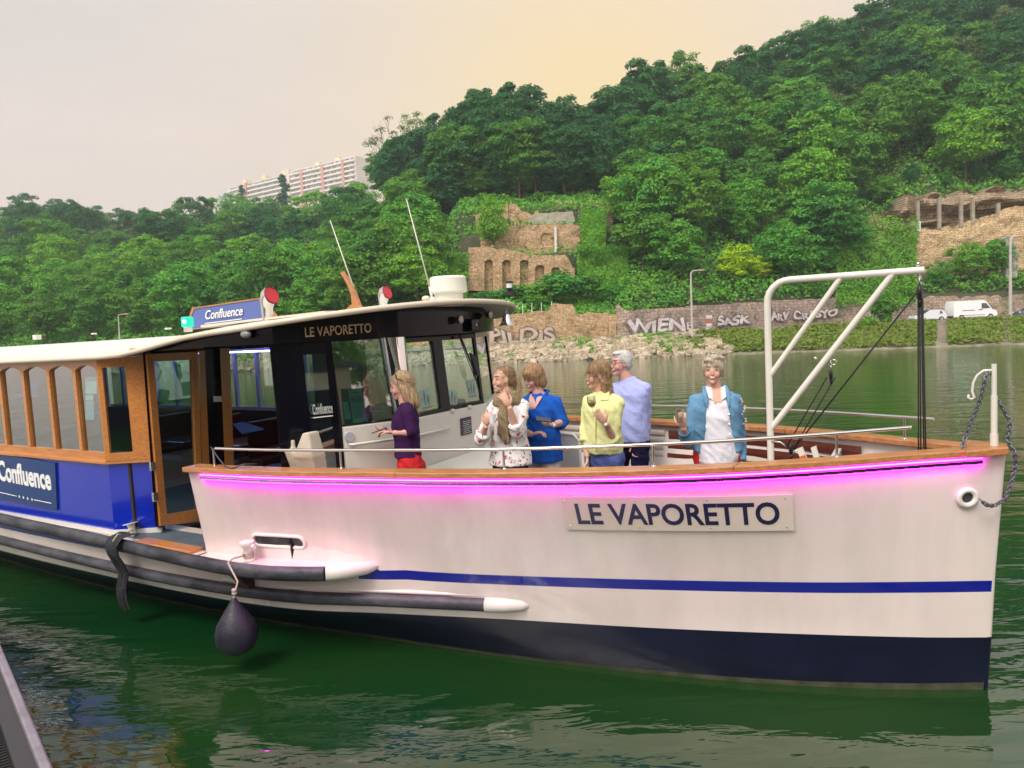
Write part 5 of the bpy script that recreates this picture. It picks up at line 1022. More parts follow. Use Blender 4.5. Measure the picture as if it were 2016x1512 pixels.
def fu(px):
    best = (9e9, 0)
    for k in range(300):
        u = k/300*1.15; w = BM @ (fpos(u)[0]+Vector((0, 0, 2.72))); d_ = w-Vector((0, 0, EYE)); x = 1008+F*d_.dot(CR)/d_.dot(CF)
        if abs(x-px) < best[0]: best = (abs(x-px), u)
    return best[1]
uA, uB = fu(599), fu(731)
def ft(x, y, z):
    u = uA+(uB-uA)*x/W0; p, n = fpos(u); n = n if n.x < 0 else -n; return p+n*(.006+z*.2)+Vector((0, 0, 2.705+.083*y/.7+.014*x/W0))
text_mesh('LE VAPORETTO', 1, ft, .004, .014).obj('lettering', mat('letter_tan', (.62, .42, .25), .4), fs_)
# flood lights and speaker on the front fascia
for q, zz, r_ in ((.60, 2.80, .045), (1.08, 2.84, .045)):
    g = MB(); c_ = Vector((4.63, .65-1.3*q if q < 1 else -.70, zz)); M_ = Matrix.Rotation(R_(-90), 3, 'Y'); g.lathe([(.01, -.04), (r_*.7, -.03), (r_, .02), (r_*.9, .03), (.005, .035)], c_, 16, M_); g.obj('flood_light', mat('lamp_brass', (.35, .30, .25), .25, .8), rf, smooth=50)
c_ = bt(484, 658, t=1.80); g = MB(); g.ell(c_, (.06, .035, .035), 12); g.obj('side_lamp', mat('lamp_glass_grey', (.28, .27, .26), .2), rf, smooth='all')
g = MB(); g.box((4.64, -.42, 2.74), (.05, .17, .13)); sp_ = g.obj('loudspeaker', blackp, rf, bevel=.01); g = MB(); g.ell((4.61, -.42, 2.74), (.008, .02, .02), 10); g.obj('tweeter', mat('vent_grey', (.4, .4, .4), .5), sp_)
# roof sign
sgf = [bt(378, 606, t=1.05), bt(512, 586, t=1.05), bt(549, 632, t=1.05), bt(362, 650, t=1.05)]
g = MB(); cen = sum(sgf, Vector())/4; outer = sgf; inner = [p.lerp(cen, .06)+Vector((0, 0, -.006 if i < 2 else .0)) for i, p in enumerate(sgf)]
for i in range(4): j = (i+1) % 4; g.hexa([outer[i], outer[j], inner[j], inner[i]], [p-Vector((0, .04, 0)) for p in (outer[i], outer[j], inner[j], inner[i])])
rsg = g.obj('roof_sign', teakc, rf); g = MB(); g.hexa([p+Vector((0, -.008, 0)) for p in inner], [p+Vector((0, -.03, 0)) for p in inner]); g.obj('sign_panel', mat('sign_blue', (.11, .16, .42), .4), rsg)
q0_, q1_ = bt(403, 629, t=1.054), bt(477, 620, t=1.054)
text_mesh('Confluence', 1, lambda x, y, z: q0_+(q1_-q0_)*(x/W1)+Vector((-.035*y, z*.4, y*.095/.72)), .005, .012).obj('lettering', wl, rsg)
g = MB(); g.tube([bt(404, 637, t=1.054), bt(476, 628, t=1.054)], .005, 4); g.obj('underline', wl, rsg)
g = MB(); g.hexa([bt(395, 645, t=1.3), bt(640, 616, t=1.3), bt(640, 612, t=1.3), bt(395, 640, t=1.3)], [p+Vector((0, -.3, 0)) for p in (bt(395, 645, t=1.3), bt(640, 616, t=1.3), bt(640, 612, t=1.3), bt(395, 640, t=1.3))]); g.obj('roof_hatch', roofe, rf)
# green running light
c_ = bt(369, 634, t=1.6); g = MB(); g.box((c_.x, c_.y, c_.z), (.10, .08, .10)); nl = g.obj('running_light', mat('green_lens', (.01, .45, .28), .15, emit=(.0, .55, .32), es=.7), rf, bevel=.015); g = MB(); g.ell((c_.x-.02, c_.y+.045, c_.z+.005), .018, 10); g.obj('bulb', mat('bulb_green', (.6, 1, .8), .3, emit=(.6, 1, .85), es=5), nl); g = MB(); g.box((c_.x, c_.y, c_.z-.07), (.05, .06, .05)); g.obj('light_base', steel, nl)
# cowl vents
redm = mat('cowl_red', (.55, .015, .03), .35, coat=.5); cow = mat('cowl_chrome', (.75, .72, .68), .12, .9)
def cowl(c, sc, yaw):
    c = Vector(c); M_ = Matrix.Rotation(yaw, 3, 'Z'); T = lambda v: M_ @ Vector(v)*sc+c; g = MB()
    g.tube([T((0, 0, -.1)), T((0, 0, .10)), T((.01, 0, .17)), T((.04, 0, .225)), T((.085, 0, .235))], [.055*sc, .06*sc, .075*sc, .088*sc, .095*sc], 18, caps=False); o = g.obj('cowl_vent', cow, rf, smooth='all')
    g = MB(); g.tube([T((.087, 0, .235)), T((.05, 0, .22)), T((.02, 0, .2))], [.088*sc, .07*sc, .04*sc], 18); g.obj('mouth', redm, o, smooth=60)
v1 = bt(527, 627, t=1.25); v2 = bt(755, 610, t=.35); dv_ = BI.to_3x3() @ Vector((.86, -.5, 0)); yw = math.atan2(dv_.y, dv_.x)
cowl(v1, .92, yw); cowl(v2, .74, yw)
# wooden mast fin, antennas, radar, anchor light
def rp(px, py, t): return bt(px, py, t=t)
tm = .35; out = [rp(x, y, tm) for x, y in ((690, 612), (668, 616), (692, 598), (690, 580), (683, 560), (669, 537), (672, 534), (681, 547), (696, 575), (706, 600), (712, 613))]
out[1] = rp(672, 617, tm); g = MB(); n = len(out); g.add(out+[p-Vector((0, .05, 0)) for p in out], [tuple(range(n)), tuple(range(n, 2*n))[::-1]]+[(i, (i+1) % n, n+(i+1) % n, n+i) for i in range(n)]); g.obj('mast_fin', teakc, rf, bevel=.005)
for i, (b0, b1, tp, tt) in enumerate((((713, 612), (698, 572), (650, 434), .30), ((852, 590), (846, 565), (800, 392), .55))):
    a, m_, c_ = rp(*b0, tt), rp(*b1, tt), rp(*tp, tt); g = MB(); g.tube([a+Vector((0, 0, -.03)), m_], .012, 8); g.tube([m_, c_], [.008, .004], 8); g.ell(a, .028, 8); g.obj('whip_antenna', white, rf, smooth='all')
rc_ = rp(884, 590, .05); g = MB(); g.lathe([(.14, -.05), (.145, .075), (.165, .08), (.19, .095), (.187, .12), (.182, .225), (.165, .245), (.02, .25)], (rc_.x, rc_.y, rz(rc_.x, rc_.y)), 32); g.obj('radar_dome', mat('radar_white', (.80, .77, .66), .35), rf, smooth=35)
c_ = rp(839, 592, .3); g = MB(); g.ell(c_+Vector((0, 0, .02)), (.04, .05, .03), 10); g.obj('roof_fitting', roofe, rf, smooth='all')
ml = rp(1004, 587, .1); c_ = Vector((ml.x, ml.y, rz(ml.x, ml.y))); g = MB(); g.box(c_+Vector((0, 0, .015)), (.09, .09, .03)); g.tube([c_, c_+Vector((0, 0, .06))], .022, 10); g.lathe([(.035, .055), (.035, .065), (.03, .066), (.03, .07)], c_, 14); al = g.obj('anchor_light', mat('lamp_black', (.03, .03, .03), .5), rf, smooth=40)
g = MB(); g.lathe([(.028, .065), (.028, .115), (.02, .118)], c_, 14); g.obj('lens', mat('lens_white', (.85, .83, .80), .2), al, smooth=40); g = MB(); g.lathe([(.035, .115), (.035, .13), (.02, .135)], c_, 14); g.obj('light_cap', MATS['lamp_black'], al)
for px, py, tt in ((73, 662, .2), (185, 655, .2), (331, 645, .6)):
    c_ = rp(px, py+2, tt); g = MB(); g.box(c_, (.09, .09, .07) if px < 100 else (.06, .06, .02)); g.obj('roof_fitting', white, rf, bevel=.008)
for k in range(3):
    c_ = (4.5+.1*k, -.9-.25*k); g = MB(); g.ell((c_[0], c_[1], rz(*c_)+.01), (.03, .02, .015), 8); g.obj('roof_fitting', white, rf)
# ------------------------------------------------------------------ foredeck furniture
g = MB()
for side in (-1,):
    for k in range(4): 
        P = [Vector((s, side*(Gt(s)-.13-.02*k), zc(s)-.12-.075*k)) for s in [2.9, 3.3, 3.7, 4.1, 4.5]]; g.tube(P, (.022), 6, sx=.35, sy=1.3)
bb = g.obj('slatted_bench_back', mat('slat_white', (.72, .62, .56), .5), boat)
g = MB()
for k in range(3): P = [Vector((s, -(Gt(s)-.12-.03*k), zc(s)-.14-.115*k)) for s in [.95, 1.3, 1.6, 1.9, 2.2, 2.5, 2.85]]; g.tube(P, (.05), 6, sx=.25, sy=1.05)
g.obj('port_bench_back', mahog, boat)
g = MB(); P = [[Vector((s, -(Gt(s)-.15), 1.18)), Vector((s, -(Gt(s)-.62), 1.16)), Vector((s, -(Gt(s)-.62), .72))] for s in [.95, 1.3, 1.6, 1.9, 2.2, 2.5, 2.85]]; g.grid(P); g.obj('port_bench_seat', mahog, boat)
g = MB()
for k in range(3): P = [Vector((s, (Gt(s)-.62+.0*k), 1.28-.12*k)) for s in [1.7, 2.0, 2.4, 2.8, 3.0]]; g.tube(P, (.05), 6, sx=.25, sy=1.0)
g.grid([[Vector((s, Gt(s)-.6, 1.12)), Vector((s, Gt(s)-.30, 1.12))] for s in [1.7, 2.0, 2.4, 2.8, 3.0]]); g.obj('starboard_bench', mahog, boat)
# bow locker with white side, black cable
g = MB(); g.grid([[Vector((s, -(Gt(s)-.06), zc(s)-.05)), Vector((s, -(Gt(s)-.07), .75))] for s in [.25, .5, .8, 1.05, 1.12]]); g.hexa([(1.1, -.55, .72), (1.1, .1, .72), (1.15, .1, .72), (1.15, -.55, .72)], [(1.1, -.55, 1.55), (1.1, .1, 1.50), (1.15, .1, 1.50), (1.15, -.55, 1.55)]); g.obj('bow_lining', mat('lining_grey', (.58, .55, .52), .5), boat)
g = MB(); g.tube([bt(1640, 866, t=-.75), bt(1665, 872, t=-.72), bt(1690, 866, t=-.70), bt(1730, 876, t=-.58), bt(1770, 874, t=-.5), bt(1786, 880, t=-.45), bt(1792, 893, t=-.42)], .009, 6); g.obj('cable', ropem, boat, smooth='all')
# white locker and ramp in front of the bulkhead
g = MB(); g.hexa([(4.05, -1.0, .7), (4.68, -1.0, .7), (4.68, .50, .7), (4.05, .35, .7)], [(4.2, -1.0, 1.22), (4.68, -1.0, 1.42), (4.68, .50, 1.40), (4.15, .35, 1.12)]); g.obj('foredeck_locker', white, boat, bevel=.012)
g = MB(); g.hexa([(3.6, -.30, 1.00), (4.3, -.95, 1.36), (4.36, -.90, 1.36), (3.66, -.24, 1.00)], [(3.6, -.30, 1.05), (4.3, -.95, 1.43), (4.36, -.90, 1.43), (3.66, -.24, 1.05)]); g.tube([(4.2, -.35, 1.40), (4.15, -.30, 1.45), (4.1, -.38, 1.43)], .02, 6); g.obj('locker_hinge_bar', white, boat, bevel=.004)
# tubular guard hoop with grey panel
hp = [bt(1092, 925, t=-.45), bt(1098, 862, t=-.45), bt(1104, 853, t=-.45), bt(1128, 855, t=-.45), bt(1140, 868, t=-.45), bt(1144, 925, t=-.45)]
g = MB(); g.tube(hp, .014, 8); ho = g.obj('guard_hoop', white, boat, smooth=50); g = MB(); g.add(hp, [tuple(range(6))]); g.obj('hoop_panel', mat('lining_grey', (.5, .5, .5), .5), ho)
# rescue board, orange striped
g = MB(); a = [bt(x, y, t=.05) for x, y in ((1567, 885), (1579, 880), (1592, 912), (1582, 914))]; g.hexa(a, [p+Vector((0, -.03, 0)) for p in a]); a = [bt(x, y, t=.048) for x, y in ((1574, 899), (1585, 895), (1593, 912), (1580, 914))]; g.hexa(a, [p+Vector((0, .01, 0)) for p in a], 1); tag(g.obj('life_buoy_bracket', [white, mat('orange', (.75, .12, .02), .5)], boat), 'white and orange rescue bracket')
g = MB(); a = [bt(x, y, t=-.05) for x, y in ((1596, 882), (1606, 878), (1614, 906), (1604, 910))]; g.hexa(a, [p+Vector((0, -.03, 0)) for p in a]); g.obj('white_bracket', white, boat)
# thick cable over the cap at the aft end of the rail
P = [bt(415, 880, t=1.86), bt(430, 902, t=1.9), bt(445, 920, t=1.93), bt(458, 922, t=1.95), bt(480, 914, t=1.9), bt(505, 913, t=1.8)]; g = MB(); g.tube(P, .007, 6); g.obj('power_cable', mat('cable_grey', (.06, .06, .09), .5), boat, smooth='all')

# ------------------------------------------------------------------ things hanging on or standing in the boat
def world(v): return BM @ Vector(v)
def wob(name, g, m, label=None, cat=None, group=None, loc=None, smooth=50, **k):
    """turn boat-axis geometry into a free-standing thing with its origin at loc (boat axes)"""
    l = Vector(loc); w = world(l); R3 = BM.to_3x3(); g.v = [tuple(R3 @ (Vector(v)-l)) for v in g.v]; o = g.obj(name, m, None, smooth=smooth, loc=w, **k); return tag(o, label, cat, group)
def sub(name, g, m, par, smooth=50, **k):
    R3 = BM.to_3x3(); w = par.location; g.v = [tuple((BM @ Vector(v))-w) for v in g.v]; return g.obj(name, m, par, smooth=smooth, **k)
# buoy fender on its rope
bz0 = bt(461, 1190, t=2.26); c = Vector((bz0.x, 2.26, .33))
g = MB(); g.lathe([(.02, .27), (.035, .24), (.06, .20), (.10, .14), (.15, .06), (.172, -.02), (.165, -.09), (.13, -.15), (.08, -.185), (.02, -.195)], c, 32)
bu = wob('buoy_fender', g, mat('buoy_black', (.022, .022, .035), .42, var=.4, vscale=8, bump=.3, bscale=60, rvar=.12), 'round black pear shaped fender hanging from a rope beside the hull', 'fender', None, c)
g = MB(); top = Vector((bc.x, bc.y, .85)); lip = Vector((bt(455, 1112, t=2.12).x, 2.14, .845)); g.tube([top+Vector((.0, .03, -.02)), lip+Vector((0, -.04, .02)), lip+Vector((0, .01, 0)), Vector((c.x+.01, 2.2, .72)), c+Vector((0, 0, .28)), c+Vector((0, 0, .23))], .008, 6)
for q in (.36, .385): g.ell(c+Vector((0, -.01, q-.05)), (.022, .022, .018), 8)
for k in range(4): g.tube([top+Vector((.042*math.cos(a), .042*math.sin(a), -.04+.012*k)) for a in [j*math.pi/6 for j in range(12)]], .008, 5, closed=True)
sub('rope', g, ropew, bu, smooth='all')
# dark cloth wrapped round the strakes
a = bt(222, 1060, t=2.13); g = MB(); rows = []
prof_ = [(1.98, .88), (2.09, .86), (2.15, .80), (2.15, .70), (2.10, .60), (2.06, .50), (2.09, .36), (2.10, .25), (2.08, .14)]
for j in range(9):
    q = j/8; rows.append([Vector((a.x+.12-.21*q*(1-.3*k/8)-.055*k/8+.008*math.sin(q*17+k), t_+.012*math.sin(q*19+k*1.3), z+(.02*math.sin(q*9) if k == 8 else 0))) for k, (t_, z) in enumerate(prof_)])
g.grid(rows); g.grid([[p-Vector((0, .012, 0)) for p in r_] for r_ in rows]); wob('tarpaulin_strip', g, mat('cloth_black', (.03, .03, .036), .85, var=.4, vscale=10, bump=.6, bscale=40), 'strip of black cloth hanging over both rubbing strakes', 'cloth', None, (a.x, 2.1, .8), smooth=60)
g = MB(); P = [bt(225, 1054, z=.86), bt(236, 1047, z=.85), bt(250, 1049, z=.87), bt(262, 1042, z=.84), bt(281, 1036, z=.84)]; g.tube(P, .010, 6); g.tube([bt(222, 1066, t=2.12), bt(232, 1052, z=.88), bt(248, 1056, z=.84), bt(270, 1050, z=.80)], .009, 6)
r = random.Random(2); cc = bt(236, 1040, z=.83)
for k in range(22): p = cc+Vector((r.uniform(-.04, .04), r.uniform(-.04, .04), r.uniform(-.02, .05))); g.tube([p, p+Vector((r.uniform(-.03, .03), r.uniform(-.03, .03), r.uniform(-.03, .03)))], .005, 4)
wob('mooring_rope', g, ropew, 'short frayed white rope tied round the cleat at the cabin corner', 'rope', None, tuple(cc), smooth='all')
# anchor chain
def chain(P, n, lk=.02, r_=.0048):
    P = [Vector(p) for p in P]; Ls = [(P[i+1]-P[i]).length for i in range(len(P)-1)]; T = sum(Ls); g = MB()
    for i in range(n):
        d_ = T*(i+.5)/n; k = 0
        while k < len(Ls)-1 and d_ > Ls[k]: d_ -= Ls[k]; k += 1
        c = P[k]+(P[k+1]-P[k])*(d_/Ls[k]); t_ = (P[k+1]-P[k]).normalized(); u = t_.orthogonal().normalized(); u = Matrix.Rotation(R_(90*(i % 2)+35), 3, t_) @ u
        g.tube([c+t_*(lk*1.15*math.cos(a))+u*(lk*.62*math.sin(a)) for a in [k2*math.pi/5 for k2 in range(10)]], r_, 5, closed=True)
    return g
chm = mat('chain_steel', (.22, .23, .27), .4, .85, var=.4, vscale=20)
cp = [bt(1893, 884, t=.10), bt(1900, 862, t=.06), bt(1915, 825, t=.04), bt(1929, 790, t=.035), bt(1941, 745, t=.03), bt(1946, 730, t=0), bt(1956, 742, t=-.02), bt(1960, 780, t=-.03), bt(1972, 830, t=-.01)+Vector((-.05, 0, 0)), bt(1976, 868, t=0)+Vector((-.02, 0, 0)), bt(1981, 890, t=.0)+Vector((-.05, .02, 0)), bt(1983, 915, t=.02)+Vector((-.05, 0, 0)), bt(1978, 950, t=.05)+Vector((-.04, 0, 0)), bt(1969, 982, t=.08)+Vector((-.03, 0, 0)), bt(1957, 996, t=.14), bt(1942, 994, t=.2), bt(1930, 984, t=.20)]
g = chain(cp, 78, .0185); wob('anchor_chain', g, chm, 'grey galvanised chain looped over the bow post and into the hawse ring', 'chain', None, tuple(cp[0]), smooth='all')
# block and tackle
def block(c, sc=1, d=(0, 0, 1)):
    g = MB(); g.ell(c, (.016*sc, .034*sc, .052*sc), 12); g.ell(Vector(c)+Vector((.0, 0, -.055*sc)), (.012*sc, .02*sc, .026*sc), 10); return g
blk1 = Vector((.50, 0, 2.80)); g = block(blk1, 1.25); tk = wob('rope_tackle', g, mat('block_black', (.012, .012, .016), .3), 'black rope tackle hanging vertically from the end of the davit arm', 'tackle', None, tuple(blk1), smooth='all')
g = MB(); g.tube([(.50, 0, 2.935), (.50, 0, 2.86)], .006, 5); 
for k in range(4): g.tube([Vector((.50, 0, 2.93-.022*k))+Vector(((.011*math.cos(a)) if k % 2 else 0, 0 if k % 2 else .011*math.cos(a), .014*math.sin(a))) for a in [j*math.pi/5 for j in range(10)]], .0035, 5, closed=True)
sub('shackle', g, steel, tk, smooth='all')
low = Vector((1.40, .02, 1.63))
for x0, x1 in ((1808, 1808), (1812, 1813), (1816, 1820), (1819.5, 1824)):
    a = Vector((.50+(1812-x0)*.0025, 0, 2.76)); b_ = bt(x1, 900, t=.0); g = MB(); g.tube([a, b_-Vector((0, 0, .3))+(b_-a)*.12], .0058, 6); sub('rope', g, ropem, tk, smooth='all')
g = MB(); g.tube([blk1+Vector((.02, 0, 0)), low+Vector((-.02, 0, .0))], .0065, 6); sub('rope', g, ropem, tk, smooth='all')
blk2 = bt(1636, 738, t=0); g = block(blk2, .95); t2 = wob('rope_tackle', g, MATS['block_black'], 'smaller black rope tackle hanging under the long davit strut', 'tackle', None, tuple(blk2), smooth='all')
g = MB(); 
for k in range(3): g.tube([blk2+Vector((0, 0, .06+.018*k))+Vector(((.009*math.cos(a)) if k % 2 else 0, 0 if k % 2 else .009*math.cos(a), .012*math.sin(a))) for a in [j*math.pi/5 for j in range(10)]], .003, 5, closed=True)
g.tube([bt(1641+6*math.cos(a), 713+5*math.sin(a), t=0) for a in [j*math.pi/6 for j in range(12)]], .004, 5, closed=True); sub('shackle', g, steel, t2, smooth='all')
for dx in (-.03, .03): g = MB(); g.tube([blk2+Vector((-dx, 0, -.02)), low+Vector((-dx, 0, .02))], .0055, 6); sub('rope', g, ropem, t2, smooth='all')
g = block(low, 1.1); lb = wob('pulley_block', g, MATS['block_black'], 'black pulley block shackled to the davit foot above the gunwale', 'pulley', None, tuple(low), smooth='all')
g = MB(); g.tube([low+Vector((.02, 0, 0)), low+Vector((.08, 0, .05)), low+Vector((.15, 0, .055))], .008, 6); g.tube([low+Vector((.0, .02, -.06)), low+Vector((-.03, .02, -.02)), low+Vector((-.05, .02, 0))], .008, 6); sub('shackle', g, steel, lb, smooth='all')
# bell
bb_ = bt(996, 598, s=4.45); bc_ = Vector((bb_.x, bb_.y, bb_.z)); zt_ = rz(bc_.x, bc_.y)-.05
bcen = bt(997, 630, s=4.45)
g = MB(); g.lathe([(.012, .065), (.032, .062), (.042, .045), (.048, .01), (.058, -.025), (.078, -.05), (.088, -.058), (.084, -.060), (.07, -.05), (.05, -.02), (.04, .04), (.01, .05)], bcen, 32); be = wob('ship_bell', g, chrome, 'shiny chrome bell hanging under the front of the roof', 'bell', None, tuple(bcen))
g = MB(); g.tube([bcen+Vector((0, 0, .06)), Vector((bcen.x, bcen.y, zt_+.02))], .004, 6); g.tube([bcen+Vector((.013*math.cos(a), 0, .085+.016*math.sin(a))) for a in [j*math.pi/6 for j in range(12)]], .004, 5, closed=True); sub('hanger', g, steel, be, smooth='all')
# covered stool
def blob(name, g, m, label, cat, loc, vox=.012): 
    o = wob(name, g, m, label, cat, None, loc, smooth='all'); md = o.modifiers.new('remesh', 'REMESH'); md.mode = 'VOXEL'; md.voxel_size = vox; md.use_smooth_shade = True; sm = o.modifiers.new('smooth', 'SMOOTH'); sm.factor = .6; sm.iterations = 5; return o
sb = bt(597, 905, t=1.63); x0 = sb.x; y0 = 1.63
def hx(a, b, c, d, z0, a2, b2, c2, d2, z1, z2): g.hexa([(x0+a, y0+c, z0), (x0+b, y0+c, z0), (x0+b, y0+d, z0), (x0+a, y0+d, z0)], [(x0+a2, y0+c2, z1), (x0+b2, y0+c2, z2), (x0+b2, y0+d2, z2), (x0+a2, y0+d2, z1)])
g = MB(); hx(-.17, .19, -.15, -.05, 1.24, -.18, .18, -.09, .07, 1.70, 1.75); hx(-.18, .05, -.10, .07, 1.68, -.14, -.06, -.07, .05, 1.90, 1.89); g.tube([(x0+.11, y0, 1.72), (x0+.11, y0, 1.82)], .022, 8)
blob('covered_seat', g, mat('canvas', (.62, .54, .44), .9, var=.15, vscale=5, bump=.4, bscale=9), 'seat under a cream canvas cover behind the rail', 'seat cover', (x0, y0, .7))

# ================================================================== pontoon corner, lower left
p0, p1 = at(0, 1265, 4.70), at(105, 1512, 3.22); p0.z = p1.z = .72
def zpt(x, y, z): d = CF + CR*((x-1008)/F) - CU*((y-756)/F); k = (z-EYE)/d.z; return Vector((d.x*k, d.y*k, z))
a, b_ = zpt(0, 1265, .8), zpt(105, 1512, .8); d = (a-b_).normalized(); n_ = Vector((-d.y, d.x, 0)); n_ = n_ if n_.x < 0 else -n_; a0 = a+d*3; b0 = b_-d*3
po = empty('pontoon', b0, 0, 'grey metal edged pontoon corner at the lower left', 'pontoon'); T = lambda p, o, z: p+n_*o+Vector((0, 0, z))-b0
def bar(name, o0, o1, z0, z1, m, **k): g = MB(); g.hexa([T(a0, o0, z0), T(b0, o0, z0), T(b0, o1, z0), T(a0, o1, z0)], [T(a0, o0, z1), T(b0, o0, z1), T(b0, o1, z1), T(a0, o1, z1)]); return g.obj(name, m, po, **k)
bar('edge_rail', 0, .045, -.05, .0, mat('pontoon_edge', (.42, .36, .42), .35, .6, var=.3, vscale=8), bevel=.01); bar('side_skirt', .04, .12, -.6, -.03, mat('pontoon_dark', (.05, .045, .05), .7)); bar('deck_plate', .19, 3, -.4, -.06, mat('pontoon_deck', (.42, .42, .44), .45, .3, var=.4, vscale=2.5))
g = MB(); Lp = (a0-b0).length
for k in range(int(Lp/.03)): p = b0+d*(k*.03); g.hexa([T(p, .13, -.1), T(p+d*.012, .13, -.1), T(p+d*.012, .20, -.1), T(p, .20, -.1)], [T(p, .13, -.045), T(p+d*.012, .13, -.045), T(p+d*.012, .20, -.045), T(p, .20, -.045)])
g.hexa([T(a0, .11, -.2), T(b0, .11, -.2), T(b0, .185, -.2), T(a0, .185, -.2)], [T(a0, .11, -.06), T(b0, .11, -.06), T(b0, .185, -.06), T(a0, .185, -.06)]); o_ = g.obj('rubber_edging', MATS['tyre'], po)
# ================================================================== PEOPLE
DG = lambda: bpy.context.evaluated_depsgraph_get()
s_seed = []
def fuse(name, g, m, par, vox=.009, it=4, fac=.5, wr=None):
    """melt overlapping volumes into one continuous surface"""
    wr = (.013 if name in ('shirt', 'tunic', 'blouse', 'jacket', 'scarf', 'trousers', 'jeans') else .007 if name == 'sweater' else .010 if name in ('hair', 'ponytail') else 0) if wr is None else wr
    o = g.obj(name, m, par, smooth='all'); md = o.modifiers.new('r', 'REMESH'); md.mode = 'VOXEL'; md.voxel_size = vox; md.use_smooth_shade = True
    sm = o.modifiers.new('s', 'SMOOTH'); sm.factor = fac; sm.iterations = it
    dg = DG(); dg.update(); me = bpy.data.meshes.new_from_object(o.evaluated_get(dg)); o.modifiers.clear(); old = o.data; o.data = me; me.name = name; bpy.data.meshes.remove(old)
    if not me.materials: me.materials.append(m)
    if wr:
        n = len(me.vertices); V = np.empty(3*n); me.vertices.foreach_get('co', V); V = V.reshape(-1, 3); Nv = np.empty(3*n); me.vertices.foreach_get('normal', Nv); Nv = Nv.reshape(-1, 3)
        Q = np.stack([V[:, 0]*11+V[:, 2]*6, V[:, 1]*11-V[:, 2]*5, V[:, 2]*9+V[:, 0]*5], 1); a = 1-np.abs(vnoise(Q, len(s_seed))-.5)*2; s_seed.append(1); b2 = vnoise(Q*2.1, 77)
        V += Nv*((a**2-.45)*wr+(b2-.5)*wr*.5)[:, None]; me.vertices.foreach_set('co', V.ravel()); me.update()
    return o
skin = mat('skin', (.66, .40, .29), .5, var=.15, vscale=25, col2=(.62, .34, .24)); skin.node_tree.nodes['Principled BSDF'].inputs['Subsurface Weight'].default_value = .08; skin.node_tree.nodes['Principled BSDF'].inputs['Subsurface Radius'].default_value = (.02, .008, .004)
skinp = mat('skin_pink', (.68, .39, .32), .5, var=.15, vscale=25, col2=(.64, .33, .27))
lipm = mat('lips', (.48, .15, .13), .5); teeth = mat('teeth', (.8, .76, .7), .3); eyew = mat('eye_white', (.38, .30, .27), .4); eyed = mat('eye_dark', (.03, .02, .02), .2); browm = mat('brow', (.32, .19, .12), .9)
def hairmat(n, c, c2): return mat(n, c, .55, var=.6, vscale=22, col2=c2, stretch=(3, 3, .45), bump=.7, bscale=55)
def cloth(n, c, var=.12, b=.5, sc=9): return mat(n, c, .85, var=var, vscale=5, bump=b, bscale=sc, spec=.2)
def clothfold(n, c, v=.12):
    m = cloth(n, c, v); bp = [q for q in m.node_tree.nodes if q.type == 'BUMP'][0]; bp.inputs['Distance'].default_value = .035; return m
def floralmat():
    m = mat('floral', (.78, .74, .74), .85, var=.02, bump=.4, bscale=9); t = m.node_tree; b = t.nodes['Principled BSDF']; co = t.nodes.new('ShaderNodeTexCoord'); cur = None
    for sc, th, colr in ((15, .22, (.60, .06, .05)), (21, .20, (.05, .03, .05)), (26, .17, (.55, .10, .12)), (33, .15, (.10, .12, .10))):
        v = t.nodes.new('ShaderNodeTexVoronoi'); v.inputs['Scale'].default_value = sc; nz_ = t.nodes.new('ShaderNodeTexNoise'); nz_.inputs['Scale'].default_value = sc*2.2
        va = t.nodes.new('ShaderNodeVectorMath'); va.operation = 'MULTIPLY_ADD'; va.inputs[1].default_value = (.07,)*3; t.links.new(co.outputs['Object'], nz_.inputs['Vector']); t.links.new(nz_.outputs['Color'], va.inputs[0]); t.links.new(co.outputs['Object'], va.inputs[2]); t.links.new(va.outputs[0], v.inputs['Vector'])
        lt = t.nodes.new('ShaderNodeMath'); lt.operation = 'LESS_THAN'; lt.inputs[1].default_value = th; t.links.new(v.outputs['Distance'], lt.inputs[0])
        mx = t.nodes.new('ShaderNodeMix'); mx.data_type = 'RGBA'; t.links.new(lt.outputs[0], mx.inputs[0]); mx.inputs[7].default_value = (*colr, 1)
        if cur is None: mx.inputs[6].default_value = (.78, .74, .74, 1)
        else: t.links.new(cur, mx.inputs[6])
        cur = mx.outputs[2]
    t.links.new(cur, b.inputs['Base Color']); return m
def strands(hair, n, L_, m, seed, down=1.0, lift=.006):
    r = random.Random(seed); vs = hair.data.vertices; g = MB()
    for _ in range(n):
        v = vs[r.randrange(len(vs))]; nn = v.normal.copy(); p = v.co+nn*lift*r.uniform(.1, 1); t = Vector((r.uniform(-.25, .25), r.uniform(-.25, .25), -down)); t = (t-nn*t.dot(nn)); 
        if t.length < .05: continue
        t.normalize(); w = t.cross(nn)*r.uniform(.0012, .0028); P = []; k = L_*r.uniform(.5, 1.2)/3; q = p
        for i in range(4): P.append(q); t = (t+Vector((r.uniform(-.18, .18), r.uniform(-.18, .18), -.10*down))).normalized(); q = q+t*k
        for i in range(3): a = (1-.25*i); b = (1-.25*(i+1)); g.add([P[i]-w*a, P[i]+w*a, P[i+1]+w*b, P[i+1]-w*b], [(0, 1, 2, 3)])
    return g.obj('strands', m, hair, smooth='all', recalc=False)
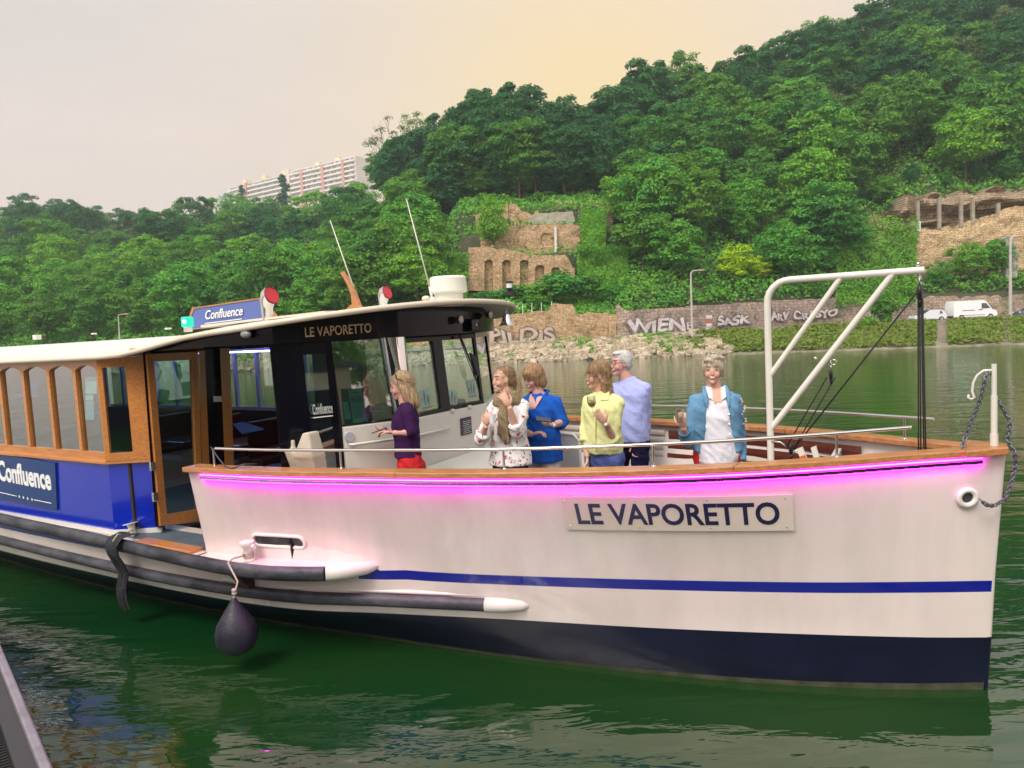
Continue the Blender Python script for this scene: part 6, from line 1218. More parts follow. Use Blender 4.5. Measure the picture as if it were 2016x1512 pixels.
class Person:
    def __init__(s, label, px, hx, ytop, ztop, f, hf, pitch=0, w=1.0, deck=.705, lean=0):
        d = CF+CR*((hx-1008)/F)-CU*((ytop-756)/F); k = (ztop-EYE)/d.z; s.Y = d.y*k; s.h = ztop-deck; s.k = s.h/1.65; s.w = w
        base = at(px, 850, s.Y); s.loc = Vector((base.x, s.Y, deck)); s.f = Vector((*f, 0)).normalized(); s.l = Vector((-s.f.y, s.f.x, 0)); s.up = Vector((0, 0, 1))
        s.root = empty('person', s.loc, 0, label, 'person')
        H_ = at(hx, ytop, s.Y); s.hc = Vector((H_.x-s.loc.x, 0, s.h-.124*s.k)); hf = Vector((*hf, 0)).normalized()
        s.hf = (hf*math.cos(R_(pitch))-s.up*math.sin(R_(pitch))); s.hl = Vector((-hf.y, hf.x, 0)); s.hu = s.hf.cross(s.hl)
    def P(s, a, b, z): return s.f*a*s.k*1.0+s.l*b*s.k*s.w+s.up*z*s.h       # forward, left, height fraction
    def px(s, x, y, dy=0): return at(x, y, s.Y+dy)-s.loc
    def Hd(s, a, b, z): return s.hc+(s.hf*a+s.hl*b+s.hu*z)*s.k*1.04
    def HM(s): return Matrix((s.hf, s.hl, s.hu)).transposed()
    def FM(s): return Matrix((s.f, s.l, s.up)).transposed()
    def he(s, g, c, r, n=14): g.ell(s.Hd(*c), tuple(v*s.k*1.035 for v in r), n, s.HM())
    def torso(s, g, rings, top_off=Vector((0, 0, 0))):
        rows = []
        for (z, a, b, fo) in rings:
            c = s.P(fo, 0, z)+top_off*max(0, (z-.55)/.3); rows.append([c+s.l*(a*s.k*s.w*math.cos(t_))+s.f*(b*s.k*(.5+.5*s.w)*math.sin(t_)) for t_ in [k*2*math.pi/20 for k in range(20)]])
        g.grid(rows, closed=True); n = len(g.v); g.add(rows[0], [tuple(range(20))]); g.add(rows[-1], [tuple(range(20))[::-1]])
    def hand(s, g, W, d, n, side, curl=(35, 40, 30), spread=.0, tcurl=20, sc=1.0):
        """palm, four unequal fingers bent at the knuckles, thumb from the side of the palm"""
        d = d.normalized(); n = (n-d*n.dot(d)).normalized(); sd = d.cross(n).normalized()*side; k = s.k*sc
        M_ = Matrix((d, sd, n)).transposed(); g.ell(W+d*.048*k, (.052*k, .037*k, .016*k), 12, M_)
        for i, Lf in enumerate((.92, 1.0, .95, .76)):
            p = W+d*.083*k+sd*(.027-.018*i)*k; a = 0; pts = [W+d*.05*k+sd*(.022-.015*i)*k, p]; r_ = [.010*k, .0095*k]
            for L_, c in zip((.040, .026, .021), curl):
                a += R_(c); p = p+(d*math.cos(a)-n*math.sin(a)+sd*spread*(1.5-i)*.1)*L_*Lf*k; pts.append(p); r_.append(.0085*k if L_ > .03 else .0075*k)
            g.tube(pts, r_, 8)
        p = W+d*.02*k+sd*.022*k; v = (d*.62+sd*.75-n*.25).normalized(); p1 = p+v*.045*k; v2 = (d*.9+sd*.25-n*math.sin(R_(tcurl+20))).normalized(); p2 = p1+v2*.033*k; p3 = p2+(v2-n*.5).normalized()*.022*k
        g.tube([p, p1, p2, p3], [.014*k, .0115*k, .0095*k, .008*k], 8)
    def head(s, g):
        s.he(g, (-.018, 0, .028), (.088, .072, .086)); s.he(g, (.012, 0, -.012), (.070, .062, .092)); s.he(g, (.030, 0, -.072), (.044, .042, .040)); s.he(g, (.062, 0, -.092), (.020, .022, .018))
        s.he(g, (.080, 0, -.016), (.016, .010, .028)); s.he(g, (.087, 0, -.029), (.012, .013, .009)); s.he(g, (.060, 0, .034), (.016, .050, .018)); s.he(g, (.052, 0, .008), (.022, .054, .03))
        for q in (-1, 1): s.he(g, (.054, q*.034, -.032), (.026, .022, .026)); s.he(g, (-.004, q*.071, -.008), (.017, .009, .030)); 
        s.he(g, (.074, 0, -.058), (.014, .024, .014))
        neck0 = s.P(-.01, 0, .80); g.tube([neck0, s.hc+(s.hf*-.012-s.hu*.05)*s.k], [.066*s.k, .053*s.k], 14)
    def face(s, smile=1, open_=False, closed=False, lm=lipm):
        for q in (-1, 1):
            g = MB(); s.he(g, (.0715, q*.030, .008), (.008, .0115, .0045 if not closed else .003), 10); e = g.obj('eye', eyew, s.root, smooth='all'); g = MB(); s.he(g, (.0775, q*.030, .008), (.004, .0062, .0048), 8); g.obj('iris', eyed, e, smooth='all')
        for q in (-1, 1):
            g = MB(); g.tube([s.Hd(.078, q*.016, .030), s.Hd(.078, q*.032, .036), s.Hd(.066, q*.046, .032)], .0032*s.k, 6); g.obj('eyebrow', browm, s.root, smooth='all')
        g = MB(); P_ = [(.081-.012*abs(t_)**2, t_*.031, -.060+.009*smile*t_*t_) for t_ in (-1, -.6, 0, .6, 1)]; g.tube([s.Hd(*p) for p in P_], [.003*s.k, .0055*s.k, (.0065 if not open_ else .009)*s.k, .0055*s.k, .003*s.k], 8); mo = g.obj('mouth', lm, s.root, smooth='all')
        if open_ or smile > 1: g = MB(); s.he(g, (.083, 0, -.057), (.006, .016, .0045)); g.obj('teeth', teeth, mo, smooth='all')
    def legs(s, g, mw=1.0, z1=.545):
        s.torso(g, [(.44, .155*mw, .105, -.01), (.48, .172*mw, .118, -.012), (.52, .168*mw, .115, -.01), (z1, .150*mw, .108, 0)])
        for q in (-1, 1): g.tube([s.P(0, q*.08, .50), s.P(.01, q*.088, .38), s.P(.01, q*.085, .27), s.P(-.01, q*.085, .14), s.P(0, q*.09, .035)], [.094*s.k*s.w*mw, .082*s.k*s.w, .058*s.k*s.w, .052*s.k, .046*s.k], 14)
    def shoes(s, m):
        for q in (-1, 1):
            g = MB(); c = s.P(.05, q*.09, 0); g.ell(c+Vector((0, 0, .035)), (.125*s.k, .045*s.k, .04*s.k), 12, s.FM()); g.obj('shoe', m, s.root, smooth='all')
    def skinbody(s, m, arms, low=.80):
        g = MB(); s.head(g); s.torso(g, [(.50, .12, .075, 0), (.62, .10, .075, 0), (.74, .125, .085, 0), (.80, .11, .06, -.01), (.835, .05, .04, -.01)])
        for q in (-1, 1): g.tube([s.P(0, q*.07, .52), s.P(.0, q*.08, .27), s.P(0, q*.09, .05)], [.06*s.k, .045*s.k, .03*s.k], 10)
        for q, (E, W_, hd, hn, kw) in arms.items():
            sh = s.P(-.01, q*.142, .780); g.tube([sh, E], [.038*s.k, .034*s.k], 10); g.tube([E, E.lerp(W_, .35), W_], [.036*s.k*s.w**.5, .035*s.k*s.w**.5, .0235*s.k], 12); s.hand(g, W_, hd, hn, kw.pop('side', q), **kw)
        return fuse('body', g, m, s.root, .0062, 4, .5)
    def top(s, m, rings, arms, cuff=1.0, name='shirt', ru=(.056, .050, .042), vox=.010, extra=None, collar=False, it=4):
        g = MB(); s.torso(g, rings)
        for q, (E, W_, c) in arms.items():
            sh = s.P(-.012, q*.142, .780); g.ell(sh, (.058*s.k, .058*s.k, .056*s.k), 12); g.tube([s.P(-.01, q*.06, .80), sh, sh.lerp(E, .5), E], [.06*s.k, ru[0]*s.k, ru[1]*1.03*s.k, ru[1]*s.k], 14)
            if c > 0: e2 = E.lerp(W_, c); g.tube([E, e2], [ru[1]*s.k, ru[2]*s.k], 14); g.ell(E, ru[1]*s.k, 12); g.tube([e2-(W_-E).normalized()*.02, e2], [ru[2]*1.13*s.k]*2, 14)
            else: g.tube([E-(E-sh).normalized()*.02, E], [ru[1]*1.12*s.k]*2, 14)
        if collar: g.tube([s.P(-.012, 0, .815), s.P(-.005, 0, .845)], [.078*s.k, .066*s.k], 16)
        if extra: extra(g)
        return fuse(name, g, m, s.root, vox, it, .5)
    def hair_cap(s, g, grow=.012, back=.03): s.he(g, (-back, 0, .036), (.086+grow, .071+grow, .080+grow)); s.he(g, (-back-.02, 0, -.005), (.07+grow, .064+grow, .07))
F0 = [(.47, .185, .135, -.005), (.52, .178, .13, 0), (.58, .150, .118, 0), (.63, .145, .115, .0), (.70, .162, .128, .012), (.745, .160, .124, .012), (.78, .150, .10, 0), (.81, .105, .075, -.008), (.835, .06, .055, -.01)]
def rings(z0, w=1, b=1, src=F0):
    out = [(z, a*w, c*b, o) for z, a, c, o in src if z > z0+.004]
    a, c, o = (interp(z0, [(q[0], q[k]) for q in src]) for k in (1, 2, 3)); return [(z0, a*w, c*b, o)]+out

# 1 blonde woman in a dark purple top, in profile, looking at her phone
p = Person('woman in dark purple top and red trousers looking at her phone beside the wheelhouse', 801, 787, 732, 2.345, (-1, -.12), (-1, -.10), 14)
dn_ = Vector((-1, .0, .15)); El, Wl = p.px(812, 850, -.16), p.px(774, 852, -.10); Er, Wr = p.px(797, 848, .14), p.px(768, 850, .08)
p.skinbody(skinp, {1: (El, Wl, Vector((-1, .25, .12)), Vector((0, .3, 1)), dict(curl=(25, 35, 25), side=-1)), -1: (Er, Wr, Vector((-1, -.25, .25)), Vector((0, -.2, -1)), dict(curl=(15, 25, 25), side=1))}); p.face(.5, closed=True)
p.top(clothfold('knit_purple', (.045, .010, .065), .2), rings(.535, 1, 1), {1: (El, Wl, .18), -1: (Er, Wr, .18)}, name='sweater', ru=(.056, .052, .050))
g = MB(); p.legs(g, 1.05, .56); g.ell(p.P(-.06, 0, .475), (.10*p.k, .155*p.k, .10*p.k), 12, p.FM()); fuse('trousers', g, clothfold('trousers_red', (.62, .025, .030), .15), p.root, .011); p.shoes(mat('shoe_dark', (.03, .03, .03), .6))
hb = hairmat('hair_blonde', (.62, .45, .27), (.34, .21, .11)); g = MB(); p.hair_cap(g, .014, .032); p.he(g, (-.075, 0, -.07), (.045, .065, .10)); p.he(g, (-.09, 0, -.14), (.034, .055, .09)); p.he(g, (-.028, .062, -.055), (.042, .022, .10)); p.he(g, (-.028, -.062, -.055), (.042, .022, .10)); p.he(g, (-.055, .056, -.12), (.032, .02, .07)); p.he(g, (-.055, -.056, -.12), (.032, .02, .07)); hh_ = fuse('hair', g, hb, p.root, .007, 3); strands(hh_, 520, 0.09, hb, 1)
g = MB(); g.tube([p.Hd(.01, q*.082, .06+.052*math.cos(q*1.3)) for q in (-1, -.6, -.2, .2, .6, 1)], .006*p.k, 6); g.tube([p.Hd(.01, .084, .07), p.Hd(-.09, .07, .00)], .004*p.k, 5); g.obj('sunglasses', mat('tortoise', (.03, .018, .012), .2), p.root)
def thingat(name, g, m, label, cat, loc, **k): g.v = [tuple(Vector(v)-loc) for v in g.v]; return tag(g.obj(name, m, None, loc=loc, **k), label, cat)
pc = p.loc+p.px(747, 847, -.03); g = MB(); g.box(pc, (.145, .072, .009), (Matrix.Rotation(R_(-18), 3, 'Y') @ Matrix.Rotation(R_(8), 3, 'Z')).to_3x3()); g.v = [tuple(v) for v in g.v]
phm = mat('phone_black', (.012, .012, .016), .1, coat=1); o = thingat('phone', g, phm, 'black phone held out by the woman in the dark purple top', 'phone', pc, bevel=.003)
# 2 smoker in a floral blouse with a khaki scarf
p = Person('woman in white floral blouse and khaki scarf lifting a cigarette to her mouth', 1003, 988, 720, 2.36, (-.38, -.92), (-.88, -.50), 0)
Er, Wr = p.px(947, 866, -.10), p.px(957, 838, -.26); El, Wl = p.px(1018, 850, -.20), p.px(1003, 801, -.28)
p.skinbody(skin, {-1: (Er, Wr, Vector((.12, -.1, 1)), Vector((-.5, -.8, 0)), dict(curl=(45, 50, 35), side=-1)), 1: (El, Wl, Vector((-.45, .02, .85)), Vector((.35, -1, .2)), dict(curl=(14, 20, 14), spread=1.2, side=1, tcurl=5))}); p.face(-.3)
def flare(g): pass
p.top(floralmat(), [(.455, .205, .150, .01), (.52, .195, .142, .005), (.60, .170, .135, 0)]+rings(.66, 1.06, 1.06), {-1: (Er, Wr, .50), 1: (El, Wl, .32)}, name='blouse', ru=(.058, .062, .058))
g = MB(); p.legs(g, 1.05); fuse('trousers', g, clothfold('trousers_navy', (.012, .012, .05), .2), p.root, .012); p.shoes(MATS['shoe_dark'])
sc_m = clothfold('scarf_khaki', (.32, .24, .14), .35); g = MB()
for rr, zz, t_ in ((.085, .835, .036), (.092, .818, .038), (.10, .80, .034)): g.tube([p.P(.012+rr*math.cos(a), rr*1.05*math.sin(a), zz+.008*math.sin(a*2)) for a in [k*math.pi/9 for k in range(18)]], t_*p.k, 10, closed=True)
for dx, L_ in ((.0, .60), (.035, .585), (-.03, .63)): g.tube([p.P(.11, dx, .80), p.P(.155, dx+.005, .74), p.P(.160, dx+.01, .67), p.P(.155, dx*1.3+.01, L_)], [.030*p.k, .026*p.k, .028*p.k, .034*p.k], 8, sx=1, sy=.6)
fuse('scarf', g, sc_m, p.root, .008, 2)
hb2 = hairmat('hair_darkblonde', (.42, .27, .15), (.17, .09, .05)); g = MB(); p.hair_cap(g, .008, .030); p.he(g, (-.105, 0, .0), (.04, .04, .045)); hh_ = fuse('hair', g, hb2, p.root, .006, 2); strands(hh_, 520, 0.04, hb2, 2)
g = MB(); p.he(g, (-.125, .01, -.01), (.035, .034, .04)); p.he(g, (-.14, .015, -.06), (.03, .032, .055)); p.he(g, (-.135, .02, -.105), (.022, .026, .04)); hh_ = fuse('ponytail', g, hb, p.root, .007, 2); strands(hh_, 520, 0.09, hb, 3)
g = MB(); p.he(g, (.0, .083, -.042), (.006, .006, .009)); g.obj('earring', steel, p.root)
a = p.px(974, 763, -.30)+p.loc; b2 = p.px(983, 765, -.27)+p.loc; g = MB(); g.tube([b2, a], .0042, 8); g.tube([a, a+(a-b2)*.12], .0043, 8, mi=1); thingat('cigarette', g, [mat('cig_white', (.85, .82, .78), .8), mat('ash', (.25, .2, .18), .9)], 'white cigarette between the fingers of the woman in the floral blouse', 'cigarette', a)
c = p.px(969, 824, -.29)+p.loc; g = MB(); g.lathe([(.024, -.035), (.033, .04), (.031, .04), (.022, -.032)], c, 20); thingat('cup', g, mat('cup_white', (.82, .80, .80), .35), 'small white plastic cup in the raised hand of the smoker', 'cup', c, smooth=50)
# 3 woman in a blue tunic
p = Person('woman in bright blue tunic and white trousers reading her phone behind the smoker', 1064, 1048, 719, 2.34, (-.45, -.89), (-.80, -.60), 16, w=1.16)
El, Wl = p.px(1106, 832, -.12), p.px(1090, 836, -.28); Er, Wr = p.px(1030, 850, -.1), p.px(1048, 855, -.26)
p.skinbody(skinp, {1: (El, Wl, Vector((-1, -.25, .12)), Vector((.1, .3, -1)), dict(curl=(20, 30, 30), side=1)), -1: (Er, Wr, Vector((1, -.4, .3)), Vector((0, 0, 1)), dict(side=-1))}); p.face(.2, closed=True)
bl = clothfold('linen_blue', (.012, .105, .50), .3)
p.top(bl, [(.44, .20, .155, .01), (.50, .192, .150, .01), (.58, .178, .145, .015)]+rings(.63, 1.08, 1.12), {1: (El, Wl, .25), -1: (Er, Wr, .3)}, name='tunic', ru=(.066, .064, .062), collar=False)
g = MB(); g.tube([p.P(.02, .075, .835), p.P(.07, .05, .80), p.P(.125, .005, .745)], [.014, .013, .008], 8); g.tube([p.P(.02, -.075, .835), p.P(.07, -.05, .80), p.P(.125, -.005, .745)], [.014, .013, .008], 8); g.tube([p.P(.02, .075, .835), p.P(-.07, .06, .845), p.P(-.09, 0, .848), p.P(-.07, -.06, .845), p.P(.02, -.075, .835)], .014, 8); g.obj('collar', bl, p.root, smooth='all')
g = MB(); g.add([p.P(.168, 0, .715), p.P(.150, -.030, .765), p.P(.10, -.055, .805), p.P(.04, -.060, .835), p.P(.04, .060, .835), p.P(.10, .055, .805), p.P(.150, .030, .765)], [(0, 1, 2, 3, 4, 5, 6)]); g.obj('neckline', skinp, p.root)
g = MB(); p.legs(g, 1.0); fuse('trousers', g, clothfold('trousers_white', (.72, .66, .68), .1), p.root, .012); p.shoes(MATS['shoe_dark'])
hr_ = hairmat('hair_copper', (.50, .31, .17), (.27, .14, .07)); g = MB(); p.hair_cap(g, .022, .022); p.he(g, (-.05, .062, -.05), (.05, .03, .065)); p.he(g, (-.05, -.062, -.05), (.05, .03, .065)); p.he(g, (-.085, 0, -.065), (.045, .065, .055)); p.he(g, (.012, .066, -.015), (.03, .020, .06)); p.he(g, (.06, .02, .07), (.035, .045, .03)); hh_ = fuse('hair', g, hr_, p.root, .007, 2); strands(hh_, 520, 0.05, hr_, 4)
pc = p.px(1070, 826, -.36)+p.loc; g = MB(); g.box(pc, (.14, .070, .010), Matrix.Rotation(R_(10), 3, 'Y') @ Matrix.Rotation(R_(10), 3, 'Z') @ Matrix.Rotation(R_(25), 3, 'X')); thingat('phone', g, phm, 'black phone in the hand of the woman in the blue tunic', 'phone', pc, bevel=.003)
g = MB(); d = (Wl-El).normalized(); g.tube([Wl-d*.012, Wl-d*.004], [.028*p.k]*2, 14); wt = g.obj('watch', steel, p.root, smooth=40); g = MB(); g.ell(Wl-d*.008+Vector((0, -.027, -.008)), (.012, .008, .014), 10); g.obj('dial', teeth, wt)
# 4 man behind
p = Person('white haired man in glasses and pale blue shirt laughing behind the woman in yellow', 1240, 1221, 690, 2.44, (-.50, -.86), (-.93, -.36), 0, w=1.12)
El, Wl = p.px(1270, 838, .02), p.px(1255, 874, -.08); Er, Wr = p.px(1205, 845, .02), p.px(1200, 885, -.05)
p.skinbody(skinp, {1: (El, Wl, Vector((-.25, -.1, -1)), Vector((0, 1, 0)), dict(side=-1)), -1: (Er, Wr, Vector((0, 0, -1)), Vector((0, 1, 0)), dict(side=1))}); p.face(1.2, True)
ls = clothfold('shirt_skyblue', (.42, .46, .82), .15)
p.top(ls, [(.475, .172, .135, .02), (.52, .172, .138, .03), (.58, .168, .142, .03), (.64, .165, .138, .022)]+rings(.70, 1.08, 1.0), {1: (El, Wl, .22), -1: (Er, Wr, .3)}, collar=True, ru=(.062, .058, .055))
g = MB(); p.legs(g, .95, .53); fuse('trousers', g, clothfold('trousers_darknavy', (.012, .010, .05), .2), p.root, .012); p.shoes(MATS['shoe_dark'])
hw = hairmat('hair_white', (.78, .76, .74), (.55, .52, .50)); g = MB(); p.hair_cap(g, .008, .026); p.he(g, (.015, 0, .092), (.06, .055, .022)); p.he(g, (-.03, .068, .01), (.035, .014, .045)); p.he(g, (-.03, -.068, .01), (.035, .014, .045)); hh_ = fuse('hair', g, hw, p.root, .006, 2); strands(hh_, 520, 0.03, hw, 5)
def glasses(p, r_=.020, m=None):
    g = MB()
    for q in (-1, 1): g.tube([p.Hd(.092, q*.032+r_*math.cos(a), .006+r_*.75*math.sin(a)) for a in [k*math.pi/8 for k in range(16)]], .0016*p.k, 5, closed=True); g.tube([p.Hd(.092, q*.052, .010), p.Hd(.06, q*.074, .012), p.Hd(-.01, q*.081, .008)], .0022*p.k, 5)
    g.tube([p.Hd(.094, -.012, .010), p.Hd(.094, .012, .010)], .002*p.k, 5); g.obj('glasses', m or mat('frame_dark', (.09, .05, .04), .3), p.root)
glasses(p)
g = MB(); d = (Wl-El).normalized(); q0 = Wl-d*.03; g.tube([q0-d*.016, q0+d*.010], [.034*p.k]*2, 14); wt = g.obj('watch', mat('strap_red', (.55, .03, .02), .5), p.root, smooth=40); g = MB(); g.ell(q0+Vector((.0, -.033, 0)), (.018, .010, .019), 12); g.obj('dial', steel, wt)
# 5 woman in yellow shirt with wine
p = Person('woman in pale yellow shirt and jeans holding up a glass of white wine', 1188, 1174, 710, 2.38, (-.52, -.85), (-.97, -.22), 5)
El, Wl = p.px(1207, 864, -.12), p.px(1192, 833, -.26); Er, Wr = p.px(1153, 856, .02), p.px(1156, 900, -.05)
p.skinbody(skin, {1: (El, Wl, Vector((-.62, -.05, .8)), Vector((-.2, -1, -.1)), dict(curl=(38, 40, 30), side=1, tcurl=10)), -1: (Er, Wr, Vector((0, -.1, -1)), Vector((1, 0, 0)), dict(side=1))}); p.face(1.6)
yl = clothfold('shirt_yellow', (.78, .78, .36), .14)
p.top(yl, [(.515, .160, .125, .01), (.55, .178, .142, .02), (.60, .172, .140, .02), (.66, .165, .135, .018)]+rings(.70, 1.04, 1.08), {1: (El, Wl, .12), -1: (Er, Wr, .3)}, ru=(.056, .052, .054), collar=True)
g = MB(); g.tube([p.P(.155, 0, .54), p.P(.160, 0, .66), p.P(.150, 0, .745), p.P(.085, 0, .80)], .008, 6, sx=1, sy=.6); g.obj('placket', yl, p.root, smooth='all')
for q in (-1, 1): g = MB(); g.hexa([p.P(.05, q*.02, .815), p.P(.10, q*.03, .79), p.P(.075, q*.085, .79), p.P(.01, q*.08, .825)], [p.P(.045, q*.02, .845), p.P(.11, q*.035, .80), p.P(.085, q*.092, .80), p.P(.0, q*.075, .85)]); g.obj('collar', yl, p.root, bevel=.004)
g = MB(); p.legs(g, 1.05, .53); fuse('jeans', g, clothfold('denim_blue', (.085, .12, .34), .5), p.root, .011); p.shoes(MATS['shoe_dark'])
hl = hairmat('hair_lightbrown', (.44, .28, .15), (.24, .13, .065)); g = MB(); p.hair_cap(g, .016, .026); p.he(g, (-.07, 0, -.07), (.045, .068, .10)); p.he(g, (-.09, 0, -.15), (.036, .060, .09)); p.he(g, (-.035, .064, -.07), (.035, .020, .11)); p.he(g, (-.035, -.064, -.07), (.035, .020, .11)); p.he(g, (-.06, .055, -.155), (.035, .022, .06)); p.he(g, (.045, .045, .05), (.03, .02, .04)); hh_ = fuse('hair', g, hl, p.root, .007, 2); strands(hh_, 520, 0.1, hl, 6)
glasses(p, .019, mat('frame_thin', (.35, .22, .15), .3))
g = MB(); d = (Wl-El).normalized(); g.tube([Wl-d*.045, Wl-d*.035], [.031*p.k]*2, 14); g.tube([Wl-d*.02, Wl-d*.012], [.029*p.k]*2, 14); wt = g.obj('bracelet', steel, p.root, smooth=40); g = MB(); g.ell(Wl-d*.016+Vector((-.006, -.028, 0)), (.012, .008, .013), 10); g.obj('watch_dial', teeth, wt)
cg = bpy.data.materials.new('clear_glass'); cg.use_nodes = True; t = cg.node_tree; t.nodes.clear(); o_ = t.nodes.new('ShaderNodeOutputMaterial'); a_ = t.nodes.new('ShaderNodeBsdfTransparent'); a_.inputs[0].default_value = (.90, .91, .91, 1); b_ = t.nodes.new('ShaderNodeBsdfGlossy'); b_.inputs['Roughness'].default_value = .04; lw = t.nodes.new('ShaderNodeLayerWeight'); lw.inputs[0].default_value = .35; m_ = t.nodes.new('ShaderNodeMixShader'); t.links.new(lw.outputs['Facing'], m_.inputs[0]); t.links.new(a_.outputs[0], m_.inputs[1]); t.links.new(b_.outputs[0], m_.inputs[2]); t.links.new(m_.outputs[0], o_.inputs[0])
c = p.px(1165, 793, -.33)+p.loc; tl_ = Matrix.Rotation(R_(-8), 3, 'Y')
g = MB(); g.lathe([(.030, -.115), (.031, -.112), (.004, -.106), (.0035, -.048), (.012, -.040), (.030, -.022), (.038, .004), (.037, .03), (.032, .055), (.0305, .055), (.035, .03), (.036, .004), (.028, -.020), (.008, -.036)], (0, 0, 0), 28, tl_); g.v = [tuple(Vector(v)+c) for v in g.v]
wg = thingat('wine_glass', g, cg, 'stemmed glass of white wine held up by the woman in yellow', 'wine glass', c, smooth=60)
g = MB(); g.lathe([(.004, -.036), (.026, -.020), (.0345, .002), (.034, .006)], (0, 0, 0), 24, tl_); g.obj('wine', mat('wine', (.62, .42, .06), .1, alpha=.85), wg, smooth=60)
# 6 woman in denim jacket
p = Person('smiling woman with short grey hair in blue denim jacket, white shirt and red trousers', 1410, 1402, 700, 2.39, (-.12, -1), (-.28, -.96), -2, w=1.10)
Er, Wr = p.px(1353, 868, -.06), p.px(1345, 842, -.24); El, Wl = p.px(1455, 848, .02), p.px(1458, 905, -.04)
p.skinbody(skin, {-1: (Er, Wr, Vector((-.1, -.1, 1)), Vector((-.3, -.9, 0)), dict(curl=(40, 45, 35), side=-1)), 1: (El, Wl, Vector((0, -.1, -1)), Vector((-1, 0, 0)), dict(side=-1))}); p.face(1.8, True)
dj = clothfold('denim_jacket', (.15, .32, .50), .35); ws = clothfold('shirt_white', (.76, .74, .80), .1)
p.top(ws, [(.445, .130, .135, .04), (.50, .160, .150, .02), (.56, .150, .150, .015), (.64, .135, .142, .012), (.70, .135, .140, .012), (.75, .12, .122, .01), (.79, .10, .085, .0), (.815, .07, .07, 0)], {}, collar=False)
for q in (-1, 1): g = MB(); g.hexa([p.P(.04, q*.030, .835), p.P(.105, q*.030, .775), p.P(.098, q*.060, .79), p.P(.0, q*.068, .845)], [p.P(.05, q*.028, .84), p.P(.115, q*.032, .78), p.P(.108, q*.066, .795), p.P(.0, q*.075, .85)]); g.obj('shirt_collar', ws, p.root, bevel=.004)
g = MB(); g.hexa([p.P(.115, -.028, .77), p.P(.055, -.045, .835), p.P(.055, .045, .835), p.P(.115, .028, .77)], [p.P(.09, -.02, .77), p.P(.03, -.04, .83), p.P(.03, .04, .83), p.P(.09, .02, .77)]); g.add([p.P(.131, 0, .735), p.P(.121, -.032, .775), p.P(.121, .032, .775)], [(0, 1, 2)]); g.obj('neckline', skin, p.root)
def jk(g):
    for q in (-1, 1):
        rows = [[p.P(a, q*b, z) for a, b in ((-.12*e, .0), (-.11*e, .08), (-.07*e, .14*w_), (.0, .172*w_), (.06*e, .165*w_), (.115*e, .125*w_), (.150*e, .082), (.158*e, .062+dd))] for z, e, w_, dd in ((.525, 1.05, 1.04, .035), (.56, 1.03, 1.0, .02), (.63, 1.0, .95, .01), (.70, 1.0, .97, .0), (.75, .92, 1.0, -.01), (.785, .72, .98, -.015), (.815, .50, .72, -.01))]
        g.grid(rows); g.grid([[v*1-(v-Vector((0, 0, v.z))).normalized()*.022 for v in r_] for r_ in rows])
g = MB(); T_ = [(z, a*1.0, c*.72, -.028) for z, a, c, o in rings(.52, 1.05, 1)]
p.torso(g, T_)
for q in (-1, 1):
    g.tube([p.P(.030, q*.118, .522), p.P(.045, q*.112, .58), p.P(.055, q*.108, .66), p.P(.058, q*.104, .73), p.P(.035, q*.096, .79)], [(.078*p.k, .078*p.k), (.074*p.k, .082*p.k), (.070*p.k, .084*p.k), (.066*p.k, .076*p.k), (.05*p.k, .05*p.k)], 14, up=(1, 0, 0))
    for (E, W_, cf) in (((El, Wl, 1.0) if q > 0 else (Er, Wr, .72)),):
        sh = p.P(-.012, q*.142, .774); g.ell(sh, .052*p.k, 12); g.tube([p.P(-.01, q*.06, .79), sh, sh.lerp(E, .5), E], [.055*p.k, .060*p.k, .056*p.k, .054*p.k], 14); e2 = E.lerp(W_, cf); g.tube([E, e2], [.054*p.k, .046*p.k], 14); g.ell(E, .054*p.k, 12); g.tube([e2-(W_-E).normalized()*.03, e2+(W_-E).normalized()*.01], [.051*p.k]*2, 14)
jo = fuse('jacket', g, dj, p.root, .010, 4)
g = MB()
for q in (-1, 1): g.tube([p.P(-.075, q*.03, .850), p.P(-.02, q*.080, .842), p.P(.055, q*.085, .81), p.P(.105, q*.082, .775), p.P(.135, q*.078, .745)], [.018, .02, .024, .022, .008], 8, sx=1, sy=.7)
fuse('jacket_collar', g, dj, p.root, .008, 2)
g = MB()
for zz in (.56, .61, .66, .71): g.ell(p.P(.139, .078, zz), .0085, 8)
g.obj('buttons', steel, jo)
fl = mat('embroidery', (.75, .55, .50), .8); rr = random.Random(4)
for q in range(13): g = MB(); e = p.P(-.012, .155, .795).lerp(El, .1+.9*(q/13))+Vector((.035+rr.uniform(-.02, .025), -.050+rr.uniform(0, .012), 0)); g.ell(e, (.009, .004, .009), 8); g.obj('embroidered_flower', fl, jo)
g = MB(); p.legs(g, 1.02); fuse('trousers', g, clothfold('trousers_scarlet', (.60, .03, .02), .15), p.root, .012); p.shoes(MATS['shoe_dark'])
hg = hairmat('hair_grey', (.76, .66, .50), (.34, .27, .21)); g = MB(); p.hair_cap(g, .017, .022); p.he(g, (.02, .0, .10), (.06, .062, .026)); p.he(g, (.055, -.02, .080), (.03, .045, .022)); p.he(g, (-.005, .072, .03), (.04, .018, .05)); p.he(g, (-.005, -.072, .03), (.04, .018, .05)); p.he(g, (-.03, .078, -.025), (.03, .015, .03)); p.he(g, (-.01, .06, .095), (.03, .04, .02)); hh_ = fuse('hair', g, hg, p.root, .007, 1); strands(hh_, 520, 0.035, hg, 7)
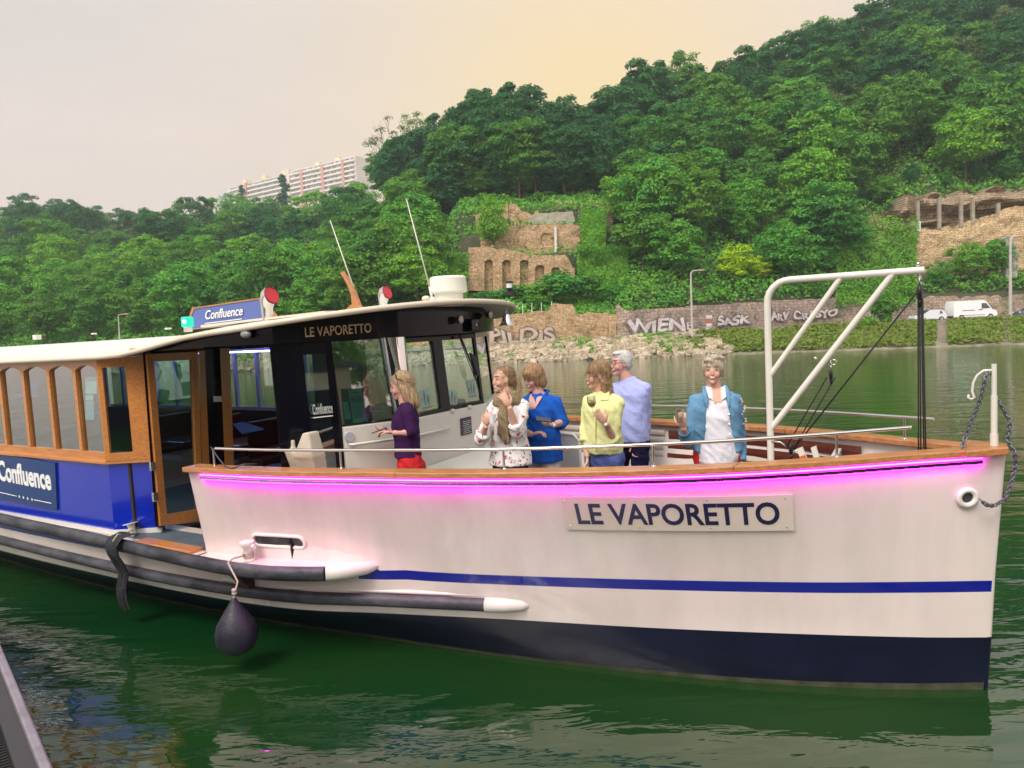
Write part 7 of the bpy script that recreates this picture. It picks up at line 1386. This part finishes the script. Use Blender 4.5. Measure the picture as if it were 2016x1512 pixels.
c = p.px(1338, 818, -.30)+p.loc; g = MB(); g.lathe([(.026, -.062), (.036, .05), (.0345, .05), (.025, -.056)], c, 24); wg = thingat('drinking_glass', g, cg, 'clear tumbler held by the woman in the denim jacket', 'glass', c, smooth=60); g = MB(); g.lathe([(.024, -.055), (.029, -.01), (.029, -.008)], (0, 0, 0), 20); g.obj('drink', mat('drink', (.55, .42, .30), .1, alpha=.6), wg, smooth=60)

# ================================================================== BEHIND THE PHOTOGRAPHER (seen only in glass, chrome and water)
bq = empty('moored_barge', (2, -9, 0), R_(4), 'moored barge with cream cabin and arched windows behind the photographer', 'barge')
g = MB(); g.hexa([(-16, -2.4, -.3), (16, -2.4, -.3), (16, 2.4, -.3), (-16, 2.4, -.3)], [(-16, -2.6, 1.9), (16, -2.6, 1.9), (16, 2.6, 1.9), (-16, 2.6, 1.9)]); g.obj('hull', mat('barge_navy', (.010, .012, .035), .35), bq); g = MB(); g.box((0, 0, 1.95), (32.2, 5.3, .10)); g.obj('rub_rail', mat('barge_white', (.7, .7, .7), .5), bq)
g = MB(); g.box((0, 0, 3.3), (27, 4.2, 2.6)); g.obj('cabin', mat('barge_cream', (.62, .55, .38), .6), bq); g = MB(); g.box((0, 0, 4.66), (28, 4.6, .14)); g.obj('roof', mat('barge_grey', (.14, .14, .15), .6), bq)
for k in range(8):
    x = -12+3.4*k; g = MB(); g.add([(x-.65, 2.13, 2.5), (x+.65, 2.13, 2.5)]+[(x+.65*math.cos(a), 2.13, 3.5+.3*math.sin(a)) for a in [j*math.pi/8 for j in range(9)]], [tuple(range(11))]); g.obj('window', MATS['car_glass'], bq)
    g = MB(); g.box((x+1.7, 2.12, 2.9), (1.2, .04, 1.7)); g.obj('shutter', mat('barge_green', (.03, .07, .04), .6), bq)
g = MB(); g.grid([[(-400, -32, -1), (400, -32, -1)], [(-400, -36, 3.5), (400, -36, 3.5)], [(-400, -120, 4), (400, -120, 4)]]); tag(g.obj('near_quay', hillmat), kind='structure')
for k in range(22):
    x = -110+10*k+rnd.uniform(-3, 3); tree(['mid', 'deep', 'fresh'][k % 3], k % 3, (x, -40-rnd.uniform(0, 8), 3), 1.15, 1.2, 'tree on the near quay behind the photographer', 'trees on the near quay')
